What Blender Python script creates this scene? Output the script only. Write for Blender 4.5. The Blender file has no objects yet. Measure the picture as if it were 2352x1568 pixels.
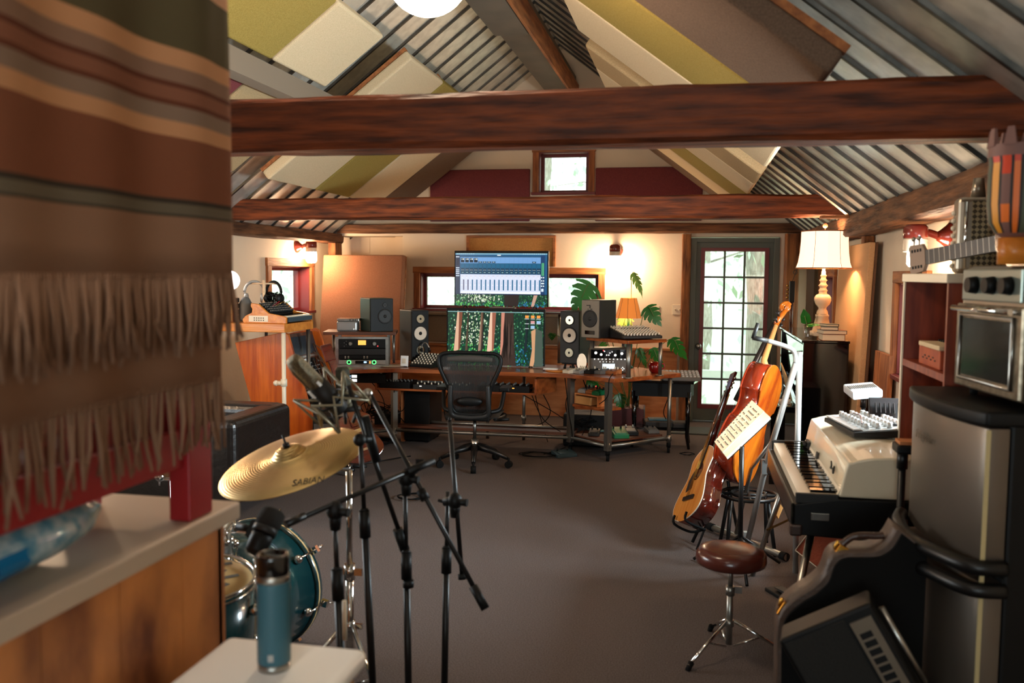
import bpy, bmesh, math, random
from mathutils import Vector, Matrix, Euler, noise
random.seed(7)
PI=math.pi
col=bpy.context.scene.collection
F=2050.0; TH=math.atan(414/F); PI_=math.atan(155.6/F); RO=.0087; CZ=1.66
def _rot(px,py):
    u=(px-1176)/F; v=-(py-784)/F; w=-1.0
    c,s=math.cos(RO),math.sin(RO); u,v=u*c-v*s,u*s+v*c
    a=math.pi/2-PI_; c,s=math.cos(a),math.sin(a); v,w=v*c-w*s,v*s+w*c
    c,s=math.cos(TH),math.sin(TH); u,v=u*c-v*s,u*s+v*c
    return (u,v,w)
def at_z(px,py,z):
    r=_rot(px,py); t=(z-CZ)/r[2]; return (r[0]*t,r[1]*t,z)
def at_y(px,py,y):
    r=_rot(px,py); t=y/r[1]; return (r[0]*t,y,CZ+r[2]*t)
def at_x(px,py,x):
    r=_rot(px,py); t=x/r[0]; return (x,r[1]*t,CZ+r[2]*t)
def at_d(px,py,d):
    r=_rot(px,py); return (r[0]*d,r[1]*d,CZ+r[2]*d)
def proj(x,y,z):
    z-=CZ
    c,s=math.cos(-TH),math.sin(-TH); x,y=x*c-y*s,x*s+y*c
    a=-(math.pi/2-PI_); c,s=math.cos(a),math.sin(a); y,z=y*c-z*s,y*s+z*c
    c,s=math.cos(-RO),math.sin(-RO); x,y=x*c-y*s,x*s+y*c
    return (round(1176+F*x/-z),round(784-F*y/-z),round(-z,2))

def S(r,g,b):
    f=lambda c:(c/255/12.92) if c/255<=.04045 else ((c/255+.055)/1.055)**2.4
    return (f(r),f(g),f(b),1)
def _nt(name):
    m=bpy.data.materials.new(name); m.use_nodes=True; nt=m.node_tree; return m,nt,nt.nodes['Principled BSDF']
def pbr(name,c,rough=.5,metal=0,c2=None,scale=8,stretch=(1,1,1),bump=0,bscale=None,spec=.5,coat=0,detail=6,ramp=(.35,.65),trans=0):
    m,nt,b=_nt(name); N=nt.nodes; L=nt.links
    b.inputs['Roughness'].default_value=rough; b.inputs['Metallic'].default_value=metal
    b.inputs['Specular IOR Level'].default_value=spec; b.inputs['Coat Weight'].default_value=coat
    b.inputs['Base Color'].default_value=c; b.inputs['Transmission Weight'].default_value=trans
    if c2 is not None or bump:
        tc=N.new('ShaderNodeTexCoord'); mp=N.new('ShaderNodeMapping'); mp.inputs['Scale'].default_value=stretch
        L.new(tc.outputs['Object'],mp.inputs[0])
        if c2 is not None:
            n=N.new('ShaderNodeTexNoise'); n.inputs['Scale'].default_value=scale; n.inputs['Detail'].default_value=detail
            L.new(mp.outputs[0],n.inputs['Vector'])
            r=N.new('ShaderNodeValToRGB'); r.color_ramp.elements[0].position=ramp[0]; r.color_ramp.elements[1].position=ramp[1]
            r.color_ramp.elements[0].color=c; r.color_ramp.elements[1].color=c2
            L.new(n.outputs['Fac'],r.inputs[0]); L.new(r.outputs[0],b.inputs['Base Color'])
        if bump:
            n2=N.new('ShaderNodeTexNoise'); n2.inputs['Scale'].default_value=bscale or scale*3; n2.inputs['Detail'].default_value=4
            L.new(mp.outputs[0],n2.inputs['Vector'])
            bp=N.new('ShaderNodeBump'); bp.inputs['Strength'].default_value=bump; bp.inputs['Distance'].default_value=.02
            L.new(n2.outputs['Fac'],bp.inputs['Height']); L.new(bp.outputs[0],b.inputs['Normal'])
    return m
def em(name,c,s=1.0):
    m,nt,b=_nt(name); b.inputs['Base Color'].default_value=(0,0,0,1); b.inputs['Emission Color'].default_value=c; b.inputs['Emission Strength'].default_value=s
    b.inputs['Roughness'].default_value=.25; return m
def glass(name,c=(1,1,1,1),rough=0.0):
    m=bpy.data.materials.new(name); m.use_nodes=True; nt=m.node_tree; nt.nodes.clear()
    o=nt.nodes.new('ShaderNodeOutputMaterial'); t=nt.nodes.new('ShaderNodeBsdfTransparent'); g=nt.nodes.new('ShaderNodeBsdfGlossy'); x=nt.nodes.new('ShaderNodeMixShader')
    t.inputs[0].default_value=c; g.inputs['Roughness'].default_value=.03; x.inputs[0].default_value=.06
    nt.links.new(t.outputs[0],x.inputs[1]); nt.links.new(g.outputs[0],x.inputs[2]); nt.links.new(x.outputs[0],o.inputs[0]); return m
def grain(name,a,b,sc=3,st=(1,12,12),rough=.45,bump=.15,coat=0):
    return pbr(name,a,rough,0,b,sc,st,bump,sc*2,coat=coat)
M={}
M['wall']=pbr('plaster',S(232,212,186),.85,0,S(224,204,178),1.5,bump=.08,bscale=30)
M['carpet']=pbr('carpet',S(80,71,68),.97,0,S(112,100,96),160,bump=.6,bscale=260,spec=.1,detail=2,ramp=(.3,.7))
M['beam']=pbr('hewn_beam',S(64,26,8),.6,0,S(134,64,26),3,(1,9,9),.5,6,spec=.35)
M['beamyx']=pbr('hewn_end_beam',S(66,38,22),.7,0,S(122,78,48),3,(1,9,9),.5,6,spec=.3)
M['beamy']=pbr('hewn_plate',S(66,38,22),.7,0,S(122,78,48),3,(9,1,9),.5,6,spec=.3)
M['beamz']=pbr('hewn_post',S(92,52,26),.7,0,S(150,92,50),3,(9,9,1),.4,6,spec=.3)
M['barn']=pbr('barn_casing',S(120,62,30),.7,0,S(172,104,56),3,(8,8,1),.3,6)
M['barnx']=pbr('barn_casing_flat',S(126,70,34),.7,0,S(180,112,60),3,(1,8,8),.3,6)
M['barny']=pbr('barn_casing_side',S(126,70,34),.7,0,S(180,112,60),3,(8,1,8),.3,6)
def metal_roof():
    m=pbr('galvanised_sheet',S(206,204,194),.35,.65,S(226,224,214),9,bump=.3,bscale=3,ramp=(.4,.6)); M['rib']=pbr('shaded_rib',S(84,80,74),.45,.8,S(60,58,54),8)  # ribs coloured darker, standing in for shade in the sheet recesses
    nt=m.node_tree; b=nt.nodes['Principled BSDF']
    v=nt.nodes.new('ShaderNodeTexNoise'); v.inputs['Scale'].default_value=22; r=nt.nodes.new('ShaderNodeMapRange')
    r.inputs[3].default_value=.34; r.inputs[4].default_value=.62
    tc=nt.nodes.new('ShaderNodeTexCoord'); nt.links.new(tc.outputs['Object'],v.inputs['Vector'])
    nt.links.new(v.outputs['Fac'],r.inputs[0]); nt.links.new(r.outputs[0],b.inputs['Roughness']); return m
M['roof']=metal_roof()
M['maroon_paint']=pbr('maroon_paint',S(112,34,34),.45)
M['green_paint']=pbr('grey_green_paint',S(84,88,78),.5)
M['glass']=glass('window_glass')
fab=lambda n,c,c2:pbr(n,c,.95,0,c2,120,bump=.3,bscale=300,spec=.15,detail=2)
M['cream']=fab('cream_cloth',S(214,190,152),S(226,202,166)); M['olive']=fab('olive_cloth',S(150,128,64),S(166,142,76))
M['brownf']=fab('taupe_cloth',S(104,84,70),S(118,96,80)); M['tanf']=fab('tan_cloth',S(176,148,108),S(190,160,120))
M['maroonf']=fab('maroon_cloth',S(120,58,60),S(132,66,66)); M['rust']=fab('rust_cloth',S(138,90,64),S(150,100,74))
M['greyf']=fab('grey_felt',S(128,110,90),S(142,122,102)); M['tanboard']=fab('tan_board',S(196,150,106),S(206,160,116))
M['deskw']=grain('desk_wood',S(122,58,26),S(172,92,44),2,(1,10,10),.28,.05,coat=.4)
M['darkw']=grain('dark_wood',S(70,38,26),S(104,60,40),2,(1,10,10),.4)
M['honey']=grain('honey_wood',S(190,106,30),S(216,136,50),2,(1,9,9),.35)
M['orangew']=grain('veneer_wood',S(168,70,14),S(212,106,26),1.6,(12,12,1),.35)
M['ply']=grain('plywood',S(178,104,54),S(206,134,78),2,(2,2,9),.6)
M['pine']=pbr('pine_board',S(150,88,44),.5,0,S(196,128,74),2.2,(1.2,1.2,.5),.1,5,ramp=(.3,.7))
M['black']=pbr('matt_black',S(11,11,11),.5,spec=.25); M['gblack']=pbr('gloss_black',S(6,6,7),.06,coat=.5)
M['blackm']=pbr('black_metal',S(14,13,13),.38,0,spec=.4); M['grey']=pbr('grey_plastic',S(92,92,90),.5)
M['rubber']=pbr('rubber',S(9,9,9),.8,spec=.2); M['chrome']=pbr('chrome',S(210,210,208),.1,1)
M['steel']=pbr('satin_steel',S(180,178,172),.3,1,S(150,148,142),14); M['pipe']=pbr('galvanised_pipe',S(150,146,138),.35,.9)
M['white']=pbr('white_plastic',S(244,243,240),.35); M['offw']=pbr('off_white',S(222,208,184),.4)
M['silver']=pbr('silver_plastic',S(170,168,164),.35,.5); M['cone']=pbr('cone_white',S(222,206,186),.5)
M['conem']=pbr('cone_metal',S(176,164,140),.25,.9); M['leather']=pbr('brown_leather',S(52,30,20),.32,0,S(66,38,26),8,bump=.3,bscale=25)
M['leather2']=pbr('black_leather',S(22,16,13),.35,bump=.2,bscale=20,scale=8); M['maroonl']=pbr('oxblood_vinyl',S(78,34,26),.22,bump=.06,bscale=12,scale=4)
M['brass']=pbr('cymbal_bronze',S(176,132,62),.3,1,S(196,150,76),5); M['gold']=pbr('brass',S(190,140,60),.25,1)
M['leaf']=pbr('monstera_leaf',S(22,96,22),.35,0,S(38,120,32),6); M['leafl']=pbr('lit_leaf',S(110,160,60),.4,0,S(140,180,84),6)  # the paler green puts light on some leaves into the colour
M['stem']=pbr('plant_stem',S(84,110,50),.5)
M['amber']=pbr('cello_varnish',S(150,58,12),.2,0,S(206,116,26),2.5,(3,3,1),coat=.6); M['redv']=pbr('red_varnish',S(98,26,12),.15,0,S(140,44,16),2,(6,6,1),coat=.8)
M['spruce']=grain('spruce_top',S(196,118,46),S(216,142,64),2,(14,14,1),.25,.02,coat=.5); M['ebony']=pbr('ebony',S(26,20,18),.35)
M['mahog']=pbr('mahogany_gloss',S(62,16,10),.12,0,S(84,24,14),3,(1,1,8),coat=.7); M['maple']=grain('maple',S(190,134,76),S(210,156,96),2,(8,8,1),.35)
M['teal']=pbr('teal_lacquer',S(8,42,46),.2,0,S(12,54,56),3,coat=.5); M['head']=pbr('drum_head',S(196,160,104),.5,0,S(206,172,116),6)
M['sage']=pbr('teal_grey_powdercoat',S(50,96,110),.45,bump=.05,bscale=400,scale=8); M['redp']=pbr('red_paint',S(150,20,24),.4)
M['green']=pbr('green_enamel',S(16,106,64),.35); M['dkgrey']=pbr('charcoal',S(32,31,30),.5,spec=.35); M['mesh']=pbr('mic_mesh',S(150,138,112),.4,.8,S(96,88,70),220,bump=.5,bscale=400,detail=1)
M['micg']=pbr('mic_grey',S(150,140,116),.4,.6); M['paper']=pbr('paper',S(222,200,168),.8); M['ink']=pbr('ink',S(40,34,30),.7)
M['champ']=pbr('champagne_steel',S(150,138,122),.32,.75,S(142,130,114),4); M['redw']=pbr('red_oak_shelf',S(150,66,36),.5,0,S(110,42,22),3,(9,9,1))
M['lampw']=pbr('distressed_white',S(226,196,160),.6,0,S(200,160,120),14,ramp=(.55,.75))
M['bulb']=em('lit_bulb',(1,.70,.44,1),250); M['globe']=em('lit_globe',(1,.76,.53,1),54); M['globe2']=em('lit_globe_dim',(1,.86,.72,1),23)
M['ledw']=em('white_led',(1,.97,.9,1),1.7); M['ledr']=em('red_led',(1,.05,.05,1),3); M['ledg']=em('green_led',(.1,1,.2,1),2.5); M['ledb']=em('blue_led',(.3,.6,1,1),3); M['ledo']=em('amber_led',(1,.45,.08,1),1.6)
M['lcd']=em('lcd_panel',(.75,.85,.9,1),1.3)
SPLITN={'knobs':'knob','dark_knobs':'dark_knob','white_keys':'white_key','black_keys':'black_key','feet':'foot','fader_caps':'fader_cap','side_panel':'side_panel','corner_post':'corner_post','rail':'rail','pickups':'pickup','buttons':'button','ports':'port','switches':'switch','button_row':'button','lit_display':'lit_display','indicator_column':'indicator_light','patch_leads':'patch_lead','door_frame':'door_frame','top_vents':'vent_slat','latch':'latch','corner_guard':'corner_guard','key_block':'key_block','brace_rod':'brace_rod','wing_screw':'wing_screw','tuning_pegs':'tuning_peg','slats':'slat','pipe_fitting':'pipe_fitting','steel_bands':'steel_band','base_tubes':'base_tube','edge_strip':'edge_strip','foot_rail':'foot_rail','jacks':'jack','vents':'vent_slot','elastic_straps':'strap','side_ports':'side_port','shade_ribs':'shade_rib','strings':'string','white_piping':'white_piping','spur':'spur','power_light':'power_light','lit_controls':'lit_control','cradle':'cradle_arm','end_cap':'end_cap','knob_caps':'knob_cap','shade_seams':'shade_seam','tilt_lever':'tilt_lever','lug':'lug','swivel_joint':'swivel_joint','boom_collar':'boom_collar','slots':'slot'}
class MB:
    def __init__(s): s.bm=bmesh.new(); s.mi=0; s.sm=False
    def _f(s,vs):
        try: f=s.bm.faces.new(vs)
        except ValueError: return
        f.material_index=s.mi; f.smooth=s.sm; return f
    def box(s,cx,cy,cz,sx,sy,sz,rot=None,taper=None):
        R=Euler(rot).to_matrix() if rot else Matrix.Identity(3); c=Vector((cx,cy,cz)); V=[]
        for k in (-1,1):
            t=taper if (taper and k==1) else 1
            for a,b in ((-1,-1),(1,-1),(1,1),(-1,1)): V.append(s.bm.verts.new(c+R@Vector((a*sx/2*t,b*sy/2*t,k*sz/2))))
        sm=s.sm; s.sm=False
        for q in ((3,2,1,0),(4,5,6,7),(0,1,5,4),(1,2,6,5),(2,3,7,6),(3,0,4,7)): s._f([V[i] for i in q])
        s.sm=sm; return s
    def bx(s,x0,x1,y0,y1,z0,z1): return s.box((x0+x1)/2,(y0+y1)/2,(z0+z1)/2,abs(x1-x0),abs(y1-y0),abs(z1-z0))
    def tube(s,pts,r,n=8,caps=True,closed=False):
        P=[Vector(p) for p in pts]; m=len(P); rs=r if isinstance(r,(list,tuple)) else [r]*m; rings=[]; prev=None
        for i in range(m):
            if closed: t=(P[(i+1)%m]-P[i-1])
            else: t=(P[min(i+1,m-1)]-P[max(i-1,0)])
            if t.length<1e-9: t=Vector((0,0,1))
            t.normalize()
            if prev is None:
                a=Vector((0,0,1)) if abs(t.z)<.9 else Vector((1,0,0)); u=t.cross(a).normalized()
            else:
                u=prev-t*prev.dot(t); u=u.normalized() if u.length>1e-6 else prev
            prev=u; w=t.cross(u)
            rings.append([s.bm.verts.new(P[i]+(u*math.cos(2*PI*k/n)+w*math.sin(2*PI*k/n))*rs[i]) for k in range(n)])
        sm=s.sm; s.sm=True
        for i in range(m if closed else m-1):
            A=rings[i];B=rings[(i+1)%m]
            for k in range(n): s._f([A[k],A[(k+1)%n],B[(k+1)%n],B[k]])
        s.sm=False
        if caps and not closed: s._f(rings[0][::-1]); s._f(rings[-1])
        s.sm=sm; return s
    def cyl(s,a,b,r,r2=None,n=14): return s.tube([a,b],[r,r if r2 is None else r2],n)
    def lathe(s,prof,n=24,M=None,sm=True,ang=None):
        M=M or Matrix.Identity(4); R=[]
        for (r,z) in prof:
            if r<1e-6: R.append([s.bm.verts.new(M@Vector((0,0,z)))])
            else: R.append([s.bm.verts.new(M@Vector((r*math.cos(2*PI*k/n+(ang or 0)),r*math.sin(2*PI*k/n+(ang or 0)),z))) for k in range(n)])
        o=s.sm; s.sm=sm
        for A,B in zip(R,R[1:]):
            for k in range(n):
                j=(k+1)%n
                if len(A)==1 and len(B)==1: continue
                if len(A)==1: s._f([A[0],B[j],B[k]])
                elif len(B)==1: s._f([A[k],A[j],B[0]])
                else: s._f([A[k],A[j],B[j],B[k]])
        s.sm=False
        if len(R[0])>1 and prof[0]!=prof[-1]: s._f(R[0][::-1])
        if len(R[-1])>1 and prof[0]!=prof[-1]: s._f(R[-1])
        s.sm=o; return s
    def sph(s,c,r,sc=(1,1,1),n=16,m=10,M=None):
        T=Matrix.Translation(c)@(M or Matrix.Identity(4))@Matrix.Diagonal((*sc,1))
        return s.lathe([(r*math.sin(PI*i/m),-r*math.cos(PI*i/m)) if 0<i<m else (0,-r if i==0 else r) for i in range(m+1)],n,T)
    def prism(s,pts,z0,z1,M=None,mis=None):
        """pts in local XY, extruded z0..z1, mis=(bottom,top,side)"""
        M=M or Matrix.Identity(4); a=sum(p[0]*q[1]-q[0]*p[1] for p,q in zip(pts,pts[1:]+pts[:1]))
        if a<0: pts=pts[::-1]
        A=[s.bm.verts.new(M@Vector((p[0],p[1],z0))) for p in pts]; B=[s.bm.verts.new(M@Vector((p[0],p[1],z1))) for p in pts]
        mi=s.mi; mis=mis or (mi,mi,mi); sm=s.sm; s.sm=False
        s.mi=mis[0]; s._f(A[::-1]); s.mi=mis[1]; s._f(B); s.mi=mis[2]; s.sm=sm
        for i in range(len(pts)):
            j=(i+1)%len(pts); s._f([A[i],A[j],B[j],B[i]])
        s.mi=mi; return s
    def quad(s,a,b,c,d): s._f([s.bm.verts.new(Vector(p)) for p in (a,b,c,d)]); return s
    def grid(s,fn,nu,nv,sm=True):
        G=[[s.bm.verts.new(Vector(fn(i/nu,j/nv))) for j in range(nv+1)] for i in range(nu+1)]; o=s.sm; s.sm=sm
        for i in range(nu):
            for j in range(nv): s._f([G[i][j],G[i+1][j],G[i+1][j+1],G[i][j+1]])
        s.sm=o; return s
    def cut(s,co,no):
        bmesh.ops.bisect_plane(s.bm,geom=s.bm.verts[:]+s.bm.edges[:]+s.bm.faces[:],plane_co=co,plane_no=no,clear_outer=True); return s
    def build(s,name,mats,parent=None,bev=0,label=None,solid=0,sub=0,loc=None,rot=None,seg=2):
        if parent is not None and name in SPLITN:
            isl=s.islands()
            if 1<len(isl)<=110:
                one=SPLITN[name]; out=None
                for fs in isl:
                    b2=MB(); vm={}
                    for f in fs:
                        vs=[]
                        for v in f.verts:
                            if v not in vm: vm[v]=b2.bm.verts.new(v.co)
                            vs.append(vm[v])
                        nf=b2.bm.faces.new(vs); nf.material_index=f.material_index; nf.smooth=f.smooth
                    o=b2._build(one,mats,parent,bev,label,solid,sub,loc,rot,seg); out=out or o
                s.bm.free(); return out
            if len(isl)>110:
                o=s._build(name,mats,parent,bev,label,solid,sub,loc,rot,seg); o['kind']='stuff'; return o
            name=SPLITN[name] if len(isl)==1 else name
        return s._build(name,mats,parent,bev,label,solid,sub,loc,rot,seg)
    def islands(s):
        seen=set(); out=[]
        for f in s.bm.faces:
            if f in seen: continue
            st=[f]; seen.add(f); cur=[]
            while st:
                g=st.pop(); cur.append(g)
                for e in g.edges:
                    for h in e.link_faces:
                        if h not in seen: seen.add(h); st.append(h)
            out.append(cur)
        return out
    def _build(s,name,mats,parent=None,bev=0,label=None,solid=0,sub=0,loc=None,rot=None,seg=2):
        me=bpy.data.meshes.new(name); bmesh.ops.recalc_face_normals(s.bm,faces=s.bm.faces[:]) if not solid else None
        s.bm.to_mesh(me); s.bm.free()
        for m in (mats if isinstance(mats,(list,tuple)) else [mats]): me.materials.append(M[m] if isinstance(m,str) else m)
        o=bpy.data.objects.new(name,me); col.objects.link(o)
        if parent: o.parent=parent
        if loc: o.location=loc
        if rot: o.rotation_euler=rot
        if solid: md=o.modifiers.new('s','SOLIDIFY'); md.thickness=solid; md.offset=0
        if bev: md=o.modifiers.new('b','BEVEL'); md.width=bev; md.segments=seg; md.limit_method='ANGLE'; md.angle_limit=.7
        if sub: md=o.modifiers.new('u','SUBSURF'); md.levels=sub; md.render_levels=sub
        if label: o['label']=label
        return o
def T(name,label,cat,loc=(0,0,0),rz=0,group=None,rot=None):
    o=bpy.data.objects.new(name,None); col.objects.link(o); o.location=loc; o.rotation_euler=rot or (0,0,rz); o.empty_display_size=.1
    o['label']=label; o['category']=cat
    if group: o['group']=group
    return o
def tag(o,label,cat,group=None,kind=None):
    o['label']=label; o['category']=cat
    if group: o['group']=group
    if kind: o['kind']=kind
    return o
def struct(name,mb,m,label=None,cat=None,parent=None,bev=0,**k):
    o=mb.build(name,m,parent,bev=bev,**k)
    if not parent: o['kind']='structure'; o['label']=label; o['category']=cat
    return o
def dup(root,loc,rz=None,label=None,rot=None,group=None):
    r=root.copy(); col.objects.link(r); r.location=loc
    if rz is not None: r.rotation_euler=(0,0,rz)
    if rot: r.rotation_euler=rot
    if label: r['label']=label
    if group: r['group']=group
    for ch in list(root.children):
        c=ch.copy(); col.objects.link(c); c.parent=r
        for g in ch.children:
            d=g.copy(); col.objects.link(d); d.parent=c
    return r
def spl(P,n=6,closed=False):
    P=[Vector(p) for p in P]; out=[]; m=len(P)
    for i in range(m if closed else m-1):
        g=lambda k:P[k%m] if closed else P[max(0,min(m-1,k))]
        a,b,c,d=g(i-1),g(i),g(i+1),g(i+2)
        for k in range(n):
            t=k/n; out.append(.5*((2*b)+(c-a)*t+(2*a-5*b+4*c-d)*t*t+(-a+3*b-3*c+d)*t**3))
    if not closed: out.append(P[-1])
    return out
def aim(a,b,roll=0):
    """matrix with origin a and +Z toward b"""
    a=Vector(a); d=(Vector(b)-a).normalized(); return Matrix.Translation(a)@d.to_track_quat('Z','Y').to_matrix().to_4x4()@Matrix.Rotation(roll,4,'Z')
def text_mesh(txt,size,name,m,parent,loc,rot,ext=.0006,label=None):
    cu=bpy.data.curves.new(name,'FONT'); cu.body=txt; cu.size=size; cu.extrude=ext; cu.align_x='CENTER'; cu.align_y='CENTER'
    o=bpy.data.objects.new(name,cu); dg=bpy.context.evaluated_depsgraph_get(); col.objects.link(o); bpy.context.view_layer.update()
    me=bpy.data.meshes.new_from_object(o.evaluated_get(bpy.context.evaluated_depsgraph_get())); bpy.data.objects.remove(o); bpy.data.curves.remove(cu)
    me.materials.clear(); me.materials.append(M[m]); o=bpy.data.objects.new(name,me); col.objects.link(o)
    if parent: o.parent=parent
    o.location=loc; o.rotation_euler=rot
    return o
# ---------------- camera, world ----------------
cam=bpy.data.cameras.new('camera'); co=bpy.data.objects.new('camera',cam); col.objects.link(co); bpy.context.scene.camera=co
cam.sensor_width=36; cam.lens=F/2352*36; cam.clip_start=.05; cam.clip_end=300
co.matrix_world=Matrix.Translation((0,0,CZ))@Matrix.Rotation(TH,4,'Z')@Matrix.Rotation(PI/2-PI_,4,'X')@Matrix.Rotation(RO,4,'Z')
cam.dof.use_dof=True; cam.dof.focus_distance=6.4; cam.dof.aperture_fstop=2.5
w=bpy.data.worlds.new('world'); bpy.context.scene.world=w; w.use_nodes=True
bg=w.node_tree.nodes['Background']; bg.inputs[0].default_value=(.80,.97,.93,1); bg.inputs[1].default_value=3.6
vs=bpy.context.scene.view_settings; vs.view_transform='Standard'; vs.look='None'; vs.gamma=1; vs.use_curve_mapping=False; vs.exposure=0
try: bpy.context.scene.display_settings.display_device='sRGB'
except Exception: pass
# ---------------- shell ----------------
XL,XR,PXL,PXR=-4.5,1.38,-4.2,1.15; RX=-1.52; RZ=4.22; SL=.775; YE=10.3
def cells(u0,u1,v0,v1,holes):
    us=sorted({u0,u1,*[h[0] for h in holes],*[h[1] for h in holes]}); vsx=sorted({v0,v1,*[h[2] for h in holes],*[h[3] for h in holes]})
    us=[u for u in us if u0<=u<=u1]; vsx=[v for v in vsx if v0<=v<=v1]
    for a,b in zip(us,us[1:]):
        run=None
        for c,d in zip(vsx,vsx[1:]):
            mu,mv=(a+b)/2,(c+d)/2
            if any(h[0]<mu<h[1] and h[2]<mv<h[3] for h in holes):
                if run: yield (a,b,*run); run=None
            else: run=(run[0] if run else c,d)
        if run: yield (a,b,*run)
mb=MB(); mb.bx(-6,2.5,-2.5,11.3,-.1,0); struct('floor',mb,'carpet','grey brown wall to wall carpet across the studio','floor')
CW=(-3.21,-1.07,1.24,1.66); GW=(-1.78,-1.2,2.6,3.06); DR=(-.03,.93,0,2.09)
mb=MB()
for a,b,c,d in cells(-3.43,1.12,0,4.3,[CW,GW,DR]): mb.bx(a,b,YE,YE+.22,c,d)
mb.bx(-4.9,-3.43,YE+.42,YE+.6,0,4.3); mb.bx(-3.6,-3.43,YE+.22,YE+.5,0,4.3); mb.bx(-4.9,-3.4,YE+.19,YE+.5,2.1,2.15); mb.bx(1.1,1.9,YE+.19,YE+.7,2.1,2.15)
mb.bx(1.12,1.9,YE+.6,YE+.8,0,4.3); mb.bx(1.12,1.25,YE+.22,YE+.7,0,4.3)
mb.bx(-4.9,-3.43,YE,YE+.2,2.1,4.3); mb.bx(1.12,1.9,YE,YE+.2,2.1,4.3)
mb.cut((RX,0,RZ),(-SL,0,1)); mb.cut((RX,0,RZ),(SL,0,1))
struct('wall_far',mb,'wall','warm white end wall with gable window, long window and glazed door','wall')
LW=(8.98,10.0,1.2,1.72); LW2=(3.1,4.9,1.0,1.9)
mb=MB()
for a,b,c,d in cells(-2.5,YE+.6,0,2.25,[LW,LW2]): mb.bx(XL-.2,XL,a,b,c,d)
struct('wall_left',mb,'wall','white left wall with one small square window','wall')
RW1=(9.3,10.25,1.0,1.66); RW2=(5.75,6.5,1.0,1.62); RW3=(4.05,5.0,1.15,1.75)
mb=MB()
for a,b,c,d in cells(-2.5,YE+.8,0,2.3,[RW1,RW2,RW3]): mb.bx(XR,XR+.2,a,b,c,d)
struct('wall_right',mb,'wall','cream right wall behind the piano and the fridge','wall')
BW=(-1.2,.6,1.0,2.0)
mb=MB()
for a,b,c,d in cells(-6,2.5,0,4.3,[BW]): mb.bx(a,b,-2.4,-2.2,c,d)
mb.cut((RX,0,RZ),(-SL,0,1)); mb.cut((RX,0,RZ),(SL,0,1))
struct('wall_near',mb,'wall','white wall behind the viewer','wall')
# corrugated roof
def roof(side):
    mb=MB(); y=-2.4; prof=[]
    while y<YE+.8:
        prof+= [(y,0),(y+.29,0),(y+.294,-.022),(y+.316,-.022),(y+.32,0)]; y+=.3201
    x1=-4.26 if side<0 else 1.2; n=1
    def P(x,h): 
        z=RZ-SL*abs(x-RX); return x,z+h
    for (ya,ha),(yb,hb) in zip(prof,prof[1:]):
        if yb<=ya: continue
        mb.mi=1 if (ha or hb) else 0
        for k in range(n):
            xa=RX+(x1-RX)*k/n; xb=RX+(x1-RX)*(k+1)/n
            mb.quad((P(xa,ha)[0],ya,P(xa,ha)[1]),(P(xb,ha)[0],ya,P(xb,ha)[1]),(P(xb,hb)[0],yb,P(xb,hb)[1]),(P(xa,hb)[0],yb,P(xa,hb)[1]))
    return mb
struct('ceiling',roof(-1),['roof','rib'],'ribbed bare metal roof sheeting on the left slope','ceiling',solid=.004)
struct('ceiling_right',roof(1),['roof','rib'],'ribbed bare metal roof sheeting on the right slope','ceiling',solid=.004)
# beams
def hewn(x0,x1,y0,y1,z0,z1,m,name,label,ax=0,amp=.012,seed=0,bow=0):
    mb=MB(); L=(x1-x0,y1-y0,z1-z0)[ax]; n=max(6,int(L/.12)); c=[(x0+x1)/2,(y0+y1)/2,(z0+z1)/2]; h=[(x1-x0)/2,(y1-y0)/2,(z1-z0)/2]
    u,v=[i for i in range(3) if i!=ax]; rings=[]
    sec=[(-1,-.8),(-.8,-1),(0,-1.02),(.8,-1),(1,-.8),(1.02,0),(1,.8),(.8,1),(0,1.02),(-.8,1),(-1,.8),(-1.02,0)]
    for i in range(n+1):
        t=i/n; r=[]
        for a,b in sec:
            p=[0,0,0]; p[ax]=c[ax]+h[ax]*(2*t-1); p[u]=c[u]+a*h[u]; p[v]=c[v]+b*h[v]
            q=noise.noise(Vector(p)*1.7+Vector((seed,a*2,b*2)))*amp+noise.noise(Vector(p)*7+Vector((seed,a,b)))*amp*.35
            p[v]+=q*(1 if b>0 else -1)+bow*math.sin(PI*t); p[u]+=q*(1 if a>0 else -1); r.append(mb.bm.verts.new(p))
        rings.append(r)
    for A,B in zip(rings,rings[1:]):
        for k in range(12): mb._f([A[k],A[(k+1)%12],B[(k+1)%12],B[k]])
    mb._f(rings[0]); mb._f(rings[-1][::-1])
    return struct(name,mb,m,label,'beam')
hewn(-4.45,1.5,3.22,3.42,2.125,2.325,'beam','trim_1','nearest dark red brown tie beam crossing the whole picture',seed=3,amp=.009)
hewn(-4.4,1.31,7.44,7.62,2.125,2.31,'beam','trim_2','middle reddish tie beam crossing above the desk',seed=9)
hewn(-4.35,1.3,10.14,10.3,2.13,2.235,'beamyx','trim_3','thin end beam along the far wall above the door',seed=5,amp=.008)
hewn(-4.42,-4.2,-2.2,10.35,2.01,2.135,'beamy','trim_4','weathered wall plate beam along the left wall',ax=1,seed=2,amp=.01)
hewn(1.15,1.37,-2.2,10.35,1.975,2.14,'beamy','trim_5','weathered wall plate beam along the right wall',ax=1,seed=4,amp=.01)
hewn(-4.3,-4.2,10.1,10.3,0,2.01,'beamz','trim_6','rough post in the far left corner behind the rust panel',ax=2,amp=.006)
hewn(.975,1.12,10.1,10.3,0,2.12,'beamz','trim_7','rough reddish post right of the glazed door',ax=2,amp=.006)
hewn(-.13,-.035,10.22,10.3,0,2.12,'beamz','trim_8','rough brown casing board left of the glazed door',ax=2,amp=.003)
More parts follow.
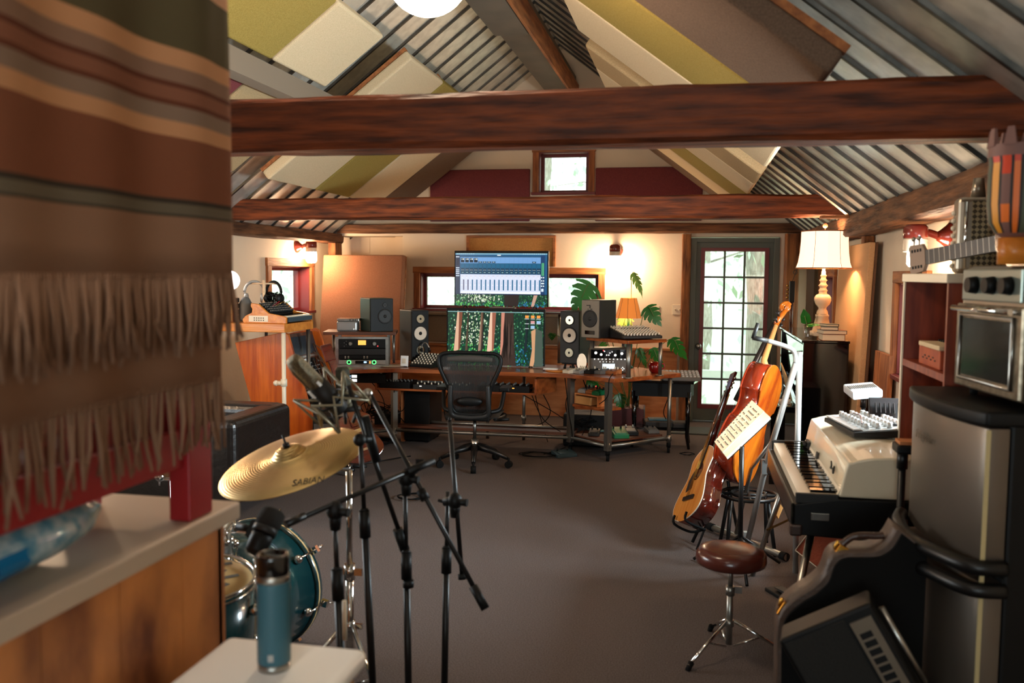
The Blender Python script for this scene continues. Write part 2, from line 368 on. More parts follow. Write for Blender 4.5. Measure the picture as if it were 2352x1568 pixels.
mb=MB(); mb.bx(-4.7,-4.21,-2.4,YE+.6,2.14,2.3); mb.bx(-4.9,-4.0,YE+.41,YE+.6,1.9,2.3); mb.bx(-4.9,-4.0,-2.4,-2.2,1.7,2.3); struct('trim_16',mb,'wall','unseen boxed filler added above the left wall plate to stop light leaks','soffit')  # unseen filler that blocks sky light leaking in at the left eaves
mb=MB(); mb.bx(1.16,XR+.2,-2.4,YE+.8,2.145,2.3); mb.bx(1.0,1.9,YE+.59,YE+.8,1.9,2.3); mb.bx(1.0,1.9,-2.4,-2.2,1.7,2.3); struct('trim_17',mb,'wall','unseen boxed filler added above the right wall plate to stop light leaks','soffit')  # same unseen filler against leaking light, right eaves
hewn(1.29,1.375,7.38,7.5,0,1.975,'beamz','trim_9','short weathered post standing at the right wall by the leaning board',ax=2,amp=.006)
mb=MB(); mb.bx(.95,1.17,7.2,7.32,2.105,2.125); tag(mb.build('wooden_bracket','barnx'),'small pale wood ledge fixed below the right end of the middle beam','bracket')
# windows
def window(name,label,plane,pos,u0,u1,v0,v1,cas=.075,depth=.2,sgn=1,sash='maroon_paint',casing=('barnx','barn'),mull=None,shelf=False):
    """plane 'y': wall face at y=pos, u=x ; plane 'x': wall face at x=pos, u=y; sgn: outward direction"""
    root=T(name,label,'window',((u0+u1)/2,pos,v0) if plane=='y' else (pos,(u0+u1)/2,v0)); root['kind']='structure'
    W=u1-u0; H=v1-v0
    def B(mb,ua,ub,da,db,va,vb):
        if plane=='y': mb.bx(ua,ub,min(da,db)*1,max(da,db),va,vb)
        else: mb.bx(min(da,db),max(da,db),ua,ub,va,vb)
    s=sgn; h=W/2
    mb=MB(); B(mb,-h-cas-.01,h+cas+.01,-.03*s,0,H,H+cas); mb.build('window_casing',casing[0],root,bev=.004)
    mb=MB(); B(mb,-h-cas,-h,-.03*s,0,-.03,H); B(mb,h,h+cas,-.03*s,0,-.03,H); mb.build('window_casing',casing[1],root,bev=.004)
    mb=MB(); B(mb,-h-cas-.01,h+cas+.01,-.045*s,depth*s*.95,-.03,0.0); mb.build('window_sill',sash if shelf is False else casing[0],root,bev=.003)
    mb=MB(); t=.012
    B(mb,-h,-h+t,0,depth*s,0,H); B(mb,h-t,h,0,depth*s,0,H); B(mb,-h+t,h-t,0,depth*s,H-t,H); mb.build('window_jamb',sash,root)
    mb=MB(); f=.035; d0,d1=depth*s*.6,depth*s*.78
    B(mb,-h+t,-h+t+f,d0,d1,0,H-t); B(mb,h-t-f,h-t,d0,d1,0,H-t); B(mb,-h+t+f,h-t-f,d0,d1,0,f); B(mb,-h+t+f,h-t-f,d0,d1,H-t-f,H-t)
    if mull:
        for m in mull: B(mb,m-.04,m+.04,d0,d1,f,H-t-f)
    mb.build('window_frame',sash,root)
    mb=MB(); B(mb,-h+t,h-t,depth*s*.68,depth*s*.70,.01,H-t-.01); mb.build('window_pane','glass',root)
    return root
window('window_1','long low window behind the two desk monitors','y',YE,*CW,mull=[.1,])
window('window_2','small square gable window above the middle beam','y',YE,*GW,cas=.07)
window('window_3','small window in the left wall behind the headphones','x',XL,*LW,sgn=-1,cas=.09,casing=('barny','barn'))
window('window_4','window in the right wall behind the lit table lamp','x',XR,*RW1,sgn=1,cas=.09,casing=('barny','barn'))
window('window_5','narrow right wall window beside the red brown shelf','x',XR,*RW2,sgn=1,cas=.08,casing=('barny','barn'))
window('added_window_6','unseen right wall window added for daylight behind the red brown shelf','x',XR,*RW3,sgn=1,cas=.08,casing=('barny','barn'))  # window added out of sight so cool light reaches the piano lid
window('added_window_8','unseen wide left wall window added for daylight behind the striped blanket','x',XL,*LW2,sgn=-1,cas=.09,casing=('barny','barn'))  # out-of-sight window added to brighten the white table
window('window_7','window in the wall behind the viewer','y',-2.2,*BW,sgn=-1,cas=.08)
# door
dr=T('door_1','grey green glazed door with fifteen panes and maroon trim','door',(.45,YE,0)); dr['kind']='structure'
mb=MB(); mb.bx(-.48,-.42,-.02,.16,0,2.08); mb.bx(.42,.48,-.02,.16,0,2.08); mb.bx(-.42,.42,-.02,.16,2.03,2.08); mb.build('door_frame','green_paint',dr,bev=.003)
mb=MB(); gx0,gx1,gz0,gz1=-.325,.325,.2,1.93
mb.bx(-.42,gx0-.045,.03,.075,.01,2.03); mb.bx(gx1+.045,.42,.03,.075,.01,2.03); mb.bx(gx0-.045,gx1+.045,.03,.075,.01,gz0-.05); mb.bx(gx0-.045,gx1+.045,.03,.075,gz1+.04,2.03)
mb.build('door_slab','green_paint',dr)
mb=MB(); mb.bx(gx0-.045,gx0,.015,.08,gz0-.05,gz1+.04); mb.bx(gx1,gx1+.045,.015,.08,gz0-.05,gz1+.04); mb.bx(gx0,gx1,.015,.08,gz0-.05,gz0); mb.bx(gx0,gx1,.015,.08,gz1,gz1+.04); mb.build('glazing_trim','maroon_paint',dr)
mb=MB()
for i in (1,2): x=gx0+(gx1-gx0)*i/3; mb.bx(x-.011,x+.011,.02,.075,gz0,gz1)
for i in range(1,6): z=gz0+(gz1-gz0)*i/6; mb.bx(gx0,gx1,.022,.073,z-.011,z+.011)
mb.build('muntins','green_paint',dr)
mb=MB(); mb.bx(gx0,gx1,.045,.05,gz0,gz1); mb.build('window_pane','glass',dr)
mb=MB(); mb.sm=True; mb.lathe([(.03,0),(.032,.008),(.012,.014),(.012,.035),(.03,.045),(.033,.06),(.024,.072),(0,.075)],20,Matrix.Translation((-.375,.03,.86))@Matrix.Rotation(PI/2,4,'X')); mb.build('door_knob','steel',dr)
mb=MB(); mb.box(.09,9.62,.008,.62,.42,.016); tag(mb.build('doormat',pbr('mat_fibre',S(66,72,70),.95,bump=.5,bscale=200,scale=60),bev=.003),'dark grey doormat in front of the glazed door','doormat')
# wainscot
mb=MB(); mb.bx(-3.43,-.16,YE-.03,YE,0,.8); struct('trim_10',mb,'ply','orange brown plywood wainscot below the far window','panelling')
mb=MB(); mb.bx(-3.43,-.16,YE-.09,YE,.8,.825); struct('trim_11',mb,'barnx','wooden ledge capping the far wainscot','ledge')
mb=MB(); mb.bx(-3.43,-1.0,YE-.16,YE,1.17,1.2); struct('trim_12',mb,'greyf','narrow ledge under the long far window','ledge')
# ridge duct
mb=MB(); mb.bx(-1.64,-1.36,-2.1,7.3,3.6,3.85); mb.bx(-1.64,-1.36,7.3,10.28,3.66,3.9)
struct('trim_13',mb,pbr('duct_grey',S(104,92,78),.6,0,S(92,82,70),4),'grey boxed-in duct running under the roof ridge','duct')
mb=MB(); mb.bx(-1.35,-1.325,-2.1,10.28,3.6,3.8); struct('trim_14',mb,'barny','thin wood edging strip on the right side of the ridge duct','edging')
mb=MB(); mb.box(-2.68,2.1,2.88,.12,8.8,.14); struct('trim_15',mb,pbr('taupe_board',S(120,106,90),.8),'taupe timber rail running under the left roof slope','rail')
# exterior
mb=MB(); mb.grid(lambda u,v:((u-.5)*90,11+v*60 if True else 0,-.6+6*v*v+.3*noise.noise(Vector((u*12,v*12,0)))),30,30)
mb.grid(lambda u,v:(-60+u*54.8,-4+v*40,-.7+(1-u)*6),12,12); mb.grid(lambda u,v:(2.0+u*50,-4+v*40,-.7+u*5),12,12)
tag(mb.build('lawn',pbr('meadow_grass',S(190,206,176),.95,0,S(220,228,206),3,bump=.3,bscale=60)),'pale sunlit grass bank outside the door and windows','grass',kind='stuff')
def tree(x,y,r,h,label,foliage=True):
    t=T('tree',label,'tree',(x,y,-.5),group='trees outside the studio windows'); mb=MB(); mb.sm=True
    P=[(.05*math.sin(i*1.3),.05*math.cos(i),h*i/8) for i in range(9)]; mb.tube(P,[r*(1.25-.5*i/8+.06*math.sin(i*2.1)) for i in range(9)],14)
    for k in range(5):
        a=k*2.2+x; z=h*(.3+.14*k); mb.tube([(0,0,z),(math.cos(a)*1.2,math.sin(a)*1.2,z+.4),(math.cos(a)*2.4,math.sin(a)*2.4,z+.3)],[r*.2,r*.12,.01],6)
    mb.build('trunk',pbr('bark',S(136,128,118),.95,0,S(176,170,160),14,(3,3,.6),.8,20),t)
    if foliage:
        mb=MB(); rn=random.Random(int(x*10+y))
        for k in range(600):
            a=rn.uniform(0,6.28); rr=rn.uniform(.5,2.8); z=rn.uniform(.25,1)*h; c=Vector((math.cos(a)*rr,math.sin(a)*rr,z)); s_=rn.uniform(.04,.12)
            R=Euler((rn.uniform(0,6),rn.uniform(0,6),rn.uniform(0,6))).to_matrix(); 
            mb.quad(*[c+R@Vector(q)*s_ for q in ((-1,0,0),(0,-.5,0),(1,0,0),(0,.5,0))])
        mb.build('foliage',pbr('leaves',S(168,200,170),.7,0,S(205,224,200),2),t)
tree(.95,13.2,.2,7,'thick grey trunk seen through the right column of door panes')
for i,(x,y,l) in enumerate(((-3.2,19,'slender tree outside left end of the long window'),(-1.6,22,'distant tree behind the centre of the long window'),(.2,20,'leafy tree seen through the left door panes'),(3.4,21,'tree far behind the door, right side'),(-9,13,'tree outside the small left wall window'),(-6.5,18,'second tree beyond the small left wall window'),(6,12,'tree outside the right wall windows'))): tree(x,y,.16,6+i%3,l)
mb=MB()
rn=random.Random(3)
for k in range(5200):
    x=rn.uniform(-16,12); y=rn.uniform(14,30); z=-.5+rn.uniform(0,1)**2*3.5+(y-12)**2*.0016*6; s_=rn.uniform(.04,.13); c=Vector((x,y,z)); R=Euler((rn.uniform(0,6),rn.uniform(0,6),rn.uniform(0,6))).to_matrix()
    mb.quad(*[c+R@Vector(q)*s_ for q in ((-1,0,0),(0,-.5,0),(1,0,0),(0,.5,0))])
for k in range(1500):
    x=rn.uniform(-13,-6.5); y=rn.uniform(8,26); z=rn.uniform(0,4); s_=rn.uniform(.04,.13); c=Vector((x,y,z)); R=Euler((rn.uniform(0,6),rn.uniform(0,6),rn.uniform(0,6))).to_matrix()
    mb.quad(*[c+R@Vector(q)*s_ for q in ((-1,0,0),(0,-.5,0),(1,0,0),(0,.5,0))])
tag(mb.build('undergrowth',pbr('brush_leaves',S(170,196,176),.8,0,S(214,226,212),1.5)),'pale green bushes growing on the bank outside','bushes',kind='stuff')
mb=MB(); mb.bx(-1.5,2.5,14.8,14.9,.0,.12); mb.bx(-.6,-.5,14.8,14.9,-.5,0); mb.bx(1.9,2.0,14.8,14.9,-.5,0); tag(mb.build('garden_rail',pbr('weathered_rail',S(190,190,184),.8)),'low pale garden rail seen through the lower door panes','railing')
# ---------------- lights ----------------
def area(name,loc,rot,sx,sy,e,c):
    l=bpy.data.lights.new(name,'AREA'); l.shape='RECTANGLE'; l.size=sx; l.size_y=sy; l.energy=e; l.color=c; o=bpy.data.objects.new(name,l); col.objects.link(o); o.location=loc; o.rotation_euler=rot
def point(name,loc,e,c=(1,.62,.34),r=.05):
    l=bpy.data.lights.new(name,'POINT'); l.energy=e; l.color=c; l.shadow_soft_size=r; o=bpy.data.objects.new(name,l); col.objects.link(o); o.location=loc
area('daylight_near_window',(-.3,-2.5,1.5),(PI/2,0,0),1.8,1.0,50,(.8,.93,1))
area('added_daylight_right',(XR+.25,4.5,1.5),(0,PI/2,0),.6,.95,330,(.75,.92,1))  # lamp added at the unseen right window to whiten the piano lid
area('added_daylight_left',(XL-.3,4.0,1.5),(0,-PI/2,0),.95,1.8,90,(.88,.95,1))  # lamp added at the unseen left window for table and floor
# sconces
def sconce(loc,rz,label,lit=1,k=1):
    t=T('wall_sconce',label,'wall lamp',loc,rz,'porcelain wall sconces')   # wall behind at local y=0, sticks out to -y
    mb=MB(); mb.sm=True; mb.lathe([(.062,0),(.062,.012),(.05,.022),(.03,.045),(.02,.06),(0,.062)],24,Matrix.Rotation(PI/2,4,'X')); mb.tube(spl([(0,-.05,0),(0,-.09,.015),(0,-.12,.02)],4),.017,10); mb.build('wall_mount','maroonc',t)
    mb=MB(); mb.sm=True; mb.lathe([(.0,.035),(.04,.033),(.052,.02),(.054,-.025),(.05,-.03)],24,Matrix.Translation((0,-.15,.02))); mb.build('socket_cap','maroonc',t)
    mb=MB(); mb.sm=True; mb.lathe([(.05,0)]+[(.05+.003*(i%2),-.006*i*k) for i in range(1,7)]+[(.05,-.04*k)],24,Matrix.Translation((0,-.15,-.01))); mb.build('ribbed_collar',pbr('ribbed_porcelain',S(226,206,180),.4),t)
    mb=MB(); mb.sm=True; mb.lathe([(.047/k,0),(.05/k,-.03),(.05/k,-.08),(.035/k,-.1),(0,-.105)],24,Matrix.Translation((0,-.15,-.01-.04*k))@Matrix.Diagonal((1,1,1/k,1))); mb.build('glass_shade','bulb',t); t.scale=(1.22,1.22,1.22)
    return t
M['maroonc']=pbr('glazed_maroon',S(110,40,30),.18)
sconce((-.87,YE,1.93),0,'maroon sconce glowing on the far wall right of the monitors')
sconce((XL,9.66,1.95),PI/2,'maroon sconce glowing above the small left wall window')
sconce((XR,5.3,1.885),-PI/2,'maroon sconce on the right wall above the guitar neck',k=1.5)
sconce((XL,5.2,1.95),PI/2,'maroon sconce on the left wall hidden behind the striped blanket')
g=T('pendant_globe','round white globe light hanging under the ridge','pendant lamp',(-1.1,3.62,2.89))
mb=MB(); mb.sph((0,0,0),.175,n=32,m=20); mb.build('glass_globe','globe',g); mb=MB(); mb.cyl((0,0,.17),(0,0,.2),.06); mb.cyl((0,0,.2),(0,0,.95),.006); mb.build('pendant_rod','blackm',g)
g2=dup(g,(-.82,.5,2.89),label='unseen round white globe light added overhead for the foreground')  # second globe added out of view to brighten the foreground
for c_ in g2.children:
    if 'globe' in c_.name: c_.data=c_.data.copy(); c_.data.materials[0]=M['globe2']
# ---------------- roof acoustic panels ----------------
def rpanel(side,y0,y1,m,label,xa=None,xb=None,th=.085,rot=0):
    sg=-1 if side=='L' else 1
    if xa is None: xa,xb=(-3.39,-2.17) if side=='L' else (.43,-.78)
    zf=lambda x:3.80-.75*abs(x-RX)
    n=(sg*.6*-1*-1,0,.8); nx,nz=(.75*sg/1.25, 1/1.25)
    r=T('sound_absorber',label,'acoustic panel',(xa,y0,zf(xa)),group='cloth acoustic panels under the '+('left' if side=='L' else 'right')+' roof slope')
    P=[(0,0),(xb-xa,zf(xb)-zf(xa)),(xb-xa+nx*th,zf(xb)-zf(xa)+nz*th),(nx*th,nz*th)]
    mb=MB(); mb.prism(P,0,y1-y0,Matrix(((1,0,0,0),(0,0,1,0),(0,1,0,0),(0,0,0,1)))); mb.build('cloth_cover',m,r,bev=.02,seg=3)
    mb=MB(); q=.97
    mb.prism([(xb-xa-.0+nx*th,zf(xb)-zf(xa)+nz*th),(xb-xa+nx*(th+.03),zf(xb)-zf(xa)+nz*(th+.03)),(nx*(th+.03),nz*(th+.03)),(nx*th,nz*th)],.01,.05,Matrix(((1,0,0,0),(0,0,1,0),(0,1,0,0),(0,0,0,1)))); mb.build('wooden_batten','barny',r)
    return r
for a in [('L',9.34,10.12,'brownf','taupe roof panel against the far wall, left slope'),('L',8.5,9.32,'cream','cream roof panel between the olive and taupe ones, left slope'),
 ('L',7.68,8.48,'olive','olive roof panel seen between the nearest and middle beams, left slope'),('L',6.75,7.66,'cream','cream roof panel with an exposed tan edge, left slope beside the bare metal'),
 ('L',5.30,6.12,'cream','large cream roof panel at the top left with rounded corner',-2.62,-2.17),('L',4.42,5.28,'olive','large olive roof panel at the top left next to the blanket',-2.62,-2.17),
 ('L',5.30,6.2,'tanf','taupe lower roof panel left of the grey timber rail',-3.39,-2.75),('L',4.3,5.28,'maroonf','dusky lower roof panel left of the rail beside the blanket',-3.39,-2.75),
 ('R',9.5,10.12,'brownf','narrow taupe roof panel against the far wall, right slope'),('R',8.68,9.48,'cream','cream roof panel second from the far wall, right slope'),('R',7.82,8.66,'olive','pale olive roof panel, right slope beyond the nearest beam'),
 ('R',6.98,7.8,'cream','cream roof panel next to the tan one, right slope'),('R',6.3,6.96,'tanf','tan roof panel edge right of the cream stripes, right slope'),
 ('R',5.0,5.9,'cream','cream roof panel at the top centre beside the ridge duct'),('R',4.12,4.98,'olive','broad olive roof panel at the top, right slope'),('R',3.2,4.1,'brownf','broad taupe roof panel nearest the bare metal, right slope')]:
    rpanel(*a)
mb=MB(); mb.tube(spl([(-2.1,3.28,2.33),(-2.3,3.2,2.5),(-2.45,3.25,2.42),(-2.3,3.17,2.34),(-2.05,3.19,2.4),(-1.9,3.2,2.36),(-1.87,3.2,2.28)],8),.0018,5); tag(mb.build('loose_string','gold'),'thin loose string curling over the nearest beam','string')
# ---------------- far wall items ----------------
def flatpanel(name,label,cat,x0,x1,z0,z1,m,th=.04,y=YE,group=None):
    mb=MB(); mb.box(0,0,0,x1-x0,th,z1-z0); o=mb.build(name,m,bev=.012); o.location=((x0+x1)/2,y-th/2-.001,(z0+z1)/2); tag(o,label,cat,group); return o
flatpanel('sound_absorber','maroon acoustic panel left of the gable window','acoustic panel',-3.08,-1.88,2.27,2.87,'maroonf',group='maroon gable panels')
flatpanel('sound_absorber','maroon acoustic panel right of the gable window','acoustic panel',-1.12,.08,2.27,2.87,'maroonf',group='maroon gable panels')
flatpanel('sound_absorber','wide grey brown felt panel behind the desk monitors','acoustic panel',-3.4,-.95,.84,1.165,'greyf',th=.03)
t=T('framed_board','tan fibre board in a pale wooden frame above the upper monitor','framed panel',(-2.1,YE,1.745))
mb=MB(); mb.bx(-.53,.53,-.05,0,.33,.36); mb.bx(-.53,-.5,-.05,0,0,.33); mb.bx(.5,.53,-.05,0,0,.33); mb.build('wooden_frame','barnx',t,bev=.003); mb=MB(); mb.bx(-.5,.5,-.02,-.002,0,.33); mb.build('board',pbr('ochre_board',S(176,120,60),.8,0,S(190,134,70),60),t)
for (px,py,w_,h_,l) in ((1556,711,.115,.115,'pale double light switch plate beside the door casing'),(1507,714,.075,.115,'pale single switch plate behind the monstera leaf')):
    p=at_y(px,py,YE); t=T('light_switch',l,'light switch',(p[0],YE,p[2])); mb=MB(); mb.box(0,-.004,0,w_,.008,h_); mb.build('plate','offw',t,bev=.002); mb=MB()
    for k in ((-.025,.025) if w_>.1 else (0,)): mb.box(k,-.012,0,.01,.014,.022,(.4,0,0))
    mb.build('toggle','offw',t)
# big rust panel leaning in left corner
t=T('sound_absorber','tall rust brown acoustic panel leaning in the far left corner','acoustic panel',(-3.80,9.72,0),math.radians(10)); t.rotation_euler=(math.radians(-6),0,math.radians(-9))
mb=MB(); mb.bx(-.53,.53,-.04,.04,.0,1.87); mb.build('cloth_cover','rust',t,bev=.015); mb=MB(); mb.bx(-.53,.53,.04,.055,.0,1.86); mb.build('back_frame','barnx',t)
# leaning boards right wall
t=T('sound_absorber','tall tan board leaning against the right wall behind the piano','acoustic panel',(1.235,7.78,0)); t.rotation_euler=(0,math.radians(2.2),0)
mb=MB(); mb.bx(-.025,.02,-.68,.68,0,1.92); mb.build('cloth_cover','tanboard',t,bev=.006); mb=MB(); mb.bx(.0201,.035,-.7,.68,0,1.92); mb.build('back_frame',pbr('dark_edge',S(92,58,34),.8),t)
mb=MB(); mb.box(0,0,.56,.03,.5,1.12); o=mb.build('wooden_board','barn'); o.location=(1.31,6.72,0); o.rotation_euler=(0,.03,0); tag(o,'shorter brown board leaning on the right wall near the narrow window','board')
# ---------------- desk ----------------
desk=T('studio_desk','wide honey brown studio desk on pipe legs with two angled wings','desk',(-1.95,8.4,0)); DX,DY=-1.95,8.4
half=[(.82,-.33),(1.29,-.60),(1.86,.02),(1.45,.45)]
poly=[(x,y) for x,y in half]+[(-x,y) for x,y in half[::-1]]
mb=MB(); mb.prism(poly,.712,.75); mb.build('desktop','deskw',desk,bev=.004)
A=(1.24,-.55);B=(1.76,-.03);C=(.86,-.22)
def mir(p): return (-p[0],p[1])
def pipes(m):
    f=mir if m else (lambda p:p)
    for (nm,p) in (('A',A),('B',B),('C',C)):
        p=f(p); mb=MB(); 
        if nm=='B': mb.cyl((p[0],p[1],.1),(p[0],p[1],.712),.018,n=12)
        else: mb.box(p[0],p[1],.405,.05,.05,.61,(0,0,PI/4))
        mb.build('leg','pipe',desk)
        mb=MB(); mb.sm=True; mb.cyl((p[0]-.013,p[1]+.02,.034),(p[0]+.013,p[1]+.02,.034),.034,n=16); mb.sm=False; mb.cyl((p[0],p[1],.06),(p[0],p[1],.1),.02); mb.box(p[0],p[1]+.015,.06,.036,.03,.012); mb.build('caster','rubber',desk)
    a,b,c=f(A),f(B),f(C); mb=MB(); mb.cyl((*a,.14),(*b,.14),.016); mb.cyl((*a,.14),(*c,.14),.016)
    for p in (a,b,c): mb.cyl((*p,.115),(*p,.17),.026)
    mb.build('lower_pipe','pipe',desk)
    mb=MB(); mb.prism([f((1.2,-.5)),f((1.7,.0)),f((1.4,.42)),f((.95,.1)),f((.9,-.2))],.155,.17); mb.build('lower_shelf','darkw',desk)
pipes(False); pipes(True)
mb=MB(); mb.bx(-.9,.9,-.2,.05,.16,.185); mb.build('foot_shelf','darkw',desk,bev=.003)
mb=MB(); mb.cyl((-.86,-.22,.14),(.86,-.22,.14),.017); mb.cyl((-.86,-.04,.2),(.86,-.04,.2),.014); mb.build('foot_rail','pipe',desk)
mb=MB(); mb.bx(-1.03,.55,-.3,.15,.535,.555); mb.bx(-1.03,-1.01,-.3,.15,.555,.69); mb.bx(.53,.55,-.3,.15,.555,.69); mb.build('keyboard_shelf','deskw',desk,bev=.003)
mb=MB(); mb.box(.62,-.2,.62,.02,.3,.14,(0,0,-.5)); mb.build('end_board','deskw',desk)
mb=MB(); mb.prism([(.88,-.25),(1.18,-.5),(1.34,-.36),(1.02,-.05)],.44,.465); mb.build('pedal_shelf','deskw',desk,bev=.003)
for x in (-.05,.32): mb=MB(); mb.cyl((x,.3,.0),(x,.3,.712),.016); mb.cyl((x,.3,.2),(x,.3,.25),.024); mb.build('back_leg','pipe',desk)
# risers
def W(x,y): return (x-DX,y-DY)
r1=T('desk_riser','wooden riser shelf on silver posts carrying the silver speaker and mixer','shelf riser',(-.60,8.10,.75),math.radians(47))
# local x along AB, y back
mb=MB(); mb.bx(-.17,.30,-.24,.33,.305,.335); mb.build('riser_board','deskw',r1,bev=.003,rot=None)
for x,y in ((-.13,-.2),(.26,-.2),(-.13,.29),(.26,.29)): mb=MB(); mb.cyl((x,y,0),(x,y,.305),.017 if x>0 else .022); mb.cyl((x,y,0),(x,y,.01),.035); mb.build('post','pipe',r1)
r2=T('desk_riser','wooden riser shelf over the equipment rack on the left wing','shelf riser',(-3.2,8.35,.75),math.radians(16))
mb=MB(); mb.bx(-.36,.34,-.2,.22,.305,.335); mb.build('riser_board','darkw',r2,bev=.003)
for x in (-.3,.3): mb=MB(); mb.cyl((x,.17,0),(x,.17,.305),.015); mb.build('post','pipe',r2)
# speakers
def speaker(name,label,loc,rz,w,d,h,drv,cab,base='black',face='black',logo=False,group=None,port=None,rot=None):
    t=T('studio_monitor',label,'speaker',loc,rz,group,rot=rot)
    mb=MB(); mb.bx(-w/2,w/2,-d/2+.012,d/2,0,h); mb.build('cabinet',cab,t,bev=.008)
    mb=MB(); mb.bx(-w/2+.004,w/2-.004,-d/2,-d/2+.012,.004,h-.004); mb.build('front_baffle',face,t,bev=.003)
    for (z,r,m,x) in drv:
        R=Matrix.Translation((x,-d/2,z))@Matrix.Rotation(PI/2,4,'X'); mb=MB(); mb.sm=True
        mb.lathe([(r*1.18,0),(r*1.16,.008),(r*1.0,.008),(r*.97,.002)],28,R); o=mb.build('driver_ring','dkgrey',t)
        mb=MB(); mb.sm=True; mb.lathe([(r*.99,.004),(r*.3,-.012 if m!='cone' else -.002)],28,R); mb.build('driver_cone',m,o if False else t)
        mb=MB(); mb.sm=True; mb.lathe([(r*.3,-.0119),(r*.26,.004),(r*.16,.01),(0,.012)],20,R); mb.build('dust_cap','black' if m in('cone','conem') else 'dkgrey',t)
    if port: mb=MB(); mb.sm=True; mb.box(0,-d/2-.002,port,w*.55,.006,.035); mb.build('bass_port','gblack',t,bev=.01)
    return t
speaker('a','tall three driver monitor with white centre cone left of the screens',(-2.75,8.62,.79),math.radians(42),.19,.3,.5,[(.415,.042,'conem',0),(.27,.068,'cone',0),(.105,.042,'conem',0)],pbr('speaker_side',S(56,48,40),.5),group='three driver desk monitors')
s2=speaker('b','tall three driver monitor with white centre cone right of the screens',(-1.10,8.55,.81),math.radians(-16),.20,.3,.5,[(.415,.042,'conem',0),(.27,.068,'cone',0),(.105,.042,'conem',0)],'black',group='three driver desk monitors',face='dkgrey')
for x,y,rz,l in ((-2.75,8.62,.73,'black stand under the left three driver monitor'),(-1.10,8.55,-.28,'black stand under the right three driver monitor')):
    t=T('speaker_stand',l,'stand',(x,y,.75),rz); mb=MB(); 
    for a in (-.07,.07):
        for b in (-.1,.1): mb.cyl((a,b,0),(a*.9,b*.9,.035 if x<-2 else .05),.014,.01)
    mb.box(0,0,.036 if x<-2 else .055,.17,.26,.006); mb.build('stand_frame','black',t)
speaker('c','dark green grey monitor speaker standing on the left riser',(-3.06,8.38,1.085),math.radians(40),.24,.30,.325,[(.15,.062,'dkgrey',.03),(.26,.02,'dkgrey',.03)],pbr('green_grey_cab',S(66,82,72),.4),face='black')
sp=speaker('d','silver faced monitor speaker standing on the right riser',(-.84,8.17,1.085),math.radians(-30),.20,.27,.345,[(.175,.068,'dkgrey',0)],'dkgrey',face=pbr('silver_baffle',S(122,112,98),.45,.2),port=.05)
mb=MB()
for p in ((-.02,.295,.035,.006),(0,.285,.006,.03),(.015,.262,.02,.005),(-.02,.262,.008,.005)): mb.box(p[0],-.1385,p[1],p[2],.003,p[3])
mb.build('tweeter_emblem','gblack',sp)
# monitors
def tv(label,loc,rz,w,h,feet=True):
    t=T('computer_monitor',label,'monitor',loc,rz)
    mb=MB(); mb.bx(-w/2,w/2,0,.03,0,h); mb.bx(-w*.35,w*.35,.03,.06,h*.1,h*.7); mb.build('bezel','black',t,bev=.004)
    for x in (-w*.38,w*.36): mb=MB(); mb.cyl((x,.01,.01),(x-.03,-.06,-.055),.007); mb.cyl((x,.01,.01),(x+.02,.09,-.055),.007); mb.build('foot','blackm',t)
    return t
EMC={}
def E(r,g,b,s=1.2):
    k=(r,g,b,s)
    if k not in EMC: EMC[k]=em('screen_%d_%d_%d'%(r,g,b),S(r,g,b),s)
    return EMC[k]
class SC:
    """flat screen picture built from coloured panes; u,v in 0..1"""
    def __init__(s,w,h,y=-.0008): s.w=w;s.h=h;s.mb=MB();s.mats=[];s.y=y;s.k=0
    def mi(s,c):
        m=E(*c)
        if m not in s.mats: s.mats.append(m)
        return s.mats.index(m)
    def r(s,u0,v0,u1,v1,c): s.k+=1; y=s.y-s.k*.0000035; s.mb.mi=s.mi(c); X=lambda u:(u-.5)*s.w; Z=lambda v:(1-v)*s.h; s.mb.quad((X(u0),y,Z(v1)),(X(u1),y,Z(v1)),(X(u1),y,Z(v0)),(X(u0),y,Z(v0)))
    def p(s,pts,c): s.k+=1; y=s.y-s.k*.0000035; s.mb.mi=s.mi(c); s.mb._f([s.mb.bm.verts.new(((u-.5)*s.w,y,(1-v)*s.h)) for u,v in pts])
def forest(sc,v0=0,v1=1,dense=900,seed=1,sky=True):
    rn=random.Random(seed); sc.r(0,v0,1,v1,(20,52,40))
    for k in range(dense):
        u=rn.random(); t=rn.random(); v=v0+(v1-v0)*t; s_=rn.uniform(.006,.02); lit=math.exp(-((u-.28)/.15)**2)
        if t<.62: c=rn.choice([(30,84,48),(46,110,60),(24,66,52),(90,150,110),(18,46,40)] if rn.random()>lit*.8 else [(226,232,214),(190,210,170),(150,180,130)])
        else: c=rn.choice([(40,140,50),(70,180,70),(24,96,60),(30,110,100),(120,200,110)] if u<.68 else [(30,90,120),(60,140,180),(26,70,80),(40,120,60)])
        sc.p([(u,v-s_),(u+s_*.5,v),(u,v+s_*1.4),(u-s_*.5,v)],c)
t=tv('lower computer monitor showing a redwood forest picture',(-1.885,8.5,.765),math.radians(0),.985,.555)
sc=SC(.955,.525); forest(sc,0,1,1500,2)
for a,b,w_,c,c2 in ((.11,.10,.055,(214,170,140),(120,70,50)),(.345,.34,.02,(150,120,100),(110,80,60)),(.46,.455,.06,(226,186,158),(150,90,70)),(.36,.36,.008,(60,50,44),(40,34,30)),(.20,.2,.012,(80,64,50),(60,48,40)),(.82,.82,.02,(28,40,44),(20,30,34))):
    sc.p([(a-w_/2+.02,0),(a+w_/2+.02,0),(b+w_/2,.72),(b-w_/2-.01,.76)],c); sc.p([(a+.01,0),(a+w_/2+.02,0),(b+w_/2,.72),(b+.012,.74)],c2)
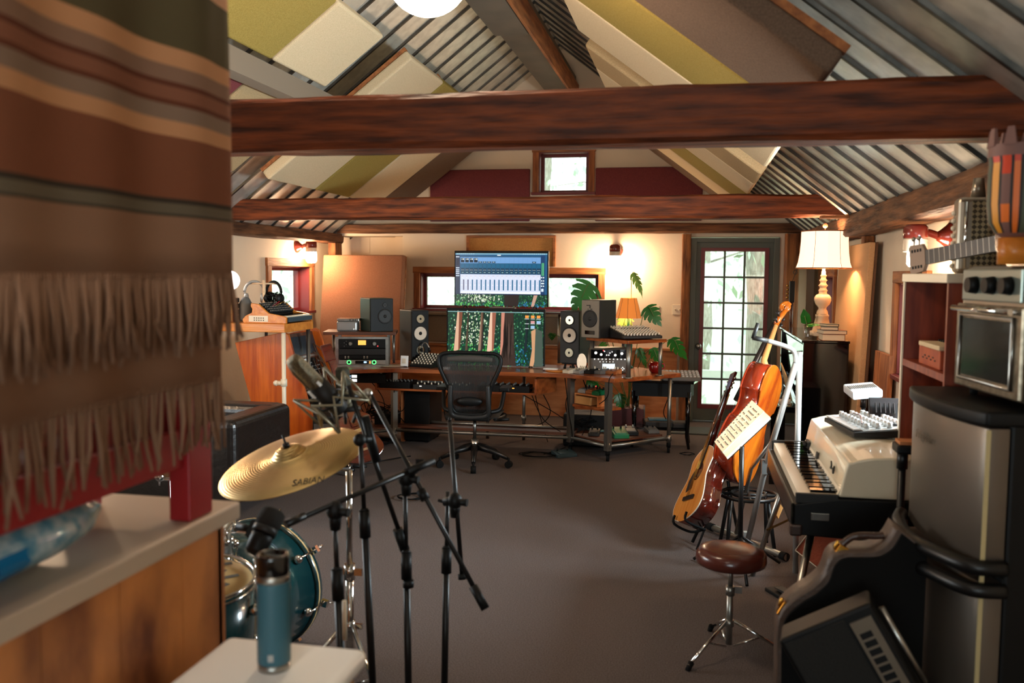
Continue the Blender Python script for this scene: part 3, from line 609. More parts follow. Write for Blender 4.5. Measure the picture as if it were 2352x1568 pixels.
sc.p([(.60,0),(.69,0),(.70,.6),(.72,1),(.545,1),(.58,.6)],(58,44,38)); sc.p([(.565,0),(.60,0),(.585,.6),(.55,.95),(.56,.5)],(196,130,110))
rn=random.Random(5)
for k in range(26): u=rn.uniform(.585,.69); sc.p([(u,rn.uniform(0,.3)),(u+.004,rn.uniform(.2,.4)),(u+.006,rn.uniform(.6,1)),(u-.002,rn.uniform(.5,.9))],rn.choice([(30,22,20),(84,66,58),(20,16,14)]))
sc.p([(.875,.35),(.93,.3),(.95,.6),(.90,1),(.86,1),(.885,.7)],(200,150,110)); sc.p([(.92,.3),(.99,.35),(1,1),(.91,1)],(70,84,74))
for i in range(3):
    for j in range(2 if i==0 else 3):
        u=.95-i*.06; v=.09+j*.09
        if j==0: sc.r(u-.018,v-.03,u+.018,v+.02,(236,150,70))
        elif i<2: sc.r(u-.02,v-.02,u+.02,v+.025,(150,190,220) if not(i==1 and j==1) else (210,150,150))
        sc.r(u-.022,v+.03,u+.022,v+.038,(230,236,240))
sc.r(0,0,1,.016,(120,160,160)); 
for k in range(10): sc.r(.78+k*.018,.004,.787+k*.018,.012,(240,250,250))
sc.mb.build('screen_picture',sc.mats,t)
t=tv('upper computer monitor showing audio mixing software',(-1.915,8.88,1.33),math.radians(-2),.985,.56)
sc=SC(.96,.535); forest(sc,.78,1,700,9)
sc.p([(.54,.78),(.70,.78),(.69,1),(.54,1)],(40,30,28)); sc.p([(.86,.78),(.90,.78),(.86,1),(.83,1)],(190,150,130))
sc.r(0,0,1,.025,(120,170,190)); 
for k in range(9): sc.r(.02+k*.022,.008,.033+k*.022,.016,(214,236,240))
for k in range(12): sc.r(.74+k*.02,.008,.75+k*.02,.016,(214,236,240))
sc.r(0,.025,1,.78,(30,84,124)); sc.r(0,.035,.05,.78,(22,42,70)); sc.r(.46,.03,.5,.045,(230,240,240))
sc.r(.055,.06,.93,.19,(110,156,206)); sc.r(.055,.055,.93,.075,(40,80,110)); sc.r(.055,.19,.93,.39,(20,74,104)); sc.r(.055,.40,.93,.76,(208,214,232)); sc.r(.055,.73,.93,.765,(238,242,248))
for k in range(18):
    u=.058+k*.0487
    sc.r(u,.06,u+.001,.4,(70,130,180)); sc.r(u+.004,.2,u+.043,.275,(22,92,128)); sc.r(u+.004,.29,u+.043,.335,(16,50,74)); sc.r(u+.004,.345,u+.043,.385,(14,40,60))
    for q in range(4): sc.r(u+.006+q*.009,.315,u+.011+q*.009,.322,(200,220,224)); 
    sc.r(u+.012,.36,u+.034,.37,(150,200,210)); sc.r(u+.027,.5,u+.041,.70,(20,96,136) if k>1 else (90,90,120)); sc.r(u+.012,.53,u+.015,.70,(170,176,196)); sc.r(u+.008,.6,u+.019,.61,(240,240,245)); sc.r(u+.008,.43,u+.03,.435,(200,170,170)); sc.r(u+.014,.46,u+.026,.475,(224,226,236))
    if k<4: sc.r(u+.002,.09,u+.042,.175,(14,34,50)); sc.r(u+.01,.105,u+.018,.12,(240,250,250)); sc.r(u+.025,.1,u+.037,.125,(240,250,250))
    elif k<8 or k==16: sc.r(u+.002,.155,u+.042,.185,(16,50,74)); sc.r(u+.012,.165,u+.03,.172,(220,236,236))
for v in (.06,.27,.31,.345,.38,.42): sc.r(.006,v,.044,v+.018,(200,214,230))
for v in (.11,.15,.19): sc.r(.01,v,.04,v+.03,(14,28,50))
sc.r(.93,.04,.975,.77,(26,60,100)); 
for u in (.942,.957): sc.r(u,.18,u+.006,.42,(110,230,130))
for v in (.44,.5,.6): sc.r(.935,v,.947,v+.025,(220,236,240)); sc.r(.955,v,.968,v+.025,(220,236,240))
sc.r(.935,.55,.968,.575,(220,236,240)); sc.r(.937,.66,.963,.715,(210,226,240)); sc.r(0,.77,1,.785,(14,30,60))
for k in range(6): sc.r(.12+k*.022,.774,.13+k*.022,.78,(230,230,240))
sc.mb.build('screen_picture',sc.mats,t)
# shelf carrying the upper monitor
t=T('monitor_shelf','narrow dark shelf on posts carrying the upper monitor','shelf',(-1.9,8.93,.75))
mb=MB(); mb.bx(-.6,.62,-.02,.12,.505,.525); mb.build('shelf_board','darkw',t)
for x in (-.55,.57): mb=MB(); mb.cyl((x,.08,0),(x,.08,.505),.014); mb.build('post','pipe',t)
mb=MB(); mb.bx(-2.05,-1.78,8.93,9.02,1.2755,1.315); tag(mb.build('wooden_block','darkw'),'small dark wooden block under the upper monitor','block')
# small things on left riser
def box_thing(name,label,cat,loc,rz,w,d,h,m,bev=.004,group=None): 
    t=T(name,label,cat,loc,rz,group); mb=MB(); mb.bx(-w/2,w/2,-d/2,d/2,0,h); mb.build('body',m,t,bev=bev); return t
t=box_thing('desktop_computer','silver block computer on the left riser','computer',(-3.34,8.34,1.085),math.radians(12),.20,.2,.095,'silver',.015)
mb=MB(); mb.box(.07,-.101,.02,.008,.003,.008); mb.build('power_light','ledw',t)
t=box_thing('external_drive','slim silver drive lying on the silver block computer','drive',(-3.33,8.34,1.181),math.radians(14),.215,.19,.026,'steel')
mb=MB(); [mb.box(x,-.096,.013,.012,.003,.01) for x in (.02,.05,.07)]; mb.build('ports','black',t)
# rack
rk=T('equipment_rack','silver framed rack on the left wing under the riser shelf','rack',(-3.155,8.26,.75),math.radians(16))
mb=MB(); 
for x in (-.255,.225): mb.bx(x,x+.03,-.14,-.11,.0,.29); mb.bx(x,x+.03,.11,.14,0,.29)
mb.bx(-.225,.225,-.14,-.11,0,.02); mb.bx(-.225,.225,-.14,-.11,.27,.29); mb.build('rack_frame','steel',rk)
def rack_unit(label,z,h,face,loc0=(-3.155,8.26,.75),rz=math.radians(16),w=.445,name='rack_unit'):
    t=T(name,label,'audio unit',(loc0[0],loc0[1],loc0[2]+z),rz); mb=MB(); mb.bx(-w/2,w/2,-.13,.12,0,h); mb.build('chassis','black',t); mb=MB(); mb.bx(-w/2-.002,w/2+.002,-.139,-.13,.001,h-.001); mb.build('front_panel',face,t,bev=.002); return t
def knob(t,x,z,r,m='steel',y=-.139,l=.02,name='knob'):
    mb=MB(); mb.sm=True; mb.cyl((x,y,z),(x,y-l,z),r,r*.85,14); return mb.build(name,m,t)
u=rack_unit('black compressor with an amber lit meter and two big knobs',.18,.088,'black'); knob(u,-.11,.045,.02); knob(u,.12,.045,.02)
mb=MB(); mb.box(0,-.1405,.055,.075,.004,.045); mb.build('lit_meter','ledo',u); mb=MB(); mb.box(.15,-.141,.022,.009,.004,.009); mb.build('indicator','ledr',u)
mb=MB(); [mb.box(-.17+.02*(k%2),-.1405,.02+.016*k,.006,.003,.006) for k in range(4)]; mb.build('switches','steel',u)
u=rack_unit('black vented blank panel in the middle of the left rack',.115,.06,'dkgrey')
u=rack_unit('thin black unit with white buttons in the left rack',.075,.038,'black'); mb=MB(); [mb.box(x,-.141,z,.012,.004,.006) for x in (-.16,-.13,.02,.05) for z in (.012,.026)]; mb.build('button_row','offw',u)
u=rack_unit('silver audio interface with green lit knobs in the left rack',.022,.045,'silver')
mb=MB(); mb.box(.0,-.141,.023,.13,.004,.03); mb.build('display','gblack',u); mb=MB(); mb.box(.03,-.144,.024,.025,.003,.014); mb.build('blue_meter','ledb',u)
for x in (-.125,.115):
    mb=MB(); mb.sm=True; mb.lathe([(.021,0),(.021,.003),(.016,.003)],20,Matrix.Translation((x,-.1395,.023))@Matrix.Rotation(PI/2,4,'X')); mb.build('green_ring','ledg',u); knob(u,x,.023,.014,'black')
mb=MB(); [mb.box(.075,-.142,.014+.008*k,.012,.003,.005) for k in range(3)]; mb.build('level_leds','ledo',u)
# rack gear under left wing
u=rack_unit('black unit with two white lit displays under the left wing',.0,.088,'black',(-3.17,8.2,.60),math.radians(8),w=.56)
mb=MB(); [mb.box(-.02,-.142,z,.05,.004,.026) for z in (.025,.064)]; mb.build('lit_display','ledw',u)
for k,(x,m) in enumerate(((-.2,'ledo'),(-.17,'ledg'),(-.12,'ledr'),(-.08,'ledg'),(-.06,'ledb'))): mb=MB(); [mb.box(x,-.142,z,.009,.004,.009) for z in (.02,.044,.066)]; mb.build('indicator_column',m,u)
mb=MB(); [mb.bx(x,x+.02,-.1,.1,.088,.112) for x in (-.24,.22)]; mb.build('mounting_rail','pipe',u)
# items on desktop
t=T('thermostat','small white framed controller standing on the desk left of the chair','controller',at_z(929,842,.751),math.radians(-5)); mb=MB(); mb.box(0,0,.055,.075,.02,.105,(-.1,0,0)); mb.build('frame','white',t,bev=.003); mb=MB(); mb.box(0,-.0125,.057,.035,.004,.05,(-.1,0,0)); mb.build('inset','offw',t); mb=MB(); mb.bx(-.035,.035,-.02,.03,0,.008); mb.build('base','black',t)
t=T('mixer','small angled mixer with white faders beside the left three driver monitor','mixer',(-2.52,8.35,.751),math.radians(-18)); mb=MB(); mb.prism([(-.13,0),(.13,0),(.13,.11),(.1,.12),(-.13,.02)],-.13,.13,Matrix(((0,0,1,0),(1,0,0,0),(0,1,0,0),(0,0,0,1)))); mb.build('body','black',t)
mb=MB()
for i in range(7):
    for j in range(6): y=-.11+j*.035; mb.box(-.11+i*.036,y,.032+(y+.13)*.43,.011,.011,.014)
mb.build('knobs','offw',t)
t=T('gooseneck_lamp','bent silver gooseneck lamp behind the small mixer','lamp',(-2.58,8.46,.751)); mb=MB(); mb.sm=True; mb.tube(spl([(-.04,0,0),(-.04,0,.17),(-.02,0,.215),(.01,0,.215),(.035,0,.17)],6),.006,8); mb.build('gooseneck','steel',t); mb=MB(); mb.cyl((.035,0,.17),(.04,0,.13),.01,.013); mb.cyl((-.04,0,.13),(-.04,0,.17),.012); mb.cyl((-.04,0,0),(-.04,0,.01),.03); mb.build('lamp_head','black',t)
mb=MB(); mb.sm=True; mb.lathe([(.0,0),(.1,.0),(.13,.006),(.13,.008),(.1,.004),(0,.003)],28); o=mb.build('plate','offw'); o.location=at_z(900,841,.751); tag(o,'flat pale plate on the left end of the desk','plate')
mb=MB(); mb.sm=True; mb.lathe([(0,0),(.125,0),(.13,.006),(.125,.012),(0,.012)],30); o=mb.build('wooden_turntable','honey'); o.location=(-1.22,8.28,.751); tag(o,'round wooden board on the desk right of the lower monitor','round board')
t=T('notebook','thin white paper pad by the right three driver monitor','paper',(-1.3,8.3,.764),.1); mb=MB(); mb.bx(-.07,.07,-.04,.04,0,.006); mb.build('sheets','white',t)
mb=MB(); mb.box(0,0,.01,.06,.05,.02); o=mb.build('sticky_notes','white',bev=.002); o.location=(-2.28,8.16,.75); tag(o,'small white note block on the desk beside the chair back','note block')
# keyboard shelf gear
def gear(label,x,y,z,w,d,h,rz,m,knobs=0,leds=(),name='controller',tilt=0,km='offw'):
    t=T(name,label,'music controller',(x,y,z),rz); mb=MB(); mb.bx(-w/2,w/2,-d/2,d/2,0,h); mb.build('body',m,t,bev=.003)
    mb=MB(); rn=random.Random(int(x*100)+knobs)
    if knobs:
        for k in range(knobs): mb.sm=True; mb.cyl((-w/2+w*(k%8+.5)/8,-d/2+d*(.2+.6*(k//8)/max(1,(knobs-1)//8)),h),(-w/2+w*(k%8+.5)/8,-d/2+d*(.2+.6*(k//8)/max(1,(knobs-1)//8)),h+.018),.008,.006,8)
        mb.build('knobs',km,t)
    for (lx,lz,m2) in leds: mb=MB(); mb.box(lx,-d/2-.001,lz,.02,.003,.008); mb.build('indicator_light',m2,t)
    return t
gear('black box of tangled leads on the left of the under desk shelf',-2.78,8.23,.556,.3,.25,.06,0,'black',18,km='grey')
gear('long dark control surface with white knobs left of the chair',-2.32,8.2,.556,.55,.2,.045,0,'dkgrey',16,((-.2,.03,'ledw'),))
gear('dark keyboard with lit orange key lights right of the chair',-1.72,8.2,.556,.5,.2,.06,0,'black',24,((.1,.04,'ledo'),),km='grey')
rn=random.Random(8)
M['mgreen']=pbr('muted_green',S(96,110,80),.6)
for k,(m,l) in enumerate((('mgreen','muted green pencil box on the right of the under desk shelf'),('paper','pale paper scrap on the right of the under desk shelf'),('brass','small brass fitting on the right of the under desk shelf'))):
    mb=MB(); mb.box(0,0,.012,.14-.03*k,.03+.02*k,.024); o=mb.build('desk_clutter',m,bev=.003); o.location=(-1.6+.06*k+.012,8.19+.085*k if k<2 else 8.37,.5565); o.location=(-1.62+.03*k,8.33 if k==0 else (8.42 if k==1 else 8.5),.556); tag(o,l,'clutter')
mb=MB(); mb.sm=True; mb.cyl((-1.56,8.14,.575),(-1.44,8.16,.60),.004,n=8); tag(mb.build('pencil','gold'),'pale pencil lying across the under desk shelf','pencil')
# computer tower + boxes on floor/foot shelf
t=T('computer_tower','black computer tower standing under the desk left of the chair','computer tower',(-2.62,8.52,.001)); mb=MB(); mb.bx(-.13,.13,-.22,.22,.02,.56); mb.build('case','black',t,bev=.006); mb=MB(); mb.bx(-.17,-.132,-.2,.22,0,.57); mb.build('side_board','barn',t); mb=MB(); [mb.box(x,y,.01,.03,.03,.02) for x in (-.09,.09) for y in (-.17,.17)]; mb.build('feet','rubber',t)
t=T('power_supply','black box power supply on the foot shelf left of the tower','power supply',(-2.79,8.05,.0),.1)
t.location=(-2.93,8.36,.171); mb=MB(); mb.bx(-.12,.12,-.1,.1,0,.11); mb.build('case','black',t,bev=.006); mb=MB(); [mb.box(x,0,.118,.02,.14,.014) for x in (-.08,-.03,.03,.08)]; mb.build('top_vents','dkgrey',t); mb=MB(); mb.box(.09,-.101,.07,.01,.004,.01); mb.build('indicator','ledr',t)
# amp head on right wing (kemper-like)
t=T('guitar_amplifier','brown rounded amplifier head with glowing white knobs under the right riser','amplifier',(-.74,8.22,.751),math.radians(12))
mb=MB(); mb.bx(-.185,.185,-.02,.18,0,.235); mb.build('case',pbr('taupe_case',S(84,74,64),.5),t,bev=.03,seg=4)
mb=MB(); mb.bx(-.175,.175,-.0205,-.018,.14,.22); mb.build('upper_panel','gblack',t)
mb=MB()
for x,z,r in ((-.13,.19,.013),(-.08,.175,.012),(.05,.17,.012),(.11,.185,.013),(-.01,.17,.006),(.02,.2,.005),(-.05,.205,.006),(-.03,.17,.006),(.0,.19,.006)): mb.lathe([(r,0),(0,.001)],14,Matrix.Translation((x,-.0215,z))@Matrix.Rotation(PI/2,4,'X'))
for k in range(9): mb.lathe([(.006,0),(0,.001)],10,Matrix.Translation((-.14+k*.035,-.0215,.132))@Matrix.Rotation(PI/2,4,'X'))
for k in range(5): mb.box(-.09+k*.03,-.0215,.108,.008,.003,.006)
for dx,dz in ((0,.012),(0,-.012),(.012,0),(-.012,0)): mb.box(.12+dx,-.0215,.045+dz,.009,.003,.009)
mb.build('lit_controls','ledw',t); mb=MB(); mb.box(-.01,-.0215,.065,.115,.003,.05); mb.build('lit_display','lcd',t); mb=MB(); mb.box(-.06,-.022,.212,.008,.003,.008); mb.build('red_indicator','ledr',t)
# mixer on riser
t=T('mixing_console','sloped mixing console with rows of pale knobs on the right riser','mixer',(-.52,8.13,1.086),math.radians(30))
mb=MB(); mb.prism([(-.2,0.01),(.2,0.0),(.2,.09),(.17,.095),(-.2,.035)],-.19,.19,Matrix(((0,0,1,0),(1,0,0,0),(0,1,0,0),(0,0,0,1)))); mb.build('body','dkgrey',t,bev=.006)
mb=MB()
for i in range(12):
    for j in range(9): y=-.17+j*.037; mb.box(-.165+i*.03,y,.047+(y+.2)*.16,.012,.012,.018)
mb.build('knobs','offw',t); mb=MB(); [mb.box(-.14+i*.03,-.19+.02,.043,.014,.02,.014) for i in range(10)]; mb.build('fader_caps','cone',t)
mb=MB(); [mb.box(-.165+i*.03,.02,.084,.01,.02,.02) for i in range(12)]; mb.build('dark_knobs','black',t)
# pedals on wing front
for k,(l,m,w_,px) in enumerate((('white faced effects pedal, leftmost on the front edge of the right wing','offw',.08,1298),('light grey effects pedal with white switches on the right wing edge','silver',.09,1322),('black effects pedal third along the right wing edge','black',.085,1346),('dark grey effects pedal fourth along the right wing edge','grey',.085,1371),('large brown black multi knob pedal at the right wing corner','barnx',.11,1398))):
    p=at_z(px+8,861-(4-k)*.6,.751); t=T('effects_pedal',l,'effects pedal',(p[0],p[1]+.09,.751),math.radians(-35)); mb=MB(); mb.prism([(-.06,0),(.06,0),(.06,.05),(-.06,.028)],-w_/2,w_/2,Matrix(((0,0,1,0),(1,0,0,0),(0,1,0,0),(0,0,0,1)))); mb.build('body',m,t,bev=.003)
    mb=MB(); [mb.cyl((x,.03,.04),(x,.03,.065),.009,.007,10) for x in (-w_*.28,0,w_*.28)]; mb.build('knobs','offw' if m!='offw' else 'black',t); mb=MB(); mb.cyl((0,-.03,.03),(0,-.03,.05),.011,n=12); mb.build('foot_switch','steel',t)
# mic + small lamp behind amp
t=T('salt_lamp','small glowing white lamp behind the right riser post','lamp',(-1.02,8.4,.751)); mb=MB(); mb.sph((0,0,.095),.065,(1,1,1.45),16,12); mb.build('glowing_shade',em('soft_lamp',(1,.78,.55,1),.85),t); t.scale=(.72,.72,.85)
# amber lamp
t=T('table_lamp','little amber shaded lamp glowing behind the silver speaker','table lamp',(-.72,8.98,.0))
q=at_y(1444,700,8.75); t.location=(q[0],8.75,.751); t.scale=(1,1,1.22)
mb=MB(); mb.sm=True; mb.lathe([(0,0),(.055,0),(.055,.01),(.02,.03),(.035,.1),(.045,.18),(.03,.27),(.012,.33),(.012,.45)],20); mb.build('lamp_base','green',t)
mb=MB(); mb.lathe([(.125,.4),(.075,.56)],8,sm=False); 
mb.bm.faces.ensure_lookup_table()
for f in [f for f in mb.bm.faces if len(f.verts)>4]: mb.bm.faces.remove(f)
m=pbr('amber_shade',S(196,112,40),.6); nt=m.node_tree; b=nt.nodes['Principled BSDF']; b.inputs['Emission Color'].default_value=S(236,130,44); b.inputs['Emission Strength'].default_value=.6
mb.build('lamp_shade',m,t,solid=.002); mb=MB(); 
for k in range(8): a=2*PI*k/8; mb.cyl((.126*math.cos(a),.126*math.sin(a),.4),(.076*math.cos(a),.076*math.sin(a),.56),.002,n=5)
mb.build('shade_ribs','darkw',t); mb=MB(); mb.sph((0,0,.48),.028); mb.build('bulb','bulb',t)
# red pot, monstera
t=T('apple_pot','small round dark red pot behind the right riser post','pot',(-.33,8.36,.751)); mb=MB(); mb.sm=True; mb.lathe([(0,0),(.035,0),(.055,.03),(.06,.065),(.045,.1),(.03,.105),(.025,.09),(0,.09)],24); mb.build('pot_body',pbr('red_glaze',S(110,14,12),.15),t); mb=MB(); mb.sm=True; mb.tube(spl([(.05,0,.03),(.085,0,.05),(.08,0,.085),(.04,0,.09)],5),.006); mb.build('handle','redp',t)
def monstera(mb,base,tip,up,w,droop=.3,nl=5,wtwist=0,solid=0):
    """leaf mesh from base to tip, up = normal"""
    b=Vector(base); d=Vector(tip)-b; L=d.length; d.normalize(); n=Vector(up); n=(n-d*n.dot(d)).normalized(); s=d.cross(n)
    def pt(t,sd): 
        z=-droop*L*(t*t)-abs(sd)**2*.35/L*droop*2; return b+d*(t*L)+s*sd+n*z
    prof=lambda t:w*(math.sin(PI*min(1,max(0,(t+.12)/1.12))**.62))**.9 if t<1 else 0
    for sg in (-1,1):
        for i in range(nl):
            a0=-.1+1.06*i/nl; a1=-.1+1.06*(i+1)/nl
            sub=4
            prev=None
            for k in range(sub+1):
                f=k/sub # across
                gap=.0 if f<.3 else (f-.3)*.17
                q=.28*f # sweep forward
                ta=max(0,a0)*(1-f)+(a0+gap*.5+q*.55)*f; tb=max(0,a1)*(1-f)+(a1-gap*.5+q*.55)*f
                row=[]
                for j in range(3):
                    t=ta+(tb-ta)*j/2; sd=sg*prof(min(.985,t))*f*(1 if f<.9 else (1-.12*abs(j-1)*(1 if f>.9 else 0)))
                    row.append(mb.bm.verts.new(pt(t,sd)))
                if prev:
                    for j in range(2): mb._f([prev[j],prev[j+1],row[j+1],row[j]])
                prev=row
pl=T('monstera_plant','tall monstera with split leaves growing from a dark red planter behind the desk','potted plant',(-.62,8.98,0))
def PP(px,py,y): p=at_y(px,py,y); return Vector(p)-Vector((-.62,8.98,0))
leaves=[ # base px, tip px, y, width, normal, stem path start
 ((1360,652),(1312,716),9.0,.17,(0.1,-1,.25),'leaf',.05),
 ((1352,712),(1330,770),8.95,.11,(0,-1,.2),'leaf',.05),
 ((1452,628),(1487,672),8.7,.075,(.55,-.6,.6),'leafl',.35),
 ((1484,705),(1520,748),8.6,.10,(.1,-1,.3),'leaf',.1),
 ((1541,778),(1577,828),8.6,.08,(-.4,-.8,.3),'leaf',.15),
 ((1497,800),(1522,845),8.5,.06,(-.3,-.9,.2),'leaf',.2),
 ((1466,800),(1488,845),8.6,.05,(.3,-.9,.2),'leaf',.2),
 ((1440,725),(1425,765),8.85,.09,(0,-1,.3),'leafl',.1),
 ((1268,765),(1268,782),8.95,.05,(.4,-1,0),'leaf',.1),
 ((1375,795),(1400,805),8.95,.08,(0,-1,.5),'leaf',.2),
 ((1350,870),(1378,885),8.9,.08,(0,-.9,.5),'leaf',.3),
 ((1420,905),(1432,945),8.85,.07,(.3,-1,.2),'leaf',.3)]
stems=MB(); stems.sm=True
for i,(a,b_,y,w_,nrm,m,dr_) in enumerate(leaves):
    A_=PP(*a,y);B_=PP(*b_,y-.04*(i%2)); mb=MB(); mb.sm=False; monstera(mb,A_,B_,nrm,w_,dr_); mb.build('leaf',m,pl,solid=.0015)
    base=Vector((.02*math.sin(i),.03*math.cos(i),.34)); mid=base.lerp(A_,.55)+Vector((0,0,.12 if A_.z>.9 else .05)); stems.tube(spl([base,mid,A_,A_.lerp(B_,.5)],6),.004 if i!=0 else .005,6)
stems.build('stems','stem',pl)
mb=MB(); mb.sm=False; mb.bx(-.17,.17,-.15,.15,0,.34); mb.build('planter',pbr('oxblood_planter',S(84,20,16),.5),pl,bev=.01)
# ---------------- black side table with drum machine ----------------
t=T('side_table','black curved leg side table behind the right end of the desk','side table',(-.28,8.72,0),0)
t.location=(-.27,8.78,0)
mb=MB(); mb.prism([(-.32,-.22),(.30,-.22),(.34,0),(.30,.2),(-.32,.2)],.63,.655); mb.build('tabletop','gblack',t,bev=.004)
mb=MB(); mb.prism([(-.28,-.19),(.27,-.19),(.3,0),(.27,.17),(-.28,.17)],.5,.629); mb.build('apron','black',t)
for x in (-.26,.25):
    for y in (-.17,.15): mb=MB(); mb.tube([(x,y,.55),(x*1.0,y,.3),(x*.98,y,.12),(x*1.06,y*1.06,0)],[.03,.022,.018,.013],4); mb.build('leg','gblack',t)
mb=MB(); mb.bx(-.25,.24,-.16,.14,.17,.19); mb.build('lower_shelf','gblack',t)
def keysbox(label,loc,rz,w,d,h,m,cat='drum machine',name='drum_machine',rows=4,cols=10,km='offw',rot=None):
    t=T(name,label,cat,loc,rz,rot=rot); mb=MB(); mb.prism([(-d/2,0.0),(d/2,0.0),(d/2,h),(d*.3,h),(-d/2,h*.45)],-w/2,w/2,Matrix(((0,0,1,0),(1,0,0,0),(0,1,0,0),(0,0,0,1)))); mb.build('body',m,t,bev=.004)
    mb=MB()
    for i in range(cols):
        for j in range(rows):
            y=-d/2+d*(.1+.65*j/max(1,rows-1)); z=h*.45+(y+d/2)/(d*.8)*h*.55; mb.box(-w/2+w*(i+.5)/cols,y,z+.004,w/cols*.55,d*.09,.012)
    mb.build('buttons',km,t); return t
keysbox('grey drum machine with rows of keys on the black side table',(-.1,8.72,.656),math.radians(6),.36,.26,.075,'grey',km='silver')
t=T('paper_pad','stack of grey papers on the left of the black side table','papers',(-.47,8.68,.656),.1); mb=MB(); mb.bx(-.09,.09,-.12,.1,0,.018); mb.build('sheets','silver',t)
for k,(l,m,x,y,z,w_,d_,h_) in enumerate((('dark grey folded cloth bag on the black table shelf','dkgrey',-.3,8.74,.191,.28,.22,.06),('pale blue grey booklet lying on the folded bag','sage',-.31,8.75,.252,.18,.12,.014),('charcoal case on the right of the black table shelf','dkgrey',-.1,8.74,.191,.15,.2,.05))):
    mb=MB(); mb.box(0,0,h_/2,w_,d_,h_); o=mb.build(('bag','booklet','case')[k],m,bev=.01 if k!=1 else .002); o.location=(x,y,z); o.rotation_euler=(0,0,.15); tag(o,l,('bag','booklet','case')[k])
# pedals on middle shelf & lower shelf
def pedal(label,loc,rz,m,w_=.08,d_=.13,h_=.05,pad=None):
    t=T('effects_pedal',label,'effects pedal',loc,rz); mb=MB(); mb.prism([(-d_/2,0),(d_/2,0),(d_/2,h_),(-d_/2,h_*.55)],-w_/2,w_/2,Matrix(((0,0,1,0),(1,0,0,0),(0,1,0,0),(0,0,0,1)))); mb.build('body',m,t,bev=.004)
    mb=MB(); [mb.cyl((x,d_*.28,h_*.85),(x,d_*.28,h_+.018),.009,.007,10) for x in (-w_*.25,w_*.25)]; mb.build('knobs','black' if m!='black' else 'silver',t)
    mb=MB(); mb.box(0,-d_*.2,h_*.7,w_*.7,d_*.45,.012,(math.atan2(h_*.45,d_),0,0)); mb.build('foot_plate',pad or m,t,bev=.002); return t
Zs=.466; wx=lambda a,b:(DX+a,DY+b)
t=T('wooden_cigar_box','open pale wooden box on the pedal shelf','wooden box',(DX+1.07,DY-.26,Zs),math.radians(-38)); mb=MB(); mb.bx(-.15,.15,-.09,.09,.09,.1); mb.bx(-.15,-.14,-.09,.09,0,.09); mb.bx(.14,.15,-.09,.09,0,.09); mb.bx(-.14,.14,.08,.09,0,.09); mb.build('box_shell','ply',t)
mb=MB(); mb.bx(-.135,.06,-.095,.05,.004,.075); mb.build('inner_drawer',pbr('pale_pine',S(196,142,84),.6),t,bev=.002)
for i,(l,dx,dy,m) in enumerate((('grey pedal on the wooden box, leftmost','-.1',0,'silver'),('brown pedal with a red light on the wooden box','-.01',.01,'barnx'),('dark green pedal at the right end of the wooden box','.09',-.01,'green'))):
    a=math.radians(-38); dx=float(dx); p=(DX+1.07+dx*math.cos(a)-dy*math.sin(a),DY-.26+dx*math.sin(a)+dy*math.cos(a),Zs+.101); q=pedal(l,p,a+.1,m,.085,.12,.05)
    if i==1: mb=MB(); mb.sph((0,.045,.062),.006); mb.build('red_light','ledr',q)
a=math.radians(47)
def lw(u,v): return (DX+1.3+u*math.cos(a)-v*math.sin(a),DY-.36+u*math.sin(a)+v*math.cos(a),.171)
pedal('bright green expression pedal on the lower shelf of the right wing',lw(.12,.10),a-.5,'green',.14,.24,.07)
pedal('black pedal with a pale square pad on the lower shelf',lw(.30,.14),a-.6,'black',.13,.2,.06,pad='grey')
pedal('small dark pedal at the left of the lower shelf',lw(-.02,.28),a-.8,'dkgrey',.1,.16,.05)
pedal('silver grey pedal near the right end of the lower shelf',lw(.52,.08),a-.4,'grey',.11,.13,.05)
pedal('dusky teal pedal lying on the carpet under the right wing',(-1.12,8.0,.001),.6,pbr('dusky_teal',S(40,60,66),.5),.2,.14,.05)
# cables
def cable(label,P,r=.004,m='rubber',name='cable'):
    mb=MB(); mb.sm=True; mb.tube(spl(P,7),r,6); return tag(mb.build(name,m),label,'cable')
def coil(label,x,y,R,n,z=.006,r=.004,m='rubber',sq=1):
    P=[]; rn=random.Random(int(x*91+y*7)); 
    for k in range(n*10): a=k*2*PI/10; q=R*(.75+.3*rn.random()); P.append((x+q*math.cos(a),y+q*sq*math.sin(a),z+.006+.0035*(k/10)+.006*rn.random()))
    return cable(label,P,r,m,'coiled_cable')
coil('black cable coiled on the carpet in front of the right desk pipe',-1.35,7.92,.17,3,sq=.7)
coil('teal grey cable coiled on the lower shelf of the right wing',DX+1.12,DY+.02,.12,5,z=.172,m=pbr('teal_cable',S(60,96,96),.5))
coil('black cable heap on the carpet under the left wing',-3.0,8.15,.18,6)
coil('thin black cable loop on the carpet by the black side table',-.02,8.3,.07,2,r=.003)
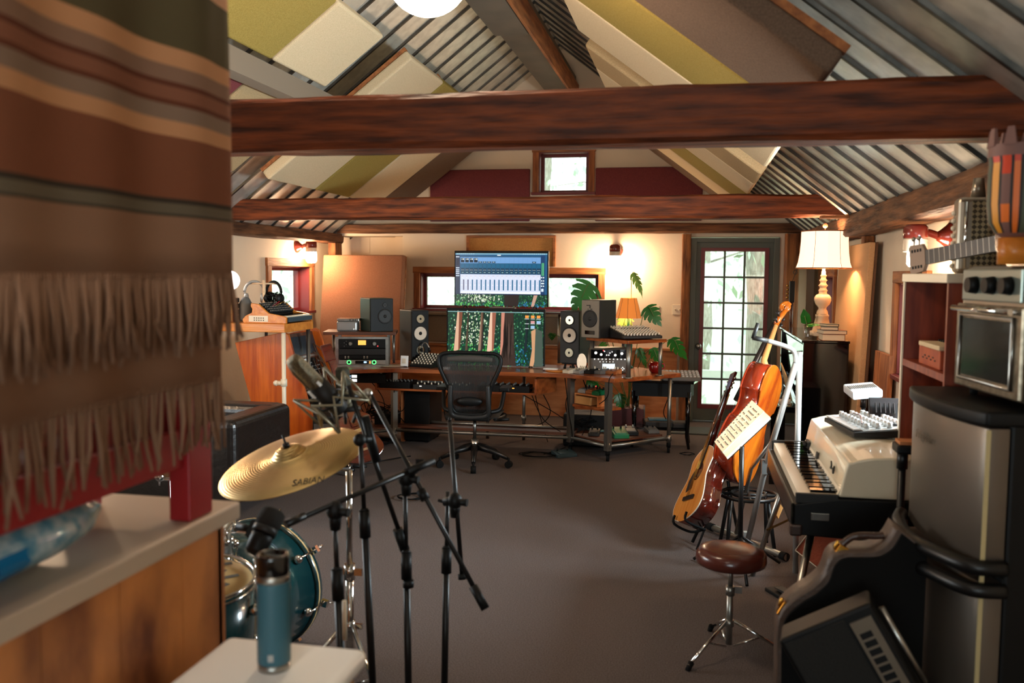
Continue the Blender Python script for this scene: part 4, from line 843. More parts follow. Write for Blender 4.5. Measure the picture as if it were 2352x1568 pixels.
cs=[((-2.8,8.15,.53),(-2.82,8.2,.35),(-2.75,8.3,.2)),((-2.7,8.2,.53),(-2.74,8.25,.33),(-2.9,8.36,.29)),((-1.35,8.2,.53),(-1.3,8.3,.35),(-1.45,8.45,.2),(-1.8,8.45,.19)),((-1.15,8.2,.70),(-1.1,8.12,.4),(-1.08,8.15,.1),(-1.3,7.95,.02)),((-1.05,8.25,.7),(-1.14,8.2,.45),(-1.05,8.2,.2)),((-1.45,8.3,.53),(-1.42,8.42,.3),(-1.36,8.55,.02)),((-1.6,8.3,.53),(-1.2,8.55,.25),(-1.0,8.6,.02)),((-3.1,8.3,.6),(-3.0,8.4,.4),(-2.95,8.3,.19)),((-3.3,8.3,.6),(-3.15,8.45,.35),(-3.05,8.3,.18)),((-1.0,8.15,.12),(-.9,8.2,.4),(-.98,8.15,.71)),((-.2,8.7,.5),(-.25,8.65,.35),(-.22,8.72,.25)),((-2.3,8.3,.53),(-2.4,8.5,.3),(-2.35,8.6,.02)),((-.68,7.92,.78),(-.7,7.77,.74),(-.71,7.76,.6),(-.8,7.95,.5)),((-1.5,8.35,.53),(-1.35,8.2,.3),(-1.15,8.25,.16))]
names=['behind the left of the under desk shelf','running down to the black power supply','sweeping from the under desk shelf to the foot shelf','dropping past the left pipe of the right wing','hanging behind the pedal shelf','falling behind the right of the foot shelf','slanting to the carpet behind the right wing','hanging from the unit under the left wing','looping under the left wing','rising beside the wooden pedal shelf','hanging under the black side table','falling behind the desk chair','hanging over the front corner of the right wing','crossing below the right end of the under desk shelf']
for P,nm in zip(cs,names): cable('thin black cable '+nm,P,.0045)
rn=random.Random(12)
P=[(-3.02+rn.uniform(-.16,.2),8.28+rn.uniform(-.1,.14),.19+rn.uniform(0,.2)) for k in range(46)]; cable('tangled bundle of black cables on the lower left shelf',P,.004,name='cable_bundle')
P=[(-.98+rn.uniform(-.12,.12),8.42+rn.uniform(-.08,.1),.18+rn.uniform(0,.12)) for k in range(34)]; cable('tangled bundle of black cables behind the green pedal',P,.004,name='cable_bundle')
mb=MB(); mb.bx(-.22,.22,-.16,.16,0,.32); o=mb.build('equipment_case','black',bev=.02); o.location=(-.98,8.62,.001); tag(o,'black padded case on the carpet behind the right wing','case')
# ---------------- office chair (seen from behind) ----------------
t=T('office_chair','black mesh office chair turned to the desk','office chair',(-1.82,7.42,0),math.radians(5))
mb=MB(); mb.sm=True; mb.cyl((0,0,.13),(0,0,.24),.035,.03); mb.cyl((0,0,.24),(0,0,.42),.014); mb.build('gas_column','steel',t)
for k in range(5):
    a=k*2*PI/5-PI/2+.12; c,s=math.cos(a),math.sin(a); mb=MB(); mb.sm=True; mb.tube([(c*.02,s*.02,.17),(c*.15,s*.15,.14),(c*.30,s*.30,.085)],[.032,.026,.017],8); o=mb.build('base_leg','blackm',t)
    mb=MB(); mb.sm=True; mb.cyl((c*.31-s*.022,s*.31+c*.022,.032),(c*.31+s*.022,s*.31-c*.022,.032),.031,n=16); mb.cyl((c*.31,s*.31,.05),(c*.31,s*.31,.09),.01); mb.build('caster','rubber',t)
mb=MB(); mb.sm=True; mb.box(0,.0,.44,.3,.34,.05); mb.tube(spl([(-.2,-.2,.44),(-.24,0,.43),(-.22,.22,.42),(0,.27,.4),(.22,.22,.42),(.24,0,.43),(.2,-.2,.44)],5),.018,8); mb.build('seat_frame','black',t,bev=.01)
m=bpy.data.materials.new('chair_mesh'); m.use_nodes=True; nt=m.node_tree; b=nt.nodes['Principled BSDF']; b.inputs['Base Color'].default_value=S(22,20,18); b.inputs['Roughness'].default_value=.7
wv=nt.nodes.new('ShaderNodeTexWave'); wv.inputs['Scale'].default_value=38; wv.bands_direction='X'; tc=nt.nodes.new('ShaderNodeTexCoord'); mr=nt.nodes.new('ShaderNodeMapRange'); mr.inputs[1].default_value=.55; mr.inputs[2].default_value=.75; mr.inputs[3].default_value=1; mr.inputs[4].default_value=.35
nt.links.new(tc.outputs['Object'],wv.inputs[0]); nt.links.new(wv.outputs[1],mr.inputs[0]); nt.links.new(mr.outputs[0],b.inputs['Alpha']); M['cmesh']=m
mb=MB(); mb.grid(lambda u,v:((u-.5)*.46,(v-.5)*.44,.46-.03*math.sin(PI*u)),8,8); mb.build('seat','cmesh',t,solid=.006)
hw=[(.50,.13),(.56,.16),(.64,.165),(.72,.18),(.80,.215),(.88,.25),(.95,.262),(.99,.235),(1.005,.15)]
by=lambda z:-.24-.10*(z-.5)-.03*math.sin((z-.5)*6)
def hwz(z):
    for (a,x),(b_,y) in zip(hw,hw[1:]):
        if a<=z<=b_: return x+(y-x)*(z-a)/(b_-a)
    return hw[-1][1]
P=[(-w_,by(z),z) for z,w_ in hw]+[(w_,by(z),z) for z,w_ in hw[::-1]]; P=spl(P+[(.06,by(.49),.485),(-.06,by(.49),.485)],4,closed=True)
mb=MB(); mb.sm=True; mb.tube(P,.016,8,closed=True); mb.build('back_frame','black',t)
mb=MB(); mb.grid(lambda u,v:((2*u-1)*hwz(.5+.495*v)*.97,by(.5+.495*v)+.035*math.sin(PI*u),.5+.495*v),10,16); mb.build('backrest','cmesh',t,solid=.004)
mb=MB(); mb.sm=True; mb.grid(lambda u,v:((u-.5)*.42,by(.965)+.02+.0*u,.93+.055*v*(.6+.4*math.sin(PI*u))),10,2); mb.build('top_pad',pbr('taupe_pad',S(60,54,48),.7),t,solid=.02)
mb=MB(); mb.sm=True; mb.sph((0,by(.6)-.02,.6),.11,(1,.25,.36)); mb.build('lumbar_pad','black',t)
mb=MB(); mb.sm=True; mb.tube(spl([(-.155,by(.72)-.025,.74),(-.16,by(.6)-.045,.6),(-.15,by(.5)-.04,.49),(-.05,-.27,.465),(.05,-.27,.465),(.15,by(.5)-.04,.49),(.16,by(.6)-.045,.6),(.155,by(.72)-.025,.74)],5),.02,8); mb.build('back_bracket','dkgrey',t)
for s_ in (-1,1):
    mb=MB(); mb.sm=True; mb.tube(spl([(.16*s_,-.2,.5),(.235*s_,-.16,.52),(.255*s_,-.1,.6),(.26*s_,-.07,.66)],5),[.02]*16,8); mb.box(.27*s_,-.03,.685,.085,.25,.03); o=mb.build('armrest','black',t,bev=.008)
mb=MB(); mb.cyl((.2,-.1,.42),(.31,-.1,.43),.013); mb.cyl((.24,.0,.42),(.30,.0,.42),.01); mb.build('tilt_lever','black',t)
# ---------------- left side: synth table etc ----------------
t=T('synth_table','honey wood high table on white pipe legs against the left wall','table',(-3.78,7.03,0))
mb=MB(); mb.bx(-.7,.53,-.29,.27,1.165,1.235); mb.build('tabletop','honey',t,bev=.004)
for x,y in ((.50,-.25),(.50,.23),(-.66,-.25),(-.66,.23),(.12,.2)): 
    mb=MB(); mb.sm=True; mb.cyl((x,y,0),(x,y,1.165),.018 if x>.3 else .014); mb.cyl((x,y,.72),(x,y,.78),.027); mb.build('pipe_leg','offw' if x>.3 and y<0 else 'pipe',t)
mb=MB(); mb.sm=True; mb.cyl((.50,-.25,.745),(.44,-.25,.745),.02); mb.sph((.43,-.25,.745),.024); mb.build('pipe_fitting','offw',t)
t=T('synthesizer','black knob covered synthesizer with curved honey wood cheeks on the high table','synthesizer',(-3.25,7.03,1.236),math.radians(90))
# local: x along width (world +Y), -y faces ... rz=90: local -y -> world +X
P=[(-.0,0),(-.0,.05),(.02,.06),(.16,.085),(.24,.155),(.31,.165),(.315,.14),(.30,.115),(.305,.085),(.36,.06),(.39,.03),(.38,0)]
XM=Matrix(((0,0,1,0),(1,0,0,0),(0,1,0,0),(0,0,0,1)))
for a in (-.26,.235): mb=MB(); mb.prism(P,a,a+.025,XM); mb.build('wood_cheek','honey',t,bev=.004)
mb=MB(); mb.prism([(.01,.01),(.01,.04),(.16,.05),(.17,.075),(.25,.14),(.3,.14),(.3,.01)],-.234,.234,XM); mb.build('body','black',t)
mb=MB(); mb.bx(-.234,.234,-.008,.0,.012,.05); mb.build('front_strip',pbr('slate_strip',S(46,62,72),.4),t)
mb=MB(); [mb.bx(-.225+i*.0155,-.211+i*.0155,.012,.14,.05,.06) for i in range(29)]; mb.build('white_keys','offw',t)
mb=MB(); [mb.bx(-.216+i*.0155,-.208+i*.0155,.06,.14,.06,.069) for i in range(28) if i%7 not in (2,6)]; mb.build('black_keys','gblack',t)
mb=MB(); rn=random.Random(4)
for i in range(16):
    for j in range(5):
        f=j/4; y=.175+f*.09; z=.08+f*.062; mb.cyl((-.215+i*.0285,y,z),(-.215+i*.0285,y-.016,z+.022),.008,.006,8)
mb.build('knobs','dkgrey',t); mb=MB()
for i in range(16):
    for j in range(5): f=j/4; y=.175+f*.09-.017; z=.08+f*.062+.023; mb.box(-.215+i*.0285,y,z,.006,.003,.004)
mb.build('knob_caps','cone',t)
mb=MB(); mb.bx(-.262,-.2605,.16,.33,.012,.062); mb.build('jack_plate','offw',t); mb=MB(); [mb.box(-.263,.2+i*.02,.025+j*.018,.003,.008,.008) for i in range(5) for j in range(2)]; mb.build('jacks','black',t)
rn=random.Random(3)
for k in range(4): cable('thin patch cable arching over the synthesizer panel, '+('front','second','third','rear')[k]+' one',[(-3.25-.2-.02*k,6.85+.09*k,1.36),(-3.25-.17,6.9+.1*k,1.41),(-3.25-.22,6.97+.09*k,1.385)],.0022,['rubber','redp','gold','rubber'][k])
hs=T('headphone_stand','pale post stand holding two pairs of headphones','headphone stand',(-3.64,7.16,1.236)); mb=MB(); mb.cyl((0,0,0),(0,0,.012),.07,n=20); mb.cyl((0,0,0),(0,0,.35),.014); mb.cyl((-.15,0,.32),(.13,0,.32),.007); mb.build('post','lampw',hs)
def phones(label,loc,m,rz,curly=False):
    t=T('headphones',label,'headphones',loc,rz); mb=MB(); mb.sm=True
    mb.tube([(.0,.085*math.cos(a),.085*math.sin(a)*1.1) for a in [PI*k/14 for k in range(15)]],.012,8); mb.build('headband',m,t)
    for s_ in (-1,1):
        mb=MB(); mb.sm=True; mb.lathe([(0,0),(.04,.0),(.045,.015),(.04,.032),(.022,.03),(.02,.02),(0,.02)],20,Matrix.Translation((0,.085*s_,-.05))@Matrix.Rotation(s_*PI/2,4,'X')); mb.cyl((0,.085*s_,-.02),(0,.087*s_,.01),.008); mb.build('ear_cup','black' if m!='silver' else 'silver',t)
    if curly:
        rn=random.Random(2); mb=MB(); mb.sm=True; mb.tube(spl([(rn.uniform(-.05,.07),rn.uniform(-.05,.08),rn.uniform(-.13,.01)) for k in range(60)],3),.004,5); mb.build('coiled_lead','black',t)
    return t
phones('silver headphones hanging on the left of the stand',(-3.73,7.16,1.48),'silver',.35+PI/2)
phones('black headphones with a coiled lead hanging on the right of the stand',(-3.55,7.16,1.48),'black',PI/2-.3,True)
t=T('ball_lamp','small round glowing lamp beside the blanket edge','lamp',(-3.93,7.1,1.236)); mb=MB(); mb.cyl((0,0,0),(0,0,.26),.02,.012); mb.cyl((0,0,0),(0,0,.015),.06); mb.build('lamp_stem','blackm',t); mb=MB(); mb.sph((0,0,.345),.085,n=24,m=16); mb.build('glowing_ball',em('ball_glow',(1,.85,.8,1),6),t)
t=T('small_speaker','small tan grille radio speaker by the blanket edge','speaker',(-3.88,6.95,1.236),.2); mb=MB(); mb.bx(-.11,.08,-.08,.08,0,.2); mb.build('cabinet','barnx',t,bev=.004); mb=MB(); mb.bx(-.105,.075,-.085,-.08,.005,.195); mb.build('grille',pbr('tan_grille',S(196,150,96),.8,0,S(150,110,66),150,detail=1),t)
t=T('silver_canister','grey rounded canister behind the synthesizer cheek','canister',(-3.74,7.02,1.236)); mb=MB(); mb.sm=True; mb.lathe([(0,0),(.055,0),(.06,.02),(.055,.15),(.03,.2),(0,.21)],20); mb.build('body','grey',t); mb=MB(); [mb.box(-.065,-.04,.03+.05*k,.03,.05,.035) for k in range(4)]; mb.build('side_ports','black',t)
# wooden console cabinet
t=T('console_cabinet','orange veneered console cabinet with sloping rack front','cabinet',(-3.45,7.05,0))
prof=[(-.39,1.05),(.06,1.15),(.10,1.13),(.45,.0),(-.10,.0)]
XZ=Matrix(((1,0,0,0),(0,0,1,0),(0,1,0,0),(0,0,0,1)))
mb=MB(); mb.prism(prof,-.04,-.01,XZ); mb.build('side_panel','orangew',t,bev=.003)
mb=MB(); mb.prism(prof,.60,.63,XZ); mb.build('side_panel','orangew',t,bev=.003)
mb=MB(); mb.prism([(-.37,1.04),(.03,1.12),(.36,.03),(-.08,.03)],-.01,.6,XZ); mb.build('body','darkw',t)
def slope(s,e): # point on sloping front, s=0 top..1 bottom, e= outward offset
    a=Vector((.05,0,1.13));b_=Vector((.40,0,.0)); d=(b_-a); n=Vector((-d.z,0,d.x)).normalized(); n=n if n.x>0 else -n
    return a+d*s+n*e
def slab(s0,s1,y0,y1,e0,e1,m,name,par):
    mb=MB(); q=[slope(s0,e0),slope(s1,e0),slope(s1,e1),slope(s0,e1)]; mb.prism([(p.x,p.z) for p in q],y0,y1,XZ); return mb.build(name,m,par)
for i,(s0,s1,m,nm) in enumerate(((.03,.17,pbr('blue_black_panel',S(34,44,52),.3),'upper_panel'),(.18,.195,'steel','metal_strip'),(.205,.34,'gblack','patch_panel'),(.35,.42,'black','patch_panel'),(.43,.56,'gblack','rack_module'),(.57,.60,'steel','metal_strip'),(.61,.74,'dkgrey','rack_module'),(.75,.95,'black','rack_module'))): slab(s0,s1,.02,.57,-.05,-.012,m,nm,t)
rn=random.Random(5); mb=MB()
for k in range(60): p=slope(rn.choice((.24,.27,.3,.45,.5,.64,.7)),-.008); mb.box(p.x,.05+rn.random()*.5,p.z,.008,.01,.008)
mb.build('jacks','silver',t)
mb=MB(); mb.sm=True
for k in range(10):
    y=.42+rn.random()*.15; P=[slope(.1+.06*k%.3,-.01)+Vector((0,y,0)),slope(.2+.05*k,.05)+Vector((0,y+.03,0)),slope(.4+.04*k%.5,.07)+Vector((0,y+.02,0)),slope(.55+.03*k,-.01)+Vector((0,y,0))]; mb.tube(spl(P,5),.004,5)
mb.build('patch_leads',pbr('tan_leads',S(84,60,40),.6),t)
# electric guitar standing in front of console
t=T('electric_guitar','sunburst electric guitar propped before the console cabinet','guitar',(-2.66,6.75,.2)); t.matrix_world=Matrix.Translation((-2.50,6.62,.16))@(Vector((-.42,.22,.85)).normalized().to_track_quat('Z','Y').to_matrix().to_4x4())@Matrix.Rotation(math.radians(150),4,'Z')
def gout(L,lb,wa,ub,n=36,cut=0):
    pts=[]
    ks=[(0,.02),(.04,.55*lb),(.12,.88*lb),(.25,lb),(.42,.86*lb),(.58,wa),(.72,.93*ub),(.84,ub),(.94,.72*ub),(1,.25*ub),(1.0,.02)]
    c=spl([(w_,z*L,0) for z,w_ in ks],5); R=[(max(.0,p.x),p.y) for p in c]; return R+[(-x,y) for x,y in R[::-1]]
mb=MB(); o_=gout(.42,.17,.115,.145); mb.prism(o_,-.022,.022,Matrix(((1,0,0,0),(0,0,1,0),(0,1,0,0),(0,0,0,1)))); mb.build('body','mahog',t,bev=.008,seg=3)
mb=MB(); mb.bx(-.026,.026,-.04,-.018,.3,.88); mb.build('neck','mahog',t); mb=MB(); mb.bx(-.05,.04,-.036,-.02,.88,1.03); mb.build('headstock','mahog',t,bev=.01); mb=MB(); [mb.box(0,-.026,z,.08,.008,.03) for z in (.16,.26)]; mb.box(0,-.028,.1,.09,.012,.02); mb.build('pickups','chrome',t)
t=T('wooden_floor_tom','small brown wooden box amplifier with chrome feet before the console','amplifier',(-2.86,6.82,0),.3); mb=MB(); mb.bx(-.16,.16,-.12,.12,.12,.5); mb.build('cabinet','black',t,bev=.01); mb=MB(); mb.bx(-.15,.15,-.125,-.12,.36,.44); mb.build('control_panel','steel',t); mb=MB(); [mb.cyl((-.1+k*.05,-.125,.4),(-.1+k*.05,-.14,.4),.009) for k in range(5)]; mb.build('knobs','black',t); mb=MB(); [mb.cyl((x,y,0),(x,y,.12),.012) for x in (-.13,.13) for y in (-.1,.1)]; mb.build('feet','chrome',t)
t.name='small_amplifier'
# armchair
t=T('armchair','dark brown leather club armchair beside the blanket','armchair',(-3.48,5.72,0),math.radians(0))
mb=MB(); mb.bx(-.52,.52,.22,.46,.1,.69); mb.build('backrest','leather2',t,bev=.06,seg=4)
for x0,x1 in ((-.55,-.36),(.36,.56)): mb=MB(); mb.bx(x0,x1,-.42,.44,.1,.685); mb.build('armrest','leather2',t,bev=.05,seg=4)
mb=MB(); mb.bx(-.355,.355,-.44,.215,.3,.46); mb.build('seat_cushion','leather',t,bev=.05,seg=4)
mb=MB(); mb.bx(-.36,.36,-.4,.3,.08,.3); mb.build('base','leather2',t); mb=MB(); [mb.cyl((x,y,0),(x,y,.1),.025) for x in (-.46,.46) for y in (-.36,.38)]; mb.build('feet','black',t)
# ---------------- drum kit ----------------
def lug(mb,c,d,r=.02):
    mb.sph(c,r); 
def drum(name,label,loc,axis,r,L,shell,head,rim='chrome',nl=8,headr=None,wood_hoop=False,roll=0):
    t=T(name,label,'drum',loc); t.matrix_world=aim(loc,Vector(loc)+Vector(axis),roll)
    mb=MB(); mb.sm=True; mb.lathe([(r,-L/2),(r,L/2)],40); 
    mb.bm.faces.ensure_lookup_table(); [mb.bm.faces.remove(f) for f in [f for f in mb.bm.faces if len(f.verts)>4]]
    mb.build('shell',shell,t,solid=.008)
    for s_ in (-1,1):
        mb=MB(); mb.sm=True; mb.lathe([(0,L/2*s_+.002*s_),(r*.985,L/2*s_),(r*1.0,(L/2-.004)*s_)],40); mb.build('drum_head',head if s_==1 else 'offw',t)
        mb=MB(); mb.sm=True
        if wood_hoop:
            z0=(L/2-.015)*s_; z1=(L/2+.03)*s_; a,b_=min(z0,z1),max(z0,z1); mb.lathe([(r*1.01,a),(r*1.045,a),(r*1.045,b_),(r*1.01,b_),(r*1.01,a)],48); o=mb.build('hoop',shell,t)
            mb=MB(); mb.sm=True; mb.lathe([(r*1.046,a+.018),(r*1.0475,a+.018),(r*1.0475,b_-.018),(r*1.046,b_-.018),(r*1.046,a+.018)],48); mb.build('hoop_inlay','head',t)
        else:
            mb.tube([(r*1.02*math.cos(q),r*1.02*math.sin(q),L/2*s_+.012*s_) for q in [2*PI*k/40 for k in range(40)]],.006,6,closed=True); mb.tube([(r*1.03*math.cos(q),r*1.03*math.sin(q),L/2*s_-.01*s_) for q in [2*PI*k/40 for k in range(40)]],.005,6,closed=True); mb.build('rim',rim,t)
    for k in range(nl):
        a=2*PI*k/nl+.2; c,s2=math.cos(a),math.sin(a); mb=MB(); mb.sm=True
        for e in (-1,1): mb.sph((c*(r+.018),s2*(r+.018),e*L*.27),.02,n=10,m=8); mb.cyl((c*(r+.03),s2*(r+.03),e*L*.27),(c*(r+.022),s2*(r+.022),e*(L/2+.03)),.004,n=6)
        if wood_hoop:
            for e in (-1,1): mb.box(c*(r+.03),s2*(r+.03),e*(L/2+.03),.03,.03,.02,(0,0,a)); mb.cyl((c*(r+.035),s2*(r+.035),e*(L/2+.03)),(c*(r+.055),s2*(r+.055),e*(L/2+.06)),.005,n=6)
        mb.build('lug','chrome',t)
    return t
kick=drum('bass_drum','large teal bass drum lying on its side with chrome lugs','__',(0,0,1),1,1,'teal','offw') if False else drum('bass_drum','large teal bass drum on its side behind the steel bottle',Vector(at_d(602,1338,4.05))-Vector((.119,.993,0))*.21,(.119,.993,0),.285,.40,'teal','teal',wood_hoop=True,nl=8)
for s_ in (-1,1):
    mb=MB(); mb.sm=True; mb.tube([(.18,.24*s_,.12),(.33,.30*s_,.16)],.008,8); 
    mb.build('spur','chrome',kick)
tom=drum('floor_tom','teal floor tom with a tan head half hidden by the wood counter',(-1.68,2.72,.42),(.05,-.06,1),.215,.36,'teal','head',nl=8)
for a in (0.5,2.6,4.7): mb=MB(); mb.sm=True; mb.tube([(.24*math.cos(a),.24*math.sin(a),.05),(.245*math.cos(a),.245*math.sin(a),-.4)],.007,8); mb.build('leg','chrome',tom)
mb=MB()
for x,y,l,a in ((.08,-.1,.09,.6),(.12,-.02,.09,.1),(.10,.06,.08,-.7),(.02,-.12,.1,1.2),(.14,.1,.05,0)): mb.box(x,y,.184,l,.02,.001,(0,0,a))
mb.build('head_marks','grey',tom)
sn=drum('snare_drum','steel snare drum behind the floor tom',(-1.93,3.1,.60),(.05,-.1,1),.175,.13,'steel','offw',nl=8)
st=T('snare_stand','chrome snare stand behind the floor tom','stand',(-1.93,3.1,0)); mb=MB(); mb.sm=True; mb.cyl((0,0,.1),(0,0,.5),.012)
for k in range(3): a=k*2.1; mb.cyl((0,0,.25),(.25*math.cos(a),.25*math.sin(a),.01),.007); mb.cyl((0,0,.45),(.15*math.cos(a),.15*math.sin(a),.53),.006)
mb.build('frame','chrome',st)
small=drum('rack_tom','small tan headed drum by the armchair',(-2.2,3.45,.92),(.4,-.6,.6),.13,.16,'maple','offw',nl=6)
ss=T('tom_stand','chrome post holding the small tan drum','stand',(-2.24,3.52,0)); mb=MB(); mb.sm=True; mb.cyl((0,0,0),(0,0,.8),.012); 
for k in range(3): a=k*2.1+.4; mb.cyl((0,0,.35),(.22*math.cos(a),.22*math.sin(a),.01),.008)
mb.build('frame','chrome',ss)
# cymbal
n=Vector((-.2,-.30,1)).normalized(); c0=Vector((-1.37,2.87,1.02))
t=T('crash_cymbal','large bronze cymbal on a chrome stand in front of the microphones','cymbal',c0); t.matrix_world=aim(c0,c0+n)
m=pbr('cymbal_lathed',S(206,172,112),.3,1,S(224,192,134),4); nt=m.node_tree; b=nt.nodes['Principled BSDF']; tc=nt.nodes.new('ShaderNodeTexCoord'); wv=nt.nodes.new('ShaderNodeTexWave'); wv.wave_type='RINGS'; wv.rings_direction='Z'; wv.inputs['Scale'].default_value=36; wv.inputs['Distortion'].default_value=.2; bp=nt.nodes.new('ShaderNodeBump'); bp.inputs['Strength'].default_value=.22; bp.inputs['Distance'].default_value=.004
nt.links.new(tc.outputs['Object'],wv.inputs[0]); nt.links.new(wv.outputs[1],bp.inputs['Height']); nt.links.new(bp.outputs[0],b.inputs['Normal'])
b.inputs['Anisotropic'].default_value=.6
tg=nt.nodes.new('ShaderNodeTangent'); tg.direction_type='RADIAL'; tg.axis='Z'; nt.links.new(tg.outputs[0],b.inputs['Tangent'])
mb=MB(); mb.sm=True; mb.lathe([(.006,.034),(.02,.033),(.04,.026),(.055,.012),(.066,.002),(.12,-.004),(.2,-.016),(.258,-.026),(.259,-.027)],72); 
mb.bm.faces.ensure_lookup_table(); [mb.bm.faces.remove(f) for f in [f for f in mb.bm.faces if len(f.verts)>4]]
mb.build('disc',m,t,solid=.0012)
mb=MB(); mb.cyl((0,0,.0),(0,0,.08),.004); mb.cyl((0,0,.034),(0,0,.046),.012); mb.build('wing_nut','blackm',t)
q=text_mesh('SABIAN',.032,'maker_lettering','ink',t,(0,0,0),(0,0,0))
rd=(Vector(at_d(704,1092,3.0))-Vector((0,0,CZ))); tt=(c0-Vector((0,0,CZ))).dot(n)/rd.dot(n); ql=aim(c0,c0+n).inverted()@(Vector((0,0,CZ))+rd*tt)
tx=aim(c0,c0+n).inverted().to_3x3()@Vector((.98,.198,0)); ph=math.atan2(tx.y,tx.x)
def zs(r):
    K=[(.066,.002),(.12,-.004),(.2,-.016),(.259,-.027)]
    for (a_,x_),(b_,y_) in zip(K,K[1:]):
        if r<=b_: return x_+(y_-x_)*(max(r,a_)-a_)/(b_-a_)
    return -.027
for v_ in q.data.vertices:
    x_=v_.co.x*math.cos(ph)-v_.co.y*1.5*math.sin(ph)+ql.x; y_=v_.co.x*math.sin(ph)+v_.co.y*1.5*math.cos(ph)+ql.y
    v_.co=Vector((x_,y_,zs(math.hypot(x_,y_))+.0012+v_.co.z))
cs_=T('cymbal_stand','chrome tripod stand under the bronze cymbal','cymbal stand',(-1.25,3.12,0))
def st_leg(par,a,r0,zt,R,m='chrome',tip='rubber',name='leg',rr=.009):
    c,s_=math.cos(a),math.sin(a); mb=MB(); mb.sm=True; mb.cyl((c*r0,s_*r0,zt),(c*R,s_*R,.02),rr); mb.cyl((c*R*.5,s_*R*.5,zt*.5+.01),(c*.02,s_*.02,zt*.28),rr*.7); o=mb.build(name,m,par); mb=MB(); mb.cyl((c*R*.93,s_*R*.93,.02+.07*zt),(c*R*1.03,s_*R*1.03,.0),rr*1.8,rr*1.5); mb.build('rubber_foot',tip,o)
mb=MB(); mb.sm=True; mb.cyl((0,0,.1),(0,0,.55),.0155); mb.cyl((0,0,.55),(0,0,.92),.0115); mb.cyl((0,0,.5),(0,0,.56),.021); mb.cyl((0,0,.30),(0,0,.34),.02); mb.build('pole','chrome',cs_)
L=Vector(c0)-Vector((-1.25,3.12,0)); mb=MB(); mb.sm=True; mb.tube([(0,0,.92),(L.x*.6,L.y*.6,.955),(L.x-n.x*.0,L.y,L.z-.02)],.007); mb.build('tilter_arm','chrome',cs_)
mb=MB(); mb.box(.03,0,.53,.04,.012,.025); mb.box(-.03,0,.53,.025,.02,.02); mb.box(.03,0,.32,.04,.012,.02); mb.build('wing_screw','chrome',cs_)
for a in (.0-.75,1.9,3.9): st_leg(cs_,a,.02,.33,.36)
# ---------------- microphone stands ----------------
def D(px,py,d): return Vector(at_d(px,py,d))
def mstand(label,top,bot,d0,d1,grips,legs=(0.3,2.4,4.5),name='microphone_stand',cl=None):
    a=D(*top,d0); b_=D(*bot,d1); dr_=(b_-a); f=b_+dr_*((b_.z)/(-dr_.z)); base=Vector((f.x,f.y,0))
    t=T(name,label,'microphone stand',base); a=a-base; k=a/a.z
    P=lambda z:k*z
    split=grips[0]
    mb=MB(); mb.sm=True; mb.cyl(P(.06),P(split),.0125); mb.build('lower_tube','blackm',t)
    mb=MB(); mb.sm=True; mb.cyl(P(split),a,.008); mb.build('upper_tube','blackm',t)
    for g_ in grips: mb=MB(); mb.sm=True; mb.cyl(P(g_-.06),P(g_+.03),.019); mb.cyl(P(g_+.03),P(g_+.04),.019,.012); mb.build('height_grip','black',t)
    for q_ in legs:
        c,s_=math.cos(q_),math.sin(q_); mb=MB(); mb.sm=True; mb.cyl((0,0,.16),(c*.33,s_*.33,.02),.008); o=mb.build('leg','blackm',t); mb=MB(); mb.cyl((c*.29,s_*.29,.037),(c*.35,s_*.35,.012),.013); mb.build('rubber_foot','rubber',o)
    return t,base
def boom(t,base,a,b_,r=.0075,clutch=None,weight=None,m='blackm'):
    a=a-base;b_=b_-base; mb=MB(); mb.sm=True; mb.cyl(a,b_,r); o=mb.build('boom_arm',m,t)
    if clutch is not None: c=clutch-base; mb=MB(); mb.sm=True; mb.sph(c,.028,(1,1,1.15)); mb.cyl(c-Vector((0,0,.06)),c,.016,.022); mb.cyl(c+Vector((.0,-.01,0)),c+Vector((.05,-.015,.0)),.01,.014); mb.build('boom_clutch','black',t)
    if weight: w0,w1,wr=weight; p0=a.lerp(b_,w0);p1=a.lerp(b_,w1); mb=MB(); mb.sm=True; mb.cyl(p0,p1,wr); mb.build('counterweight','black',t)
# A: short boom stand with the black dynamic microphone
tA,bA=mstand('black boom stand at the left holding the black microphone near the bottle',(768,1180),(782,1480),2.75,2.72,(.72,))
boom(tA,bA,D(655,1205,2.62),D(995,1058,3.0),.0085,D(770,1172,2.74),(.80,1.0,.013))
boom(tA,bA,D(655,1205,2.62),D(700,1184,2.66),.012)
mb=MB(); mb.sm=True; p=D(786,1420,2.70)-bA; mb.cyl(p+Vector((.012,-.01,-.06)),p+Vector((.012,-.01,.06)),.007); mb.build('pale_sticker','offw',tA)
def hmic(label,a,b_,r):
    a,b_=Vector(a),Vector(b_); t=T('microphone',label,'microphone',a); L=(b_-a).length; t.matrix_world=aim(a,b_)
    mb=MB(); mb.sm=True; mb.lathe([(0,0),(r*.7,.0),(r*.95,.01),(r,L*.3),(r,L*.45)],24); mb.build('tail','black',t)
    mb=MB(); mb.sm=True; mb.lathe([(r*1.12,L*.45),(r*1.12,L*.6)],24); mb.build('collar','dkgrey',t)
    mb=MB(); mb.sm=True; mb.lathe([(r*1.05,L*.6),(r*1.2,L*.7),(r*1.15,L*.95),(r*.9,L),(0,L*1.01)],24); mb.build('grille',pbr('foam_grille',S(30,28,26),.95,bump=.5,bscale=300,scale=60),t); 
    mb=MB(); mb.box(r*1.1,0,L*.5,.03,.03,.05); mb.cyl((r,0,L*.5),(r+.07,0,L*.52),.012); mb.build('yoke_mount','black',t); return t
hmic('black broadcast microphone hanging on the lowest boom above the bottle',D(583,1272,2.55),D(630,1172,2.62),.032)
